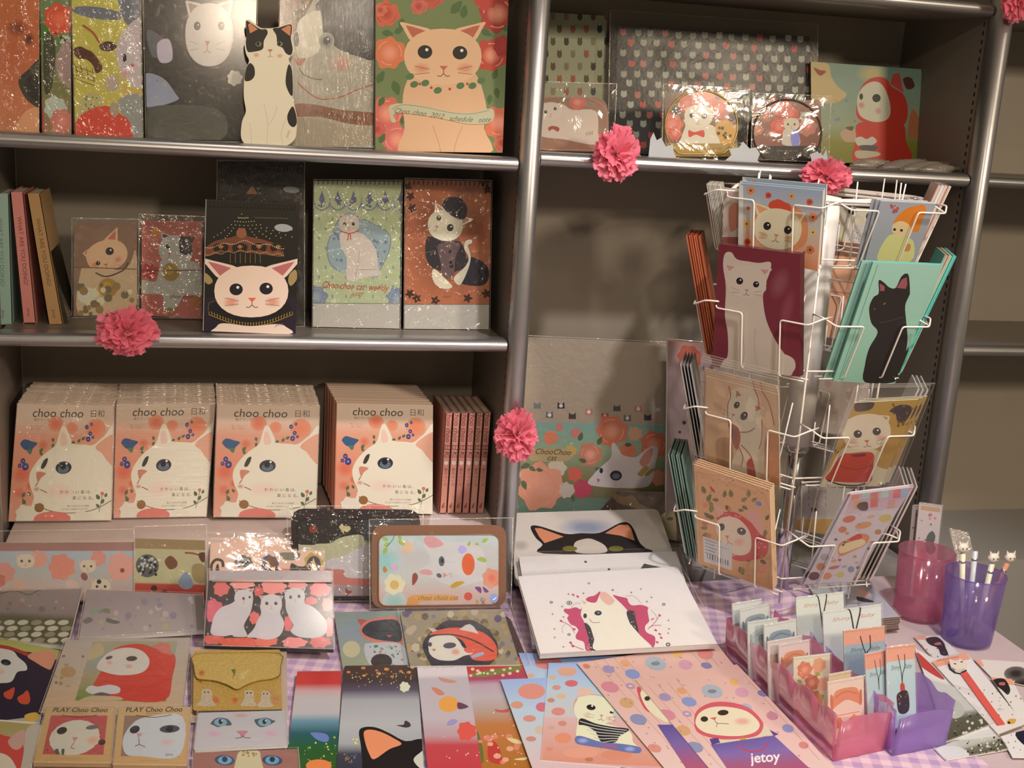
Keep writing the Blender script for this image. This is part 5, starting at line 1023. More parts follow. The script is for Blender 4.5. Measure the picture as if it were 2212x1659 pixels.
a.P('#c0b090',zq4([(540,1430),(700,1420),(900,1440),(930,1500),(900,1600),(1110,1660),(1140,1760),(980,1860),(300,1860),(330,1760),(420,1640)])); a.P('#b03c2c',zq4([(540,1490),(640,1470),(850,1465),(860,1580),(850,1680),(800,1760),(400,1740),(440,1640)])); a.L('#8a2c24',zq4([(500,1580),(600,1620),(720,1630),(850,1590)]),1.6); a.L('#2c2024',zq4([(400,1735),(520,1780),(700,1790),(820,1755)]),3); a.P('#6c2c30',zq4([(650,1485),(780,1475),(770,1500),(660,1505)]))
a.CAT(*w4(790,1255),53,40,'#cbb89c','#b07464','#3a3030',rot=-6,ears=((-48,1.12),(50,1.22)),eyes=((-.36,.08,.17),(.42,.05,.17)),nose=(-.02,.5),nosec='#b8603c',blush=('#c89880',1))
o_ = card('greeting_card', 'yellow card with a white cat in a red jumper, clear flap above, front-right column', 'card', [(1846,870),(1984,863),(1902,1050),(1772,1052)], rp('R',2), a, '#a88440', thick=.002, side='#c8b898', group=CG, sleeve=M_FILMT, sl_q=[(1845,834),(2000,832),(1915,1054),(1766,1056)])
n_ = root_sheet[o_.name].n
for k in (1,2): dup(o_, -n_*(.005*k)+Vector((.012*k,0,.0)), 'sleeved card standing behind the red jumper cat card')
zq6 = lambda L: [(1660+x/4.88, 980+y/4.88) for x, y in L]
def w6(x, y): return zq6([(x,y)])[0]
a = Art('rack', None, 67); a.R('#beaeae',1720,1040,1990,1270); a.V([(0,'#bc8c98'),(1,'#b8a0a8')], zq6([(880,430),(1540,350),(1480,560),(800,640)]))
for x, y, h in ((920,440,'#c07a68'),(1030,430,'#9cacA4'),(1120,450,'#b8746a'),(1230,420,'#a4b4a8'),(1360,420,'#c46a6c'),(1440,420,'#8ca0b4'),(1120,520,'#c06858'),(940,540,'#c08c64'),(1300,530,'#b88a7a')): a.P(h,zq6([(x-40,y-40),(x+40,y-50),(x+30,y+40),(x-50,y+50)]),False)
a.P('#4a3430',zq6([(930,560),(960,520),(1040,510),(1045,590),(980,600)]))
for x, y, rx, ry, h in ((850,690,70,36,'#b8684c'),(1000,755,90,34,'#c08858'),(1230,680,70,40,'#b8a058'),(1080,665,40,16,'#b89a70'),(780,800,46,34,'#b86a54'),(830,840,24,18,'#b8883c'),(1155,825,36,28,'#a87448'),(710,905,16,14,'#4c4a2c'),(590,1090,44,36,'#9a9094'),(550,1190,46,40,'#b07454'),(690,1130,30,18,'#c08a54'),(750,1120,20,16,'#b04a50'),(910,1085,20,16,'#a88450'),(690,1200,60,18,'#b06048'),(480,1290,60,44,'#5a2c24'),(615,1290,54,36,'#c0794c'),(755,1275,46,30,'#b8a45c'),(870,1220,36,34,'#7c7c84'),(940,1200,20,16,'#70706c'),(1060,1000,20,14,'#5a5450'),(1090,930,26,10,'#b07060'),(930,1150,24,16,'#b09878'),(800,1190,30,14,'#9c8c94')): a.E(h,*w6(x,y),rx/4.88,ry/4.88,-12); 
a.P('#c07848',zq6([(740,960),(840,900),(960,840),(1060,870),(1020,960),(880,1030),(750,1080)])); a.P('#d0b88c',zq6([(750,980),(860,930),(990,900),(1020,950),(890,1010),(760,1050)])); a.P('#b4321e',zq6([(850,900),(900,865),(960,845),(990,870),(960,900),(860,920)])); a.D(['#2a2420'],(*w6(780,920),*w6(840,980)),5,1.4,2)
for k in range(18): x = a.rnd.uniform(500,1350); y = a.rnd.uniform(640,1300); a.E(a.rnd.choice(['#b87060','#a89450','#88707c']),*w6(x*.55+(1350-y)*.35+60,y),1.6,1.2)
o_ = card('sticker_sheet', 'sticker sheet covered in small food and cat stickers, lowest pocket front-right', 'stickers', [(1838,1068),(1972,1052),(1840,1256),(1736,1262)], rp('R',3), a, '#beaeae', thick=.0016, side='#b0a4a4', group=CG, sleeve=M_FILMT)
n_ = root_sheet[o_.name].n
for k in (1,2,3): dup(o_, -n_*(.005*k)+Vector((.007*k-.012,0,-.002*k)), 'sticker sheet standing behind the food sticker one')
# ---- columns seen from the side or through the rack
def edge_stack(face, tier, n, w, h, step, cols, label, to=0, th=.0016, cat='card', name='greeting_card', dr=0, lean=None, zone='rack'):
    nn, t, tof, tl = fr(face); tl = tl if lean is None else math.radians(lean); z0 = TZ[tier]-.103; rb = .19-.105*math.tan(fr(face)[3])-.004+dr+{'XL':.032,'XR':.015}.get(face, 0)
    up = Vector((0,0,1))*math.cos(tl)+nn*math.sin(tl); no = nn*math.cos(tl)-Vector((0,0,1))*math.sin(tl); first = None
    for k in range(n):
        b = RC+nn*rb+t*(tof+to)-nn*(step*k)+Vector((0,0,z0)); q = [b-t*w/2, b+t*w/2, b+t*w/2+up*h, b-t*w/2+up*h]
        mb = MB(); mb.prism([p for p in q], -no*th); c1, c2 = pr(cols[k%len(cols)], zone), pr(cols[(k+1)%len(cols)], zone)
        o = mb.build(name, M_PRINT, None, b, cols=[c1]*4+[c2]*4); tag(o, label, cat, CG)
edge_stack('XL', 0, 9, .115, .125, .0030, ['#b8a894','#a89888','#c0b4a4'], 'white-edged card seen edge-on at the top left of the rack')
edge_stack('XL', 1, 6, .125, .235, .0045, ['#b0603c','#7c3018','#a85434','#8a3c20'], 'rust-coloured card seen edge-on in the left side column of the rack', th=.003)
edge_stack('XL', 2, 4, .125, .19, .0062, ['#8e8480','#a09488','#7c7470'], 'grey card seen edge-on in the third pocket down of the left side column')
edge_stack('XL', 3, 6, .13, .215, .0050, ['#7c9484','#2c3426','#6c8478','#34301e'], 'green and black card seen edge-on in the lowest left side pocket', th=.003)
edge_stack('XR', 0, 4, .12, .155, .0060, ['#b8a69a','#a07460','#bcb0a4'], 'white and brown striped card seen edge-on at the top right of the rack', th=.005)
edge_stack('XR', 1, 3, .14, .24, .0075, ['#3c8474','#5ca08c','#b48468'], 'dark teal booklet seen edge-on in the right side column of the rack', th=.006, name='booklet', cat='booklet')
edge_stack('XR', 2, 3, .13, .19, .0080, ['#a89c94','#968a80','#b0a49a'], 'pale sleeved card seen edge-on in the third right side pocket', th=.003)
edge_stack('XR', 3, 4, .13, .21, .0075, ['#a09086','#b09890','#8c8074'], 'pale pink-grey card seen edge-on in the lowest right side pocket', th=.003)
def back_spec(face, tier, dr=0): n, t, to, tl = fr(face); return ('p', RC+n*(.150+dr)+Vector((0,0,TZ[tier]-.1)), n)
a = Art('rack', None, 68); a.R('#bcae98',1780,440,1900,530); a.E('#2a2420',*w2(440,510),9,7); a.E('#2a2420',*w2(600,560),7,9); a.P('#b0a49c',zq2([(400,640),(570,640),(550,830),(390,790)]),False); a.D(['#6a625c'],(*w2(410,680),*w2(540,800)),22,.7,1.4); a.E('#b05a48',*w2(300,618),5,2.5); a.R('#c0b48c',1780,w2(0,700)[1],1826,530)
card('greeting_card', 'white card back with black and white cat spots seen through the top of the rack', 'card', [(1790,444),(1890,452),(1880,530),(1785,516)], back_spec('BL',0), a, '#bcae98', thick=.002, group=CG)
a = Art('rack', None, 69); a.V([(0,'#7c5240'),(.14,'#7c5240'),(.15,'#c88e6c'),(1,'#cc9474')], [(1783,520),(1900,530),(1880,745),(1765,725)]); a.L('#a06c50',[(1775,628),(1880,638)],2.4); a.L('#a8765c',[(1848,560),(1795,730)],2)
card('envelope', 'peach envelope back seen through the gap between the front rack columns', 'envelope', [(1785,518),(1905,530),(1885,745),(1765,725)], back_spec('BL',1), a, '#cc9474', thick=.004, group=CG)
a = Art('rack', None, 70); a.R('#b4a8a0',1700,1040,1850,1160)
for k in range(4):
    for j in range(3): x0, y0 = w6(330+k*90,380+j*70); a.L('#6c6462',[(x0,y0),(x0+1.5*(k%2),y0+8)],1.2,False)
a.R('#3c3a38',*w6(450,570),*w6(505,610)); a.R('#b48c4c',1700,w6(0,690)[1],1850,1170)
card('greeting_card', 'white printed card back with small lines of text, low behind the rack pole', 'card', [(1722,1048),(1840,1056),(1826,1160),(1708,1142)], back_spec('BL',3), a, '#b4a8a0', thick=.002, group=CG, sleeve=M_FILMT)
a = Art('rack', None, 71); a.R('#a89488',1700,800,1860,940); a.D(['#b8a098','#a0847c'],(1710,810,1840,930),30,4,9)
card('greeting_card', 'pale sleeved card behind the rack pole at mid height', 'card', [(1765,800),(1880,806),(1868,945),(1750,930)], back_spec('BL',2), a, '#a89488', thick=.002, group=CG, sleeve=M_FILMT)
a = Art('rack', None, 72); a.R('#b8a090',1555,400,1610,560); a.P('#b0705c',[(1575,450),(1595,440),(1600,480),(1578,500)]); a.R('#8a4a3c',1555,512,1610,560)
card('greeting_card', 'pale card with a pink mark behind the blue orange-hooded cat card', 'card', [(1563,405),(1600,410),(1598,560),(1560,550)], rp('L',0,-.012), a, '#b8a090', thick=.002, group=CG)
# ------------------------------------------------------------------ things on the table, left
T = lambda s=1, ref=None: Art('table', ref, s)
def Z(x0, y0, k): return lambda L: [(x0+x/k, y0+y/k) for x, y in L]
def one(z): return lambda x, y: z([(x,y)])[0]
zA = Z(0,1100,4.809); wA = one(zA)
a = T(80); a.V([(0,'#8a6258'),(.14,'#8c625a'),(.15,'#94989c'),(.5,'#98948c'),(1,'#b08878')], zA([(-150,310),(1395,300),(1395,930),(-150,880)]))
for x, y, r, h in ((40,620,110,'#b4786a'),(640,560,135,'#bc7462'),(1260,560,145,'#bc8474'),(400,480,90,'#bc8270'),(1020,470,80,'#b87868'),(-40,700,90,'#a85a4c'),(200,760,60,'#b48c78'),(1000,860,90,'#b49888'),(750,760,70,'#b09484')): a.FL(h,*wA(x,y),r/4.8)
for x, y, r in ((265,495,95),(910,550,85),(1050,760,100)): a.CAT(*wA(x,y),r/4.8,r*.8/4.8,'#b8a48c','#b08070','#221e1c',whisk=False,ears=((-46,1.4),(46,1.4)))
a.E('#7c4438',*wA(875,660),7,9,-30); a.E('#2c2826',*wA(1028,712),5,5); a.E('#2c2826',*wA(980,865),6,5); a.E('#7c3c30',*wA(1270,595),5,5)
card('long_card_pack', 'long wrapped pack of blue and pink cat cards at the left frame edge', 'card pack', zA([(-150,310),(1395,300),(1395,930),(-150,880)]), ('s',2.188,.5475,13), a, '#98948c', thick=.006, sleeve=M_FILMS, sl_q=zA([(-150,180),(1400,160),(1400,940),(-150,900)]), group='wrapped card packs on the left of the table', m=M_GLOSSY)
a = T(81); a.V([(0,'#8c7250'),(.16,'#8c7250'),(.17,'#a89c78'),(.72,'#a89c74'),(.75,'#a03c30'),(1,'#983428')], zA([(1400,300),(2130,320),(2130,945),(1400,930)])); a.E('#54504c',*wA(1530,585),25,25); a.D(['#1e1e20','#a8a498'],(*wA(1440,490),*wA(1620,680)),44,2.4,3.4); a.P('#6a4430',zA([(1710,540),(1770,480),(1840,540),(1830,600),(1760,620)])); a.L('#8c4430',zA([(1920,450),(2000,455),(2060,470)]),4); a.P('#8c7850',zA([(1990,600),(2060,560),(2130,600),(2130,760),(2020,740)])); a.P('#78808c',zA([(1860,730),(1930,650),(1990,720),(2000,800),(1930,830),(1860,790)])); a.E('#3c2424',*wA(1600,820),7,7); a.E('#3c2020',*wA(1710,870),7,8); a.P('#5a3424',zA([(2060,460),(2130,450),(2130,540),(2090,540)]))
card('long_card_pack', 'wrapped cream and red card pack with a chequered disc, left side of the table', 'card pack', zA([(1400,300),(2130,320),(2130,945),(1400,930)]), ('s',2.188,.5475,13), a, '#a89c78', thick=.006, sleeve=M_FILM, sl_q=zA([(1395,170),(2150,150),(2140,960),(1395,945)]), group='wrapped card packs on the left of the table', m=M_GLOSSY)
a = T(82); a.V([(0,'#7c6c64'),(.5,'#786860'),(.6,'#4c4630'),(1,'#4a4228')], zA([(-100,830),(875,815),(700,1490),(-100,1400)])); a.L('#4c3c34',zA([(0,940),(160,910),(300,950),(420,900),(600,870)]),2); 
for r in range(4):
    for k in range(6): a.E('#a8a088' if (k+r)%3 else '#7c7458',*wA(-40+k*140+(30*(r%2)),1240+r*62),12,5.5,-8)
a.D(['#6a5850','#8c7c70','#84604c'],(0,1290,150,1345),12,3,7)
card('card_pack', 'dull grey-brown wrapped pack with rows of pale ovals, left frame edge', 'card pack', zA([(-100,830),(875,815),(700,1490),(-100,1400)]), ('f',.534,12), a, '#786860', thick=.008, sleeve=M_FILMT, group='dull wrapped packs on the left of the table')
a = T(83); a.V([(0,'#84726c'),(1,'#94847c')], zA([(905,880),(2100,930),(2120,1310),(820,1395)])); a.P('#7c8068',zA([(930,1110),(1000,1090),(1060,1100),(1000,1140),(950,1150)])); a.P('#6a5c58',zA([(860,1210),(920,1170),(970,1200),(900,1240)])); a.D(['#a08c84','#8c7474','#9c9084','#7c6c74','#98886c'],(215,1300,435,1372),30,3,9); a.P('#5e5650',zA([(1110,1180),(1160,1190),(1250,1220),(1200,1240),(1110,1220)])); a.P('#6a6c54',zA([(1050,1090),(1130,1080),(1140,1130),(1080,1120)]))
card('card_pack', 'pale pinkish-grey wrapped pack with faint cat prints, before the cream and red one', 'card pack', zA([(905,880),(2100,930),(2120,1310),(820,1395)]), ('f',.540,16), a, '#94847c', thick=.008, sleeve=M_FILMT, group='dull wrapped packs on the left of the table')
zB = Z(400,1080,4.88); wB = one(zB)
a = T(84); a.R('#c49c84',430,1150,720,1350); a.P('#b8645a',zB([(580,800),(720,780),(900,790),(1000,760),(1130,770),(1460,790),(1460,900),(560,900)]))
a.L('#3a2c20',zB([(280,800),(275,740),(300,690),(340,670),(390,690),(400,750)]),6); a.P('#2a201c',zB([(320,790),(330,730),(350,720),(358,790)])); a.FL('#5e5446',*wB(610,690),19,None,.7); a.E('#8c8478',*wB(610,690),13,8.5); a.P('#201c1a',zB([(560,680),(620,695),(680,680),(640,720),(590,710)])); a.FL('#4c4460',*wB(890,710),18); a.P('#6a4020',zB([(830,720),(880,640),(950,680),(940,770),(840,790)])); a.P('#c0ac90',zB([(840,740),(880,700),(890,760),(850,780)])); a.P('#6c6450',zB([(1000,600),(1100,595),(1210,600),(1190,660),(1090,680),(1010,650)]))
a.FL('#a0843c',*wB(1350,700),20); a.E('#3a3040',*wB(1355,720),15,18); a.P('#c8a05c',zB([(1310,800),(1350,650),(1400,800)]),False)
a.P('#2a2422',zB([(730,740),(800,760),(900,760),(960,730),(960,810),(740,810)])); a.P('#c88e70',zB([(740,745),(800,765),(760,800)]),False); a.P('#c88e70',zB([(955,735),(900,765),(940,800)]),False); a.P('#2a2422',zB([(1120,710),(1190,740),(1260,740),(1310,700),(1310,800),(1120,800)])); a.P('#a87060',zB([(1270,740),(1305,705),(1300,770)]),False)
card('zip_case', 'peach zip case with frames and cat ears behind the three white cats case', 'case', zB([(270,440),(1450,440),(1470,1100),(240,1110)]), ('f',.556,38), a, '#c49c84', thick=.010, sleeve=M_FILMT, side='#9c8878', sl_q=zB([(230,390),(1465,400),(1475,1110),(225,1115)]), group='flat zip cases')
a = T(85); a.R('#9c8c88',430,1240,730,1270); a.R('#38302e',430,wB(0,905)[1],730,1430)
for x, y, rx, ry, h in ((380,990,82,80,'#b85c56'),(600,940,130,55,'#c87c74'),(930,970,130,80,'#cc7c74'),(1180,950,100,55,'#c87a72'),(1420,1000,110,75,'#c45c58'),(775,1020,50,52,'#b4504c'),(300,1220,100,120,'#b4525c'),(730,1300,55,65,'#bc5c56'),(1085,1360,45,80,'#bc5854'),(1325,1120,65,42,'#b85450'),(1500,1160,60,70,'#c06058'),(1520,1400,50,100,'#c46860'),(1150,1560,130,55,'#c8706a'),(1420,1555,110,60,'#b44a48'),(300,1530,110,50,'#b45048'),(600,1560,260,50,'#b84c3a'),(850,1545,120,60,'#c05a48')): a.FL(h,*wB(x,y),rx/4.88,None,ry/rx)
a.P('#a89c98',zB([(275,1470),(280,1370),(310,1270),(380,1190),(480,1150),(540,1100),(530,1040),(590,1020),(680,990),(715,1070),(705,1180),(680,1260),(630,1350),(620,1400),(650,1470),(640,1500),(520,1500),(490,1480),(400,1495)])); a.CAT(*wB(615,1090),20,19,'#aca09a','#9c6c6c','#201c1c',whisk=False,ears=((-40,1.4),(40,1.6)),eyes=((0,.05,.14),(.66,-.1,.12)))
a.P('#aca09c',zB([(650,1500),(720,1420),(760,1330),(800,1250),(800,1150),(1010,1150),(1000,1250),(1040,1340),(1030,1430),(980,1500),(870,1530),(740,1510)])); a.CAT(*wB(908,1145),23,20,'#b0a49e','#a8706c','#201c1c',whisk=False,ears=((-50,1.35),(50,1.35)))
a.P('#a8a09c',zB([(1060,1090),(1080,1030),(1240,1020),(1260,1140),(1340,1180),(1430,1260),(1490,1350),(1480,1460),(1380,1510),(1200,1500),(1110,1440),(1140,1380),(1100,1300),(1060,1200)])); a.CAT(*wB(1155,1075),22,20,'#aca49e','#a0706c','#201c1c',whisk=False,ears=((-48,1.35),(48,1.45)),rot=-6)
for k in range(22): x, y = a.rnd.choice([(440,1105),(740,1160),(780,955),(1015,1040),(1020,1160),(1025,1250),(650,1400),(270,1090),(1270,1045),(520,950),(1080,1560),(240,1470),(1410,1100),(1470,1060)]); X, Y_ = wB(x,y); a.L('#c0b4b0',[(X-2.5,Y_),(X+2.5,Y_)],.7,False); a.L('#c0b4b0',[(X,Y_-2.8),(X,Y_+2.8)],.7,False)
o = card('zip_case', 'black and pink zip case with three white cats among roses', 'case', zB([(260,800),(1550,800),(1560,1630),(200,1590)]), ('f',.545,34), a, '#38302e', thick=.012, sleeve=M_FILMS, side='#2c2424', m=M_GLOSSY, sl_q=zB([(240,785),(1560,780),(1575,1640),(190,1600)]), group='flat zip cases')
sh = root_sheet[o.name]; mb = MB(); mb.tube([sh.w(*wB(280,860))+sh.n*.002, sh.w(*wB(1545,865))+sh.n*.002], .0022, 8); mb.build('zip', mat('clear_zip', (.55,.52,.50), rough=.25), o, wloc(o), True)
# tins
def tin(name, label, q, spec, art, frame, r, slv, slq, group, th=.022):
    o = card(name, label, 'tin', q, spec, None, frame, thick=th, rnd=r, sleeve=slv, m=M_GLOSSY, side=frame, sl_q=slq, group=group, body='tin_body'); sh = root_sheet[o.name]
    cx = sum(p[0] for p in q)/4; cy = sum(p[1] for p in q)/4
    V, Fc, C = [], [], []; k = .86, .90
    qi = [(cx+(x-cx)*k[1], cy+(y-cy)*k[0]) for x, y in q]; ol = rrect(qi, r*.75); s2 = Sheet(('p', sh.p+sh.n*.0006, sh.n), qi)
    slab(s2, ol, .0005, pr('#b8a89c'), pr(frame), V, Fc, C); art_geo(s2, art, qi if 0 else ol, V, Fc, C); mesh_obj('printed_lid', V, Fc, M_GLOSSY, o, C, wloc(o)).location += o.location*0
    mb = MB(); mb.tube([s2.w(*p)+s2.n*.0006 for p in ol], .0012, 6, True); mb.build('lid_edge', M_GLOSSY, o, wloc(o), True, cols=[pr(frame)]*len(mb.v))
    return o
zC = Z(700,1080,4.608); wC = one(zC)
a = T(86); a.V([(0,'#2c2e34'),(.3,'#3c4248'),(.34,'#a8a080'),(.7,'#b0a098'),(.74,'#b87468'),(.8,'#94807c'),(1,'#8c7474')], [(628,1106),(908,1108),(905,1302),(632,1302)]); a.P('#2a2624',zC([(-300,100),(200,140),(400,240),(380,360),(200,370),(60,430),(-300,420)])); a.P('#a8a080',zC([(-100,450),(60,430),(180,370),(380,350),(380,470),(260,530),(160,580),(0,600)])); a.P('#b4a8a4',zC([(40,600),(200,560),(300,500),(470,460),(470,780),(200,770),(60,700)])); a.P('#b06a60',zC([(0,690),(100,690),(200,700),(220,770),(460,790),(470,860),(300,850),(80,840),(0,800)])); a.P('#b4a478',zC([(150,270),(180,235),(200,260),(250,260),(265,290),(230,320),(200,310),(195,340),(170,300)])); a.P('#7c4038',zC([(215,870),(240,900),(280,910),(245,940),(220,950)])); a.E('#7c3430',*wB(1350,310),9,8); a.L('#5a5450',zC([(370,440),(380,490)]),1)
tin('flat_tin', 'dark-framed tin with a yellow butterfly behind the brown-framed tin', [(628,1106),(908,1108),(905,1302),(632,1302)], ('f',.5345,72), a, '#2a2022', 30, M_FILM, [(618,1100),(915,1098),(912,1306),(625,1306)], 'flat tins leaning before the orange books')
a = T(87); a.V([(0,'#a8b8b4'),(.3,'#b4aca8'),(.6,'#b4b0a8'),(.8,'#bc9c94'),(1,'#b4948c')], [(800,1140),(1095,1140),(1095,1322),(800,1325)])
for x, y, r, h in ((600,600,180,'#8ab0ac'),(640,400,120,'#9cb8b4'),(700,1020,120,'#94aca4')): a.G(h,'#aeb2ac',*wC(x,y),r/4.6)
a.P('#bcb4b0',zC([(990,440),(1010,370),(1100,365),(1200,410),(1340,420),(1500,430),(1600,560),(1600,760),(1480,830),(1330,860),(1180,830),(1100,780),(940,720),(1030,640),(1050,560)])); a.P('#c08a88',zC([(990,400),(1030,360),(1120,375),(1190,440),(1130,470),(1040,470)])); a.P('#c08c8a',zC([(945,720),(990,690),(1060,700),(1080,745),(1000,745)]))
a.E('#54565a',*wC(1170,610),6.4,11); a.E('#24242a',*wC(1175,605),3,5); a.E('#54565a',*wC(1145,752),6,4.5,30); a.P('#c07c78',zC([(1190,720),(1225,750),(1185,775)]),False); a.L('#9c7c78',zC([(1225,750),(1260,730),(1265,775)]),1.2)
a.E('#c85830',*wC(1435,640),14,24); a.FL('#c88870',*wC(1670,780),21,'#cc6c50'); a.FL('#ccc0a0',*wC(700,840),22); a.E('#c4a05c',*wC(700,845),10,10); a.FL('#c8a888',*wC(830,470),13); a.FL('#c09cb0',*wC(700,670),8); a.P('#8a3c34',zC([(880,750),(910,725),(935,760),(920,810),(880,850)])); a.P('#a87830',zC([(585,690),(600,655),(630,700),(600,725)])); a.FL('#a898c0',*wC(1375,495),9); a.FL('#8898c0',*wC(1690,980),10)
for x, y, l, an in ((640,400,16,200),(660,430,16,160),(740,400,18,40),(620,470,18,110),(600,350,16,150),(740,350,14,60),(1570,420,16,-30),(1500,440,10,0),(1600,590,18,180),(1620,610,18,200),(1430,460,12,-60)): a.LF('#94a44c',*wC(x,y),l,an)
a.L('#6c6434',zC([(710,320),(680,400),(620,470)]),1.6); a.P('#b48c2c',zC([(1260,850),(1330,810),(1400,820),(1330,860),(1280,880)])); a.P('#6c3c74',zC([(1500,870),(1560,870),(1560,930)])); a.P('#6c3c74',zC([(1580,860),(1640,910),(1600,920)])); a.E('#c04c3c',*wC(1435,960),9,9); a.P('#c09058',zC([(840,970),(960,940),(1300,950),(1310,1000),(1000,1010),(860,1060)])); a.T('#8a5a20','choo choo cat',*wC(1130,975),15,0,shear=.3); a.FL('#c4844c',*wC(880,1030),13); a.D(['#7c88a8','#b88c48','#a8506c','#6c8c7c'],(*wC(1520,960),*wC(1720,1070)),14,2,4)
tin('flat_tin', 'brown-framed tin with a white cat lying among flowers, in clear wrap', [(803,1143),(1093,1142),(1093,1318),(803,1322)], ('f',.5345,70), a, '#7c5038', 26, M_FILMT, [(796,1130),(1108,1126),(1104,1320),(798,1324)], 'flat tins leaning before the orange books')
# cards in the middle
zD = Z(720,1300,4.62); wD = one(zD)
a = T(88); a.V([(0,'#7c8478'),(.4,'#80888c'),(1,'#8c8c6c')], zD([(0,110),(640,110),(760,650),(60,650)])); a.P('#a45048',zD([(240,190),(330,200),(400,260),(280,320),(270,250)])); a.P('#c06c5c',zD([(260,300),(300,230),(400,180),(500,172),(640,180),(700,420),(560,440),(400,420),(300,370)])); a.P('#2c3038',zD([(285,300),(330,240),(420,205),(640,205),(680,400),(560,410),(420,390),(320,350)])); a.P('#a84840',zD([(525,350),(590,348),(560,375)]),False); a.P('#aca8a4',zD([(310,460),(360,430),(680,440),(740,640),(600,640),(560,560),(480,540),(400,580),(370,650),(320,560)])); a.D(['#3c6c50','#9c6c50','#8a8a88'],(*wD(340,460),*wD(690,600)),34,1,3.2); a.E('#2c2426',*wD(480,610),23,16); a.E('#b0a480',*wD(180,490),19,18)
card('picture_card', 'green card with a black cat in a red hood, under the front tin', 'card', [(722,1326),(872,1322),(892,1445),(742,1452)], ('f',.5345,2), a, '#80887c', thick=.003, sleeve=M_FILM, side='#c8c4b4', group='picture cards before the tins')
a = T(89); a.R('#3c2420',860,1320,1150,1450)
card('backing_board', 'dark brown rounded board under the card with the red-capped cat', 'board', [(872,1334),(1100,1338),(1142,1440),(895,1444)], ('f',.5345,2), a, '#3c2420', thick=.006, rnd=12, m=M_GLOSSY)
a = T(90); a.R('#8c7c64',850,1310,1140,1450); a.D(['#b0a088','#504a60','#6c6478','#9c8458','#5c4c3c','#a89478'],(865,1325,1125,1440),90,4,10)
for k in range(22): t = k/22*6.28; a.E('#7c6c3c',*wD(1270+380*math.cos(t),470+290*math.sin(t)),7,6)
a.P('#20222e',[wD(1270+(370+14*math.sin(k*1.3))*math.cos(k/30*6.28),480+(285+10*math.sin(k*1.9))*math.sin(k/30*6.28)) for k in range(30)])
a.P('#b8a89c',zD([(945,280),(1000,285),(1055,310),(1000,330)]),False); a.P('#c8503a',zD([(960,350),(1050,300),(1200,275),(1380,290),(1520,340),(1610,430),(1635,520),(1600,600),(1400,600),(1350,520),(1280,400),(1150,360)])); a.P('#c4b4a8',zD([(1255,295),(1320,250),(1360,240),(1400,265),(1450,340),(1380,320)]),False)
a.P('#c8bca8',zD([(955,400),(1000,365),(1100,350),(1200,362),(1260,420),(1300,480),(1400,500),(1380,540),(1300,560),(1200,605),(1060,600),(980,560),(950,500)])); a.L('#2c2420',zD([(970,355),(1150,345),(1300,370),(1450,430),(1600,520)]),3); a.E('#3c4048',*wD(1160,455),14,6.5,-4); a.E('#3c4048',*wD(965,445),4,5); a.P('#a86450',zD([(980,490),(1025,490),(1005,515)]),False); a.G('#cc8874','#c8bca8',*wD(1220,520),12,9); a.P('#c85040',zD([(1300,490),(1380,470),(1390,500),(1420,520),(1340,530)])); a.P('#8c9cac',zD([(1380,560),(1480,520),(1500,545),(1400,580)]))
card('picture_card', 'ornate framed card of a white cat in a red cap', 'card', [(864,1325),(1086,1319),(1124,1440),(886,1443)], ('f',.5415,2), a, '#8c7c64', thick=.003, sleeve=M_FILM, side='#c8c0b4', sl_q=[(858,1320),(1106,1315),(1146,1443),(880,1448)], group='picture cards before the tins')
zE = Z(0,1350,5.027); wE = one(zE)
a = T(91); a.V([(0,'#8c8848'),(.12,'#9c9450'),(.13,'#7c2c20'),(.22,'#1c1826'),(.8,'#1a1624'),(.82,'#9a968c'),(1,'#88847c')], [(-60,1372),(128,1410),(86,1572),(-70,1560)]); a.P('#1c1626',zE([(-300,260),(150,300),(600,400),(640,700),(430,1000),(-300,1000)])); a.P('#8c3020',zE([(-100,240),(60,250),(200,290),(340,350),(300,370),(120,300),(-100,290)])); a.P('#b0a89c',zE([(-200,300),(110,300),(200,380),(280,450),(290,520),(190,540),(130,640),(20,660),(-200,640)])); a.E('#1c1828',*wE(65,435),11,6.5,10); a.E('#2c4020',*wE(60,450),5,3); a.P('#b07458',zE([(300,370),(400,315),(600,330),(560,500),(500,500),(380,430)])); a.G('#b8907c','#b0a89c',*wE(10,540),12,7); a.P('#a83c28',zE([(40,770),(90,740),(160,710),(130,830),(60,820)])); a.P('#a83c28',zE([(190,820),(250,780),(300,740),(330,840),(300,890),(220,880)])); a.P('#b08838',zE([(270,1010),(400,980),(420,1050),(300,1090)]))
card('picture_card', 'dark card of a pale face with an orange ear and red drops, left frame edge', 'card', [(-60,1372),(128,1410),(86,1566),(-70,1556)], ('f',.5345,2), a, '#1c1826', thick=.004, group='framed pictures on the left of the table')
a = T(92); a.V([(0,'#9c8c80'),(.5,'#a08c74'),(1,'#b08c68')], zE([(720,190),(2070,165),(1960,1020),(440,985)])); a.D(['#8c7448','#6c5c50','#a8906c'],(110,1410,190,1500),16,2,5); a.T('#4c4038','cat',*wE(720,460),9,-4); a.T('#6c5c40','cat',*wE(740,690),9,-12); a.E('#94764a',*wE(740,540),17,12)
Q = zE([(1010,210),(1930,205),(1800,860),(815,850)]); a.V([(0,'#8c8464'),(.3,'#7c8078'),(.6,'#8c7c58'),(1,'#5c7028')], Q); a.P('#a08c64',zE([(1000,260),(1100,230),(1130,330),(1030,400),(950,400)]))
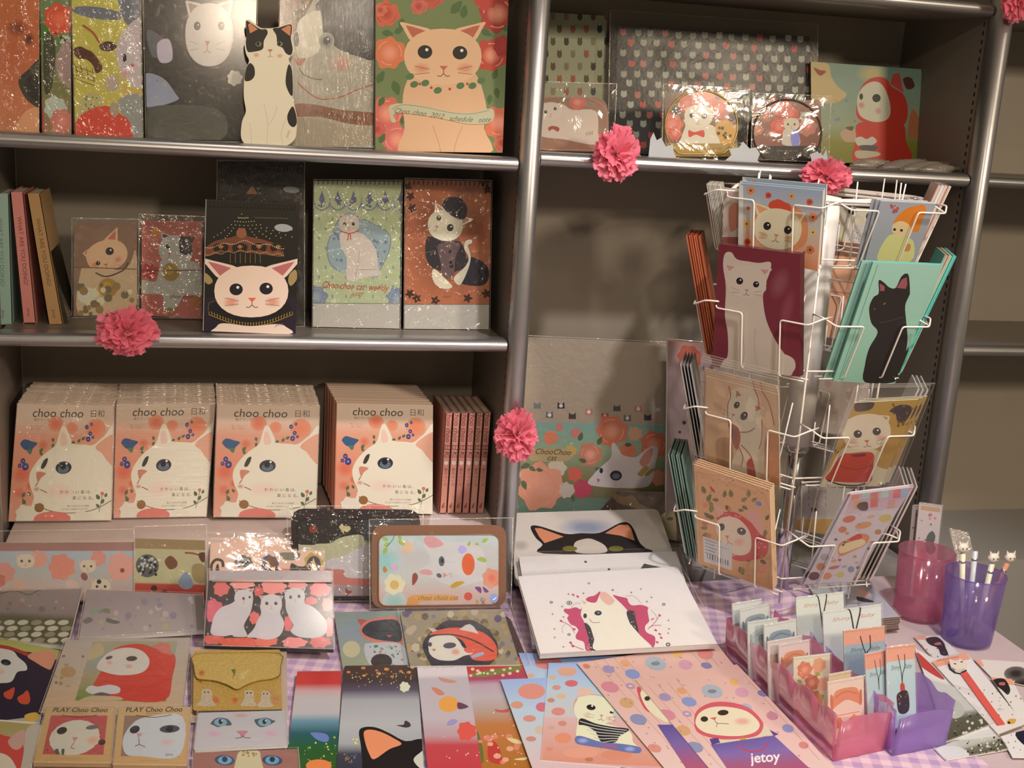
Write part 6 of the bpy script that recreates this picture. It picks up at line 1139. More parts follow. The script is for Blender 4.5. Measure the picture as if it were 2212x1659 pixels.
a.P('#ac2c20',zE([(1010,690),(1080,560),(1150,400),(1240,290),(1400,240),(1560,240),(1700,290),(1900,360),(1870,600),(1790,850),(1350,850),(1000,760)])); a.P('#b05c50',zE([(1650,260),(1740,220),(1840,230),(1870,360),(1760,330)]),False); a.P('#b4a898',zE([(1050,490),(1120,380),(1240,300),(1400,275),(1540,310),(1620,400),(1600,500),(1500,560),(1300,575),(1130,540)])); a.E('#2e2c24',*wE(1430,395),12,5.5,-4); a.E('#3c3830',*wE(1185,385),8,3.6,-16); a.G('#b88470','#b4a898',*wE(1190,440),8,6); a.G('#b88470','#b4a898',*wE(1400,480),10,6)
a.P('#b0a8a0',zE([(930,740),(980,690),(1060,700),(1120,690),(1200,680),(1300,710),(1290,770),(1180,780),(1100,760),(1000,780)])); a.P('#4a4644',zE([(1020,790),(1110,765),(1200,790),(1130,830)])); a.P('#a88c68',zE([(900,830),(1020,800),(1290,810),(1300,850),(900,855)]))
card('framed_print', 'framed print of a white face in a red hood, left side of the table', 'print', zE([(720,190),(2070,165),(1975,1020),(440,985)]), ('f',.5385,2), a, '#a08c74', thick=.004, side='#7c7064', group='framed pictures on the left of the table', sleeve=M_FILMT)
def play(label, q, f, z):
    a = Art('table', (160,120), 93); a.V([(0,'#ac8c60'),(1,'#b08858')], rq(0,0,160,120)); a.T('#2c2018','PLAY Choo Choo',78,5.5,15,0,bold=.012,shear=.2,sx=1.12); a.T('#5c4830','sticky memo set',78,13,5); a.R('#6a5a54',15,18,142,102); f(a); a.L('#5a3020',[(40,17),(60,21),(85,22),(118,17)],1.3); a.T('#8c7048','choo choo cat memo',76,110,5)
    return card('card_pack', label, 'card pack', q, ('f',z,2), a, '#ac8c60', thick=.006, ref=(160,120), side='#9c7c50', group='boxed memo packs with big cat faces', sleeve=M_FILM)
def f1(a): a.R('#a04844',15,18,142,102); a.E('#b4a894',76,66,54,38,-4); a.E('#2c2824',46,52,11,8,-12); a.E('#5c5854',112,44,15,5,-8); a.P('#b07464',[(70,66),(84,66),(77,76)],False); a.L('#8c5c4c',[(77,76),(72,88),(80,90)],1.6); a.G('#c08c74','#b4a894',116,72,16,11); a.E('#3c3028',136,76,8,6); a.D(['#4c4c30','#3c4c4c'],(18,92,60,101),8,2,5)
def f2(a): a.R('#7c6454',15,18,142,102); a.P('#aca8a4',[(16,70),(30,40),(60,22),(142,20),(142,100),(60,102),(26,98)]); a.E('#2c2c30',40,48,11,8,-16); a.E('#3c3e44',116,47,22,8,-2); a.E('#16161a',116,47,8,7); a.P('#b07480',[(44,56),(58,56),(50,66)],False); a.L('#6c5450',[(50,66),(52,78),(44,82)],1.8); a.L('#6c5450',[(52,78),(66,84)],1.6); a.G('#b49890','#aca8a4',112,74,18,9); a.T('#4a4440','Jetoy',120,98,8)
play('memo pack with a winking cat face in a pink scarf', [(100,1537),(251,1537),(240,1659),(72,1657)], f1, .5345)
play('memo pack with a plain white cat face, right of the pink scarf one', [(256,1537),(413,1535),(404,1664),(244,1662)], f2, .5345)
a = T(94); a.V([(0,'#8c7c48'),(1,'#a89c90')], [(-40,1560),(92,1572),(50,1740),(-80,1740)]); a.P('#a83c34',[(-40,1590),(10,1595),(50,1615),(48,1700),(-40,1700)]); a.P('#a88074',[(18,1605),(52,1582),(48,1618),(30,1625)]); a.P('#b4a490',[(-40,1635),(0,1632),(28,1650),(40,1700),(-40,1700)]); a.P('#9c9080',[(58,1580),(90,1574),(70,1640),(44,1740),(30,1740),(50,1640)])
card('framed_print', 'print with a pink-hooded cat cut by the lower left corner', 'print', [(-40,1560),(92,1572),(46,1740),(-80,1740)], ('f',.5345,2), a, '#a89c90', thick=.004, group='framed pictures on the left of the table')
zF = Z(400,1350,5.027); wF = one(zF)
a = T(95); a.R('#a4885c',410,1395,620,1565)
card('card_sleeve', 'beige plastic sleeve holding the gold wallet', 'sleeve', [(412,1402),(619,1404),(622,1560),(412,1562)], ('f',.5345,2), None, '#a48c78', thick=.003, m=M_PP)
a = T(96); a.V([(0,'#cca458'),(1,'#c0984c')], [(418,1412),(608,1412),(608,1548),(416,1548)])
for x, y, r, h in ((180,520,48,'#c4683c'),(980,595,32,'#c4502c'),(165,665,24,'#bc5c34'),(330,870,52,'#cc6c48'),(540,870,44,'#cc6438'),(980,860,60,'#c88454'),(940,780,36,'#c88c60')): a.G(h,'#c09a50',*wF(x,y),r/5)
for x, y, s_ in ((230,830,1.15),(690,830,1),(870,840,1)):
    a.P('#c8b494',zF([(x-40*s_,y-60*s_),(x+45*s_,y-60*s_),(x+55*s_,y+40),(x+80*s_,y+100),(x-85*s_,y+100),(x-50*s_,y+30)])); a.E('#2c2018',*wF(x-18,y-40*s_),1.6); a.E('#2c2018',*wF(x+20,y-40*s_),1.6)
o = card('wallet', 'glittering gold folding wallet with small pale cats along its lower half', 'wallet', [(419,1416),(606,1413),(609,1543),(417,1546)], ('f',.5385,3), a, '#c09a50', thick=.008, m=M_GOLD, side='#6c5020', rnd=6, body='wallet_body', sleeve=None, parent=None)
sh = root_sheet[o.name]; flp = smooth2([(421,1414),(512,1411),(604,1412),(606,1440),(604,1458),(588,1466),(560,1470),(535,1478),(512,1489),(492,1480),(465,1471),(438,1468),(424,1464),(419,1440)], 3)
V, Fc, C = [], [], []; s2 = Sheet(('p', sh.p+sh.n*.0022, sh.n), [(419,1411),(606,1411),(606,1490),(419,1490)]); slab(s2, flp, .0018, pr('#ccaa5c'), pr('#7c6028'), V, Fc, C); fa = T(97); fa.G('#c4683c','#ccaa5c',*wF(180,520),9); fa.P('#6c7434',zF([(500,490),(540,480),(545,520),(510,580),(525,530)])); fa.P('#d8b870',zF([(600,530),(700,480),(640,580),(590,600)])); art_geo(s2, fa, [(419,1405),(606,1405),(606,1495),(419,1495)], V, Fc, C); mesh_obj('flap', V, Fc, M_GOLD, o, C, wloc(o)); mb = MB(); mb.tube([s2.w(*p)+s2.n*.0002 for p in flp], .0008, 5, True); mb.build('stitched_edge', M_GOLD, o, wloc(o), True, cols=[pr('#8c6c30')]*len(mb.v))
a = T(98); a.V([(0,'#a49c98'),(1,'#aca09c')], [(425,1540),(620,1538),(624,1620),(418,1628)]); a.G('#a88474','#a49c98',*wF(600,1010),22,6)
for x, sg in ((385,-1),(860,1)): a.P('#3c484c',zF([(x-110,1080-20*sg),(x-60,1045),(x+20,1035),(x+90,1060),(x+118,1095-20*sg),(x+40,1120),(x-30,1138),(x-80,1115)])); a.E('#6c8c94',*wF(x,1085),14,8.5); a.E('#14181c',*wF(x,1078),4.5,5.5); a.E('#c8ccc8',*wF(x+14,1068),1.6)
a.P('#a86c74',zF([(560,1180),(680,1178),(650,1220),(620,1250),(590,1215)])); a.L('#4c4450',zF([(545,1258),(600,1252),(625,1235),(650,1252),(710,1256)]),1.6); a.G('#b08c94','#aca09c',*wF(310,1210),22,9); a.G('#b08c94','#aca09c',*wF(930,1205),22,9)
card('face_card', 'grey-white card with two blue cat eyes and a pink nose below the gold wallet', 'card', [(428,1545),(618,1540),(622,1616),(419,1627)], ('f',.5385,2), a, '#a8a09c', thick=.004, rnd=4, group='cards with large blue cat eyes', sleeve=M_FILMT)
a = T(99); a.R('#8c5c50',410,1615,650,1740); a.P('#b4a480',zF([(560,1470),(600,1400),(700,1370),(800,1400),(820,1470),(840,1700),(540,1700)])); a.D(['#8c7040'],(*wF(610,1400),*wF(780,1460)),12,1.5,3)
for x in (430,945): a.E('#2c3c50',*wF(x,1500),22,11,4); a.E('#5c8ca4',*wF(x,1500),15,9); a.E('#141c2c',*wF(x,1490),6,6)
card('face_card', 'brown card with two blue cat eyes at the bottom edge of the photo', 'card', [(418,1632),(642,1624),(652,1740),(414,1740)], ('f',.5345,2), a, '#8c5c50', thick=.004, group='cards with large blue cat eyes', sleeve=M_FILMT)
# ---- translucent folders
GF = 'clear plastic document folders'
a = T(100); a.V([(0,'#a82c28'),(.1,'#ac2c28'),(.16,'#b08c88'),(.22,'#a89c98'),(.34,'#a49c98'),(.40,'#5c7c88'),(.5,'#1c4c50'),(.62,'#1c4c24'),(.78,'#2c4818'),(1,'#7c4c20')], [(642,1452),(738,1451),(726,1720),(610,1720)]); a.P('#5c6c9c',zF([(1360,1190),(1400,1175),(1520,1190),(1560,1230),(1540,1280),(1440,1260)])); a.D(['#b0b838','#b0a040'],(660,1585,725,1655),16,1,2.6); a.D(['#a8a080'],(655,1610,728,1659),16,.7,1.3); a.E('#c8703c',*wF(1450,1540),28,14)
card('document_folder', 'folder with a red top, clear middle and dark teal lower half', 'folder', [(642,1452),(738,1451),(726,1720),(610,1720)], ('f',.533,1), a, '#a49c98', thick=.0012, m=M_PP, group=GF)
a = T(101); a.V([(0,'#30201c'),(.12,'#2c2024'),(.19,'#484050'),(.27,'#94908f'),(.45,'#a09c98'),(.6,'#94908f'),(.68,'#343440'),(1,'#141418')], [(744,1440),(902,1438),(918,1720),(722,1720)]); a.D(['#c08038','#b06c38'],(752,1443,895,1466),12,3,6,.6); a.D(['#8c7c34','#b0a85c'],(760,1452,890,1474),40,.8,2); a.D(['#b8b48c'],(760,1470,890,1492),8,1,1.8); a.FL('#c0bc9c',*wD(712,858),11)
a.P('#3c2c2c',zD([(630,1240),(700,1235),(715,1195),(760,1215),(770,1250),(720,1265)])); a.D(['#c8c83c'],(*wD(190,1380),*wD(240,1430)),4,1.4,2.6); a.D(['#9c5c2c','#5c6c34','#30508c'],(*wD(110,1520),*wD(240,1620)),24,1,2)
a.P('#120e10',zD([(255,1310),(300,1262),(420,1262),(560,1320),(720,1400),(940,1410),(960,1900),(300,1900),(290,1640),(275,1450)])); a.P('#cc7c54',zD([(305,1310),(370,1285),(480,1310),(600,1370),(680,1430),(560,1480),(410,1580),(360,1530),(320,1420)])); a.P('#b4b09c',zD([(800,1590),(860,1520),(960,1470),(980,1680),(880,1680)]))
card('document_folder', 'folder with a black cat ear in orange below a misty clear middle', 'folder', [(744,1440),(902,1438),(918,1720),(722,1720)], ('f',.5345,1), a, '#a09c98', thick=.0012, m=M_PP, group=GF, rnd=5)
a = T(102); a.V([(0,'#c4b4b0'),(.09,'#c4b4b0'),(.12,'#a89c9c'),(.42,'#ac9c9c'),(.55,'#a88484'),(.62,'#ac3c40'),(1,'#a82c30')], [(900,1435),(1006,1432),(1050,1720),(930,1720)]); a.D(['#8c8c94'],(910,1437,1000,1448),26,.7,1.2); a.P('#b07c68',zD([(1050,760),(1120,775),(1230,800),(1180,820),(1080,800)])); a.P('#b87058',zD([(980,860),(1060,880),(1110,930),(1050,940),(1000,900)])); a.E('#cc8c40',*wD(1150,1030),22,17); a.P('#5c3848',zD([(1245,1010),(1350,1055),(1250,1080)])); a.P('#8c80a4',zD([(1130,1240),(1160,1190),(1210,1180),(1240,1200),(1190,1240)])); a.FL('#c44c40',*wD(1330,1300),20); a.D(['#d0a0a0'],(945,1570,1040,1659),9,1,2)
card('document_folder', 'folder with an orange fruit shape over a clear middle and red lower part', 'folder', [(900,1435),(1006,1432),(1050,1720),(930,1720)], ('f',.5365,1), a, '#ac9c9c', thick=.0012, m=M_PP, group=GF)
a = T(103); a.V([(0,'#a82c2c'),(.09,'#a83430'),(.15,'#943850'),(.19,'#a88c94'),(.28,'#a89898'),(.38,'#a08878'),(.48,'#a86838'),(.8,'#985c20'),(1,'#8c4c1c')], [(1004,1426),(1128,1420),(1212,1720),(1050,1720)]); a.P('#6c6c34',zD([(1340,740),(1500,700),(1700,670),(1860,640),(1860,690),(1700,720),(1500,760)])); a.D(['#c8bc94','#c4a88c'],(1012,1443,1120,1462),16,2.4,4.6,.8)
a.P('#a83028',zD([(1540,1460),(1600,1400),(1660,1480),(1680,1620),(1560,1600)])); a.P('#5c5c28',zD([(1430,1300),(1480,1420),(1500,1600),(1440,1600)])); a.D(['#c4705c','#c88c70'],(1035,1565,1130,1650),12,5,10,.7); a.P('#c0b078',zD([(1730,1370),(1830,1380),(1890,1420),(1800,1420)])); a.P('#c0b078',zD([(1800,1580),(1940,1560),(1900,1590)])); a.D(['#d8b898'],(1040,1540,1140,1655),14,.8,1.6); a.P('#a85048',zD([(1610,1080),(1680,1090),(1750,1075),(1740,1110),(1640,1110)]))
card('document_folder', 'folder with a red top band of small roses and an orange floral lower part', 'folder', [(1004,1426),(1128,1420),(1212,1720),(1050,1720)], ('f',.5345,1), a, '#a89898', thick=.0012, m=M_PP, group=GF, rnd=4)
zG = Z(1060,1380,4.424); wG = one(zG)
def blue_art(q, blobs, seed=104): 
    a = T(seed); a.V([(0,'#8c9cbc'),(.25,'#a4b0b8'),(.45,'#b0aca8'),(.7,'#c0a09c'),(1,'#c08c84')], q)
    for x, y, rx, ry, h in blobs: a.G(h,h,*wG(x,y),rx/4.4,ry/4.4); 
    return a
b1 = [(420+130,240,130,60,'#c0786c'),(380,360,40,20,'#c09478'),(1000,190,100,30,'#8c98bc')]
card('document_folder', 'blue folder with orange fruit dots, rearmost of the fanned blue ones', 'folder', [(1120,1412),(1372,1420),(1470,1640),(1205,1640)], ('f',.5375,1), blue_art([(1120,1412),(1372,1420),(1470,1640),(1205,1640)], b1), '#a4b0b8', thick=.0012, m=M_PP, group=GF)
b2 = [(390,510,130,75,'#c47c6c'),(250,640,60,35,'#bc8468'),(370,770,62,32,'#bc7c6c'),(490,660,60,45,'#b8606c'),(385,965,50,25,'#b07868'),(470,880,50,40,'#b8a088')]
card('document_folder', 'blue folder with orange fruit dots, left of the striped-shirt cat one', 'folder', [(1081,1470),(1262,1462),(1372,1740),(1178,1740)], ('f',.539,1), blue_art([(1081,1470),(1262,1462),(1372,1740),(1178,1740)], b2, 105), '#a4b0b8', thick=.0012, m=M_PP, group=GF)
b3 = [(730,320,95,45,'#c08c70'),(590,380,32,22,'#bc9c78'),(770,435,62,32,'#bc5c60'),(628,475,42,24,'#bc8070'),(675,558,46,26,'#c0a07c'),(575,597,36,22,'#b07864'),(645,705,66,38,'#c0786c'),(685,820,42,26,'#b87868'),(580,860,32,22,'#b88c7c'),(690,960,80,50,'#c87c5c'),(560,1065,36,20,'#c07860'),(860,1100,170,50,'#c88870'),(1200,1120,150,50,'#c07860'),(940,1165,40,20,'#a86848')]
q = [(1185,1434),(1400,1440),(1452,1668),(1167,1644)]
a = blue_art(q, b3, 106); a.V([(0,'#c09c94'),(1,'#c07c64')], [wG(500,760),wG(1500,760),wG(1650,1230),wG(490,1180)]); [a.G(h,h,*wG(x,y),rx/4.4,ry/4.4) for x, y, rx, ry, h in b3[6:]]
a.P('#ccc4a0',zG([(820,960),(830,820),(880,780),(1300,880),(1360,1000),(1420,1060),(1200,1040),(900,1000)])); a.P('#c08c80',zG([(790,680),(800,600),(860,550),(1000,540),(1060,570),(900,600),(830,660),(820,760)])); a.P('#c8a490',zG([(830,560),(835,480),(900,470),(1000,510),(940,545)]),False)
a.CAT(*wG(985,690),43,33,'#ccc4a4','#c8a490','#1c1814',rot=8,ears=((-46,1.1),(46,1.5)),eyes=((-.16,-.14,.23),(.9,.0,.1)),nose=(.42,.28),nosec='#b87c68',blush=('#c8a890',1),esq=.7); a.P('#24201f',zG([(865,770),(1000,820),(1150,850),(1310,870),(1300,900),(1230,940),(1190,1000),(1060,1000),(1000,900),(900,840),(840,830)]))
for k in range(6): a.L('#b4b0a8',zG([(850+k*34,800+k*38),(1000+k*14,840+k*32),(1150,868+k*24),(1300-k*18,886+k*20)]),1.6)
a.P('#5c6490',zG([(805,960),(860,940),(1060,1000),(1200,1010),(1400,1040),(1440,1080),(1380,1105),(1100,1060),(900,1030),(820,1010)])); a.G('#8890b4','#5c6490',*wG(880,985),14,7); a.G('#8890b4','#5c6490',*wG(1330,1065),14,7); a.T('#b04450','jetoy',*wG(1130,1032),17,6,shear=.3)
card('document_folder', 'pastel folder with a white cat in a black striped top', 'folder', q, ('f',.541,1), a, '#b8a8a0', thick=.0012, m=M_PP, group=GF)
def pink_art(dx, dy, sc, q, seed):
    a = T(seed); a.V([(0,'#c49888'),(.5,'#c8a094'),(.8,'#c8a89c'),(1,'#c09c94')], q); a.ox = dx; a.oy = dy
    P = lambda x, y: wG(x, y)
    for k, h in enumerate(('#a87854',)*4): a.L(h,[P(960+k*95,190-k*16),P(1900+k*105,1234+k*30)],.8,False)
    for k in range(3): a.L('#a87854',[P(1880+k*60,90-k*12),P(2600+k*70,900)],.7,False)
    for x, y, rx, ry, h in ((915,270,38,24,'#b86858'),(1125,300,62,38,'#8c7c98'),(1285,240,50,32,'#c08860'),(1355,345,76,46,'#7880a4'),(1575,245,108,66,'#94989c'),(1785,155,46,36,'#c89858'),(1860,255,70,48,'#b88490'),(2050,150,80,54,'#c07468'),(2060,265,56,30,'#70688c'),(1140,470,92,52,'#bc747c'),(1335,460,50,30,'#a08094'),(1300,620,74,50,'#b88c60'),(1410,780,86,52,'#7c7c94'),(1565,1055,70,40,'#c07c6c'),(1700,450,50,34,'#c09080'),(1900,400,60,40,'#9498a0'),(2200,330,50,34,'#b86c5c'),(2150,480,60,40,'#b0747c'),(2350,430,46,30,'#c08c60'),(1620,640,40,24,'#c08474'),(1500,520,40,26,'#8c7890'),(2300,600,60,40,'#7c7c9c'),(2450,760,50,34,'#b87468'),(2100,700,50,30,'#a87c8c'),(1750,900,40,26,'#c08868'),(2500,1000,50,30,'#8c7c98')): a.E(h,*P(x,y),rx/4.6,ry/4.6,14); h in ('#a08094','#94989c') and a.E('#cca898' if h != '#94989c' else '#6c7074',*P(x,y),rx/11,ry/15)
    for k in range(90):
        x = a.rnd.uniform(900,2500); y = a.rnd.uniform(100,1300); X, Y_ = P(x,y); a.L(a.rnd.choice(['#5c5458','#80604c','#6c5c68']),[(X-2,Y_-1),(X+2,Y_+1)],1.1,False)
    return a
q = [(1246,1434),(1545,1389),(1812,1720),(1484,1720)]
a = pink_art(0,0,1,q,107); a.P('#b84850',zG([(1395,480),(1430,475),(1450,540),(1520,700),(1480,690),(1430,610)])); a.P('#ccbc9c',zG([(1430,520),(1520,520),(1700,800),(1560,740),(1470,640)])); a.E('#2c2824',*wG(1495,580),6,5); a.V([(0,'#54447c'),(.4,'#6c5488'),(.7,'#8c4c6c'),(1,'#a04858')],zG([(1590,830),(1760,830),(2200,1300),(1900,1300)]))
card('document_folder', 'pink patterned folder, left of the one with the lying cat face', 'folder', q, ('f',.5425,1), a, '#c8a094', thick=.0012, m=M_PP, group=GF)
q = [(1372,1470),(1592,1437),(1860,1720),(1580,1720)]
a = pink_art(122,60,1,q,108); a.ox = a.oy = 0
zH = Z(1520,1240,3.96); wH = one(zH)
a.P('#c0b094',zH([(480,1260),(610,1380),(140,1460),(110,1400)]),False); a.P('#b84c54',zH([(-80,1290),(-60,1180),(60,1110),(220,1105),(380,1150),(480,1240),(510,1310),(460,1390),(300,1420),(120,1420),(-40,1370)])); a.P('#ccbc9c',zH([(-70,1290),(-40,1200),(60,1150),(200,1145),(360,1180),(460,1260),(475,1320),(420,1370),(300,1395),(140,1390),(0,1360)]))
a.E('#241e1a',*wH(165,1195),12,6,-4); a.E('#241e1a',*wH(5,1250),8,6); a.P('#b8604c',zH([(50,1240),(110,1232),(95,1262)]),False); a.L('#5c3c2c',zH([(95,1262),(115,1285),(170,1288),(215,1292)]),1.2); a.L('#5c3c2c',zH([(115,1285),(110,1320)]),1.1); a.G('#c89080','#ccbc9c',*wH(330,1270),22,10); a.E('#a87c2c',*wH(335,1425),6,5)
a.V([(0,'#5c4c84'),(.3,'#70588c'),(.6,'#8c4c68'),(1,'#a04050')],zH([(60,1470),(600,1390),(1000,1760),(260,1760)])); a.P('#4a3470',zH([(50,1420),(120,1410),(140,1450),(70,1470)]),False); a.P('#4a3470',zH([(560,1340),(640,1380),(600,1395)]),False); a.L('#a83850',zH([(290,1465),(340,1510),(430,1530),(520,1500),(540,1450)]),3.4); a.T('#d8c4c4','jetoy',*wH(525,1580),31,-4,bold=.02)
card('document_folder', 'pink patterned folder with a lying white cat face, at the front', 'folder', q, ('f',.544,1), a, '#c8a094', thick=.0012, m=M_PP, group=GF)
# ------------------------------------------------------------------ bins, cups and small cards on the right
def tinted(name, col, mixf=.5, rough=.18):
    m = bpy.data.materials.new(name); m.use_nodes = True; nt = m.node_tree; nt.nodes.clear(); N = nt.nodes.new; K = nt.links.new
    out = N('ShaderNodeOutputMaterial'); tr = N('ShaderNodeBsdfTransparent'); tr.inputs[0].default_value = (*[c**.28 for c in col], 1)
    df = N('ShaderNodeBsdfDiffuse'); df.inputs[0].default_value = (*col, 1); tl = N('ShaderNodeBsdfTranslucent'); tl.inputs[0].default_value = (*col, 1)
    a_ = N('ShaderNodeMixShader'); a_.inputs[0].default_value = .5; K(df.outputs[0], a_.inputs[1]); K(tl.outputs[0], a_.inputs[2])
    b_ = N('ShaderNodeMixShader'); b_.inputs[0].default_value = mixf; K(tr.outputs[0], b_.inputs[1]); K(a_.outputs[0], b_.inputs[2])
    g_ = N('ShaderNodeBsdfGlossy'); g_.inputs['Roughness'].default_value = rough; lw = N('ShaderNodeLayerWeight'); lw.inputs[0].default_value = .3
    mr = N('ShaderNodeMapRange'); mr.inputs['To Min'].default_value = .04; mr.inputs['To Max'].default_value = .4; K(lw.outputs['Fresnel'], mr.inputs['Value'])
    c_ = N('ShaderNodeMixShader'); K(mr.outputs[0], c_.inputs[0]); K(b_.outputs[0], c_.inputs[1]); K(g_.outputs[0], c_.inputs[2]); K(c_.outputs[0], out.inputs[0]); return m
M_PINKT = tinted('translucent_pink_plastic', (.95,.38,.56), .45); M_PURPT = tinted('translucent_purple_plastic', (.55,.38,.86), .45)
M_PINKC = tinted('clear_pink_cup_plastic', (.95,.42,.60), .20, .1); M_PURPC = tinted('clear_purple_cup_plastic', (.50,.38,.88), .22, .1)
ZT1 = ZT+.0042
def bin_(label, p_fl, p_fr, p_bl, back_x, m, hf, hb, group, steps=5, flare=.006):
    FL, FR, BL = onZ(*p_fl, ZT1), onZ(*p_fr, ZT1), onZ(*p_bl, ZT1); BL = FL+(BL-FL)*back_x; BR = BL+(FR-FL)*.95
    o = empty('plastic_bin', (FL+FR+BL+BR)/4); tag(o, label, 'bin', group)
    ax = (BL-FL); L = ax.length; ax.normalize(); sd = (FR-FL).normalized(); up = Vector((0,0,1)); th = .0016
    def wall(name, A0, B0, out, hs, n):       # outer wall with a stepped top
        mb = MB(); top = []; N_ = len(hs)-1
        for i in range(n+1):
            t = i/n; k = min(int(t*N_), N_-1); u = t*N_-k; h = hs[k]+(hs[k+1]-hs[k])*(u*u*(3-2*u)); top.append((t, h))
        i0 = 0
        for off in (0, th):
            for t, h in top: b = A0+(B0-A0)*t-out*off; mb.v += [b, b+up*h+out*(flare)]
        M_ = (n+1)*2
        for k in range(n):
            a, b = 2*k, 2*k+2; mb.f += [(a, b, b+1, a+1), (M_+a, M_+a+1, M_+b+1, M_+b), (a+1, b+1, M_+b+1, M_+a+1)]; mb.mi += [0]*3
        mb.f += [(0, 1, M_+1, M_), (2*n, M_+2*n, M_+2*n+1, 2*n+1)]; mb.mi += [0]*2
        return mb.build(name, m, o, wloc(o), True)
    wave = []
    for k in range(steps+1): q = hf+.004+(hb-hf)*k/steps; wave += [q+.003, q+.003, q-.005] if k < steps else [q]
    wall('side_wall', FL, BL, -sd, wave, 60); wall('side_wall', FR, BR, sd, wave, 60)
    wall('front_wall', FL, FR, -ax, [hf-.006,hf,hf,hf-.006], 10); wall('back_wall', BL, BR, ax, [hb]*2, 4)
    mb = MB(); mb.prism([FL-up*.001, FR-up*.001, BR-up*.001, BL-up*.001], up*.0016); mb.build('bin_floor', m, o, wloc(o))
    return o, FL, FR, BL, ax, sd
pb = bin_('long translucent pink bin of small wrapped cards', (1800,1643), (1911,1618), (1566,1414), 1.0, M_PINKT, .072, .070, 'translucent display bins')
vb = bin_('long translucent purple bin of wrapped phone straps, right of the pink bin', (1928,1631), (2043,1609), (1712,1412), 1.0, M_PURPT, .070, .066, 'translucent display bins')
def mini(label, q, zt, h, f, ref, base, group, sleeve=M_FILM, lean=12, name='wrapped_card', cat='card', thick=.0022, extra=None):
    a = Art('table', ref, hash_(label)); f(a)
    return card(name, label, cat, [q[0], q[1], q[1], q[0]], ('t', zt, h, lean), a, base, thick=thick, ref=ref, sleeve=sleeve, group=group, side='#c8c0b8')
def scroll(c1, c2, bg):
    def f(a):
        a.R(bg,0,0,60,90); a.P(c1,[(6,40),(8,24),(16,14),(44,14),(52,24),(54,40),(46,36),(30,30),(14,36)]); a.L(c2,[(12,24),(30,18),(48,24)],2.2); a.P(c2,[(4,38),(4,20),(8,22),(8,40)]); a.P(c2,[(56,38),(56,20),(52,22),(52,40)]); a.FL(c1,14,60,9,c2); a.FL(c1,44,64,11,c2); a.L(c2,[(8,84),(52,84)],1.4); a.L(c2,[(8,50),(52,50)],1)
    return f
def roses(a): a.V([(0,'#c8bca0'),(1,'#b8946c')], rq(0,0,60,90)); [a.FL(h,x,y,r,'#cc8c6c') for x,y,r,h in ((18,20,12,'#c06c54'),(42,16,11,'#c88c6c'),(30,40,12,'#b8644c'),(50,44,10,'#c49070'),(10,52,10,'#b87c50'),(34,66,14,'#bc6c50'))]; [a.LF('#8c8c4c',x,y,10,an) for x,y,an in ((6,34,30),(44,30,200),(22,56,60),(50,60,140))]
GP = 'small wrapped cards in the pink bin'
for i, (q, nm, f, bg) in enumerate((
  ([(1582,1304),(1645,1293)],'plain white wrapped card at the very back of the pink bin',scroll('#b8b8b0','#a0a4a0','#c0bcb0'),'#c0bcb0'),
  ([(1598,1318),(1663,1303)],'white wrapped card with a grey scroll, second from the back of the pink bin',scroll('#848c90','#6c7478','#c0bcb0'),'#c0bcb0'),
  ([(1615,1344),(1680,1334)],'half-hidden pale wrapped card behind the second grey scroll card',scroll('#a0a49c','#8c908c','#bcb8ac'),'#bcb8ac'),
  ([(1650,1350),(1720,1337)],'white wrapped card with a grey scroll, nearer the front of the pink bin',scroll('#7c888c','#646c74','#c0bcb0'),'#c0bcb0'),
  ([(1658,1386),(1731,1373)],'half-hidden pinkish wrapped card behind the orange scroll card',scroll('#c0a08c','#b08c78','#c4b0a4'),'#c4b0a4'),
  ([(1682,1393),(1749,1381)],'pink wrapped card with an orange scroll in the middle of the pink bin',scroll('#c07c5c','#b06c4c','#c8aca4'),'#c8aca4'),
  ([(1714,1420),(1793,1411)],'wrapped card covered in roses in the pink bin',roses,'#c8bca0'),
  ([(1790,1457),(1838,1448)],'yellow wrapped card edge behind the front card of the pink bin',scroll('#c4a06c','#b88c5c','#c8a884'),'#c8a884'),
  ([(1788,1473),(1866,1459)],'wrapped card with orange roses at the front of the pink bin',scroll('#c47c5c','#b86848','#ccb09c'),'#ccb09c'))):
    mini(nm, q, .637, .102, f, (60,90), bg, GP)
def strap(header, hh, body, txt, tc, flap='#c0bcb4', charm=None):
    def f(a):
        a.R(body,0,0,60,110); a.R(header,0,0,60,hh); a.T(tc,txt,18,hh+9 if hh else 16,9,0,shear=.35); a.T(tc,'Baby',44,hh+9 if hh else 16,9,0,shear=.35)
        a.L('#241f20',[(24,0 if not hh else 12),(28,hh+6),(31,40),(32,58)],1.5); a.L('#241f20',[(38,0 if not hh else 12),(38,hh+8),(33,40),(32,58)],1.5)
        if charm: a.P(charm,[(28,52),(36,52),(37,64),(29,64)]); a.P('#2a2224',[(22,64),(42,62),(46,84),(38,92),(24,90),(20,76)]); a.D(['#a89070','#a83c34'],(24,66,42,86),9,.8,1.6)
    return f
GS = 'wrapped phone straps in the purple bin'
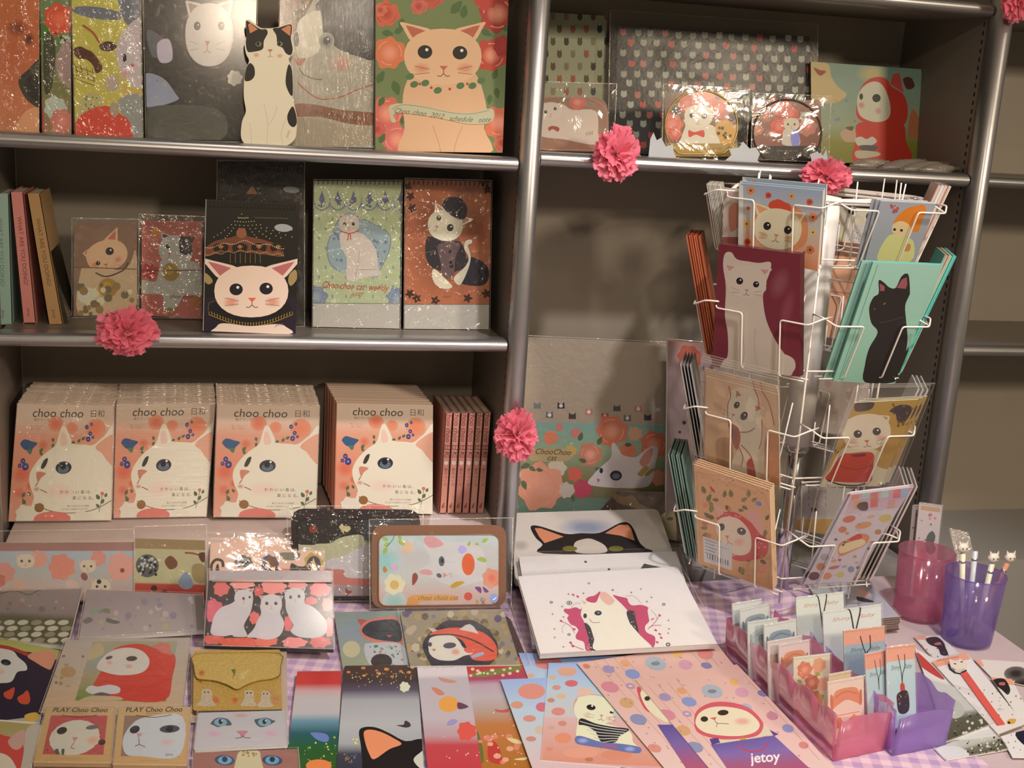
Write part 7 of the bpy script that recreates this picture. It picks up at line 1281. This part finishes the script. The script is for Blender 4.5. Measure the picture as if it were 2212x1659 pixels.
for q, nm, f, bg, zt, h in (
  ([(1719,1291),(1822,1278)],'white wrapped phone strap card at the back of the purple bin',strap('#c8c4b4',0,'#c4c0b0','Shiny','#b8806c'),'#c4c0b0',.668,.115),
  ([(1777,1322),(1903,1305)],'white wrapped phone strap card, second from the back of the purple bin',strap('#c8c4b4',0,'#c4bfb4','Shiny','#b87c68'),'#c4bfb4',.665,.113),
  ([(1822,1362),(1911,1352)],'orange-topped wrapped phone strap card behind the two front ones',strap('#cc8c74',24,'#8c989c','Shiny','#4c5458'),'#8c989c',.668,.116),
  ([(1868,1413),(1918,1402)],'orange-topped wrapped phone strap card half hidden behind the front one',strap('#cc8870',24,'#a4b0ac','Shiny','#505858'),'#a4b0ac',.668,.118),
  ([(1914,1398),(1976,1391)],'wrapped phone strap with a black and red charm at the front of the purple bin',strap('#cc8c74',20,'#a8b4b0','Shiny','#505858',charm='#b03c2c'),'#a8b4b0',.676,.132)):
    mini(nm, q, zt, h, f, (60,110), bg, GS, name='phone_strap_card', cat='phone strap', lean=14)
# stack of flat dark-edged cards behind the bins
a = T(120); a.R('#a49ca0',1720,1245,1950,1360); a.E('#1c181a',*Z(1780,1240,3.958)([(205,205)])[0],4.4,2.4); z_ = Z(1780,1240,3.958); a.P('#2c2022',z_([(280,210),(400,240),(420,260),(300,250)])); a.P('#cc8c78',z_([(270,170),(330,150),(390,200),(290,190)])); a.L('#3a2820',[(1740,1262),(1880,1256),(1945,1335)],2); a.R('#a8a49c',1738,1262,1790,1290)
q = [(1742,1264),(1872,1257),(1944,1337),(1792,1350)]
o = card('flat_card_box', 'top of the stack of flat dark-edged cards behind the purple bin, orange ear on it', 'card box', q, ('f',.5600,1.5), a, '#a49ca0', thick=.004, side='#5c3c2c', group='stack of flat dark-edged cards', sleeve=M_FILMT)
for k in range(1,6): dup(o, (.0012*((k*7)%3-1),0,-.0047*k), 'flat dark-edged card lying below the top one of the stack behind the purple bin')
# cups
def cup(label, fx, fy, tx, ty, r0, r1, m, group):
    c = onZ(fx, fy, ZT1); h = onY(tx, ty, c.y).z-c.z
    o = empty('plastic_cup', c); tag(o, label, 'cup', group)
    mb = MB(); mb.lathe(c, [(0,0),(r0-.004,0),(r0,.004),(r1,h),(r1-.0018,h),(r0-.002,.0055),(r0-.006,.0035),(0,.0035)], 56); mb.build('cup_body', m, o, c, True)
    mb = MB(); mb.tube([c+Vector((r1*math.cos(t), r1*math.sin(t), h)) for t in [2*PI*k/48 for k in range(48)]], .0012, 6, True); mb.build('rim', m, o, c, True)
    return c, h
pc, ph_ = cup('clear pink plastic cup holding a wrapped strap', 1983, 1326, 1992, 1190, .049, .055, M_PINKC, 'clear plastic cups')
vc, vh_ = cup('clear purple plastic cup holding pens at the table edge', 2086, 1381, 2096, 1238, .047, .056, M_PURPC, 'clear plastic cups')
def stick(name, label, base, top_px, r, col, topper, seed, cat='pen', group='pens in the purple cup'):
    tp = onY(*top_px, base.y); o = empty(name, base); tag(o, label, cat, group); d = (tp-base); L = d.length; d.normalize()
    mb = MB(); mb.tube([base, base+d*(L-.012)], r, 14); mb.build('barrel', mat('pen_'+col.strip('#'), pr(col), rough=.35, coat=.3), o, base, True)
    mb = MB(); mb.tube([base+d*(L-.030), base+d*(L-.026)], r*1.1, 14); mb.build('band', M_CHROME, o, base, True)
    if topper:
        V = []; Fc = []; s = .0095; e = base+d*L; n1, n2 = 12, 8
        for j in range(n2+1):
            for i in range(n1):
                ph, th = 2*PI*i/n1, PI*j/n2; V.append(e+Vector((s*1.25*math.sin(th)*math.cos(ph), s*.8*math.sin(th)*math.sin(ph), s*math.cos(th))))
        for j in range(n2):
            for i in range(n1): a_, b_ = j*n1+i, j*n1+(i+1)%n1; Fc.append((a_, a_+n1, b_+n1, b_))
        for sx in (-1, 1):
            k = len(V); V += [e+Vector((sx*s*1.1,-s*.2,s*.55)), e+Vector((sx*s*.35,-s*.2,s*.9)), e+Vector((sx*s*1.0,0,s*1.55)), e+Vector((sx*s*.7,s*.3,s*.6))]; Fc += [(k,k+1,k+2),(k+1,k+3,k+2),(k,k+2,k+3)]
        cp = mesh_obj('cat_topper', V, Fc, mat('white_topper', (.72,.68,.62), rough=.35), o, None, base, True)
        mb = MB()
        for sx in (-1, 1): mb.lathe(e+Vector((sx*s*.45,-s*.78,s*.05)), [(0,-.0014),(.0013,-.0005),(.0013,.0007),(0,.0014)], 8)
        mb.build('eyes', M_BLACK, cp, wloc(cp), True)
    return o
for i, (dx, dy, tx, ty, col, top, lb) in enumerate(((-.012,.0,2080,1183,'#d0c4a4',True,'cream pen with a white cat topper leaning left in the purple cup'),(.008,.012,2108,1178,'#b8b4b0',False,'plain pale pen behind the leaning cream one in the purple cup'),(.012,-.01,2146,1205,'#c8bca0',True,'cream pen with a white cat topper, second from the right in the purple cup'),(.02,.01,2182,1204,'#b87c60',True,'orange-brown pen with a white cat topper at the right of the purple cup'))):
    stick('pen', lb, vc+Vector((dx,dy,.006)), (tx,ty), .0052, col, top, i)
q = [(2046,1136),(2095,1150),(2098,1190),(2050,1176)]
card('wrapper', 'shiny crumpled clear wrapper on top of the leftmost pen', 'wrapper', [(2050,1140),(2092,1150),(2112,1228),(2070,1222)], ('p', Vector((0,vc.y-.012,0)), Vector((0,-1,.25))), None, '#b0a8a0', thick=.0003, m=film('stiff_wrapper', haze=.25, bump=.006, scale=(90,90,90), gloss=.2, detail=4))
def cupcard(label, q, dy, f, ref, base):
    a = Art('table', ref, hash_(label)); f(a); P = Vector((0, pc.y+dy, 0)); N_ = Vector((0,-1,.10)).normalized()
    o = card('phone_strap_card', label, 'phone strap', q, ('p', P, N_), a, base, thick=.002, ref=ref, sleeve=M_FILM, group='wrapped straps in the pink cup')
def cc(a): a.R('#b0a09c',0,0,50,220); a.R('#a88468',4,6,46,16); a.D(['#4c4440','#b86c74','#6c6460'],(6,20,44,100),14,1.4,3.4); a.P('#4c5450',[(24,74),(34,62),(42,74),(40,90),(46,104),(38,118),(26,112),(22,96)]); a.P('#b8464c',[(8,120),(24,118),(26,220),(6,220)])
cupcard('white wrapped strap card with a grey cat charm standing in the pink cup', [(1986,1086),(2036,1093),(2014,1290),(1966,1287)], -.012, cc, (50,220), '#b0a09c')
cupcard('wrapped strap card behind the grey cat charm one in the pink cup', [(1972,1092),(2014,1090),(1996,1288),(1954,1285)], .004, lambda a: (a.R('#a8948c',0,0,50,220), a.D(['#4c4040','#8c6c64'],(4,10,46,200),26,1.5,4)), (50,220), '#a8948c')
# loose cards on the right
z_ = Z(1780,1240,3.958); w_ = one(z_)
GL = 'loose strap cards at the right of the table'
def spots(a, box, n=26): a.D(['#4c4844','#6c6860','#8c5c54'],box,n,.8,2)
a = T(130); a.R('#c8bcb4',1960,1360,2090,1440); a.R('#c88c74',1970,1372,2000,1384); a.P('#241e20',z_([(870,560),(960,545),(1020,590),(1040,640),(1060,700),(1000,700),(970,640),(900,610)])); a.P('#a8605c',z_([(945,600),(990,590),(1000,610),(950,615)])); spots(a,(1985,1395,2060,1425),12)
card('strap_card', 'white card with a black cat charm at the foot of the purple cup', 'strap card', z_([(770,545),(990,530),(1160,690),(950,748)]), ('f',.531,.5), a, '#c8bcb4', thick=.0016, group=GL, sleeve=M_FILM)
a = T(131); a.R('#c4bab0',1960,1390,2130,1620); a.P('#a83c34',z_([(790,690),(830,700),(1020,890),(980,895),(820,790)])); spots(a,(1990,1440,2100,1600),36)
card('strap_card', 'white card with a short red strap, between the purple bin and the red-strap watch card', 'strap card', z_([(775,640),(1000,760),(1500,1380),(1060,1430)]), ('f',.5328,.5), a, '#c4bab0', thick=.0014, group=GL)
a = T(132); a.V([(0,'#b8b0a4'),(.55,'#b4aca0'),(.7,'#54503c'),(1,'#48442c')], z_([(880,900),(1240,1000),(1490,1270),(1050,1440)])); a.P('#a8a494',z_([(1090,1080),(1180,1130),(1190,1210),(1100,1240)])); a.D(['#c0b8ac','#2c2820'],(*w_(1090,1180),*w_(1420,1400)),44,1,3.4); 
card('strap_card', 'olive and white card partly under the red-strap watch card', 'strap card', z_([(880,905),(1250,1010),(1495,1275),(1040,1445)]), ('f',.5345,.5), a, '#b4aca0', thick=.0014, group=GL, sleeve=M_FILM)
a = T(133); a.V([(0,'#c8beb6'),(1,'#c8b8ac')], z_([(920,755),(1215,680),(1712,1290),(1485,1375)])); a.P('#cc8c70',z_([(925,755),(1215,680),(1250,735),(960,805)]),False); a.L('#a85448',z_([(960,750),(1150,715)]),1.6); a.P('#b8483c',z_([(1165,860),(1225,845),(1545,1290),(1480,1300)]),False); spots(a,(*w_(1060,880),*w_(1260,1100)),12); spots(a,(*w_(1350,980),*w_(1620,1240)),22); a.E('#b0a098',*w_(1500,1165),5,3); a.P('#b88c3c',z_([(1580,1250),(1640,1250),(1620,1290),(1560,1285)])); a.E('#2c2020',*w_(1580,1280),3)
o = card('strap_card', 'white card with a long red strap and white cat head charm', 'strap card', z_([(920,755),(1215,680),(1712,1290),(1485,1375)]), ('f',.5362,.5), a, '#c8beb6', thick=.0016, group=GL)
sh = root_sheet[o.name]
for nm, mb_, mm in (('strap', MB().prism([sh.w(*w_(*p))+sh.n*.0006 for p in ((1165,860),(1222,847),(1545,1290),(1482,1300))], sh.n*.0018), mat('red_strap', pr('#c04c40'), rough=.6)),):
    st = mb_.build(nm, mm, None, wloc(o)); st.parent = o; st.location = (0,0,0)
hd = [(1065,765),(1075,750),(1095,765),(1140,765),(1160,748),(1180,765),(1215,790),(1222,810),(1180,835),(1120,840),(1080,815)]
mb = MB(); ol = [sh.w(*w_(*p))+sh.n*.0012 for p in hd]; mb.prism(ol, sh.n*.005); ch = mb.build('cat_head_charm', mat('white_topper'), None, wloc(o)); ch.parent = o; ch.location = (0,0,0)
mb = MB()
for p in ((1115,795),(1172,778)): mb.lathe(sh.w(*w_(*p))+sh.n*.0064, [(0,.0008),(.0022,.0002),(.0022,-.0002)], 10)
e_ = mb.build('eyes', M_BLACK, None, wloc(o)); e_.parent = ch; e_.location = (0,0,0)
mb = MB(); mb.tube([sh.w(*w_(*p))+sh.n*.0012 for p in [(1065,780),(1080,820),(1120,850),(1160,858),(1215,830)]], .0016, 6); k_ = mb.build('cord', M_CORD, None, wloc(o)); k_.parent = o; k_.location = (0,0,0)
a = T(134); a.R('#c8bcb0',2120,1410,2300,1600); a.P('#cc8c70',z_([(1425,890),(1605,905),(1640,960),(1450,940)]),False); a.P('#241c1e',z_([(1450,910),(1540,905),(1590,990),(1570,1040),(1520,1000),(1460,950)])); a.P('#a8544c',z_([(1500,935),(1545,935),(1540,960),(1495,955)])); spots(a,(2170,1490,2220,1570),14)
card('strap_card', 'white card with an orange top and black bow charm, right of the red-strap card', 'strap card', z_([(1425,890),(1605,905),(1800,1290),(1700,1290)]), ('f',.5328,.5), a, '#c8bcb0', thick=.0016, group=GL)
a = T(135); a.R('#c8b8ac',2090,1400,2300,1500); a.P('#cc8c70',z_([(1280,735),(1340,740),(1370,800),(1300,790)]),False); a.G('#2c2624','#6c6058',*w_(1640,860),26,16); a.G('#2c2422','#54483f',*w_(1700,950),20,14)
card('strap_card', 'white card with a dark furry charm at the right frame edge', 'strap card', z_([(1280,735),(1700,760),(1900,1000),(1440,900)]), ('f',.531,.5), a, '#c8b8ac', thick=.0014, group=GL)
a = T(136); a.V([(0,'#b8b0a4'),(.4,'#aca494'),(.6,'#6c6650'),(1,'#4c4830')], z_([(940,1500),(1460,1330),(1580,1500),(1030,1600)])); a.P('#c4bcb4',z_([(960,1500),(1140,1480),(1240,1560),(1040,1595)])); a.D(['#c0b8ac','#2c2820'],(*w_(1200,1400),*w_(1540,1540)),40,1,3.2); a.L('#8c8434',z_([(1230,1580),(1560,1515)]),1.6); a.E('#b0a89c',*w_(1200,1420),20,8,-20)
card('strap_card', 'olive and white card lowest of the loose cards, its corner towards the front', 'strap card', z_([(940,1500),(1440,1330),(1570,1510),(1040,1600)]), ('f',.531,.5), a, '#b4aca0', thick=.0014, group=GL, sleeve=M_FILM)
a = T(137); a.R('#c8bcb2',2150,1560,2280,1660); spots(a,(2165,1590,2205,1630),8); a.P('#1c1a28',z_([(1640,1360),(1900,1330),(1900,1560),(1720,1480)]))
card('strap_card', 'white and black card cut by the lower right frame edge', 'strap card', z_([(1510,1395),(1760,1330),(1860,1580),(1610,1575)]), ('f',.5328,.5), a, '#c8bcb2', thick=.0014, group=GL)
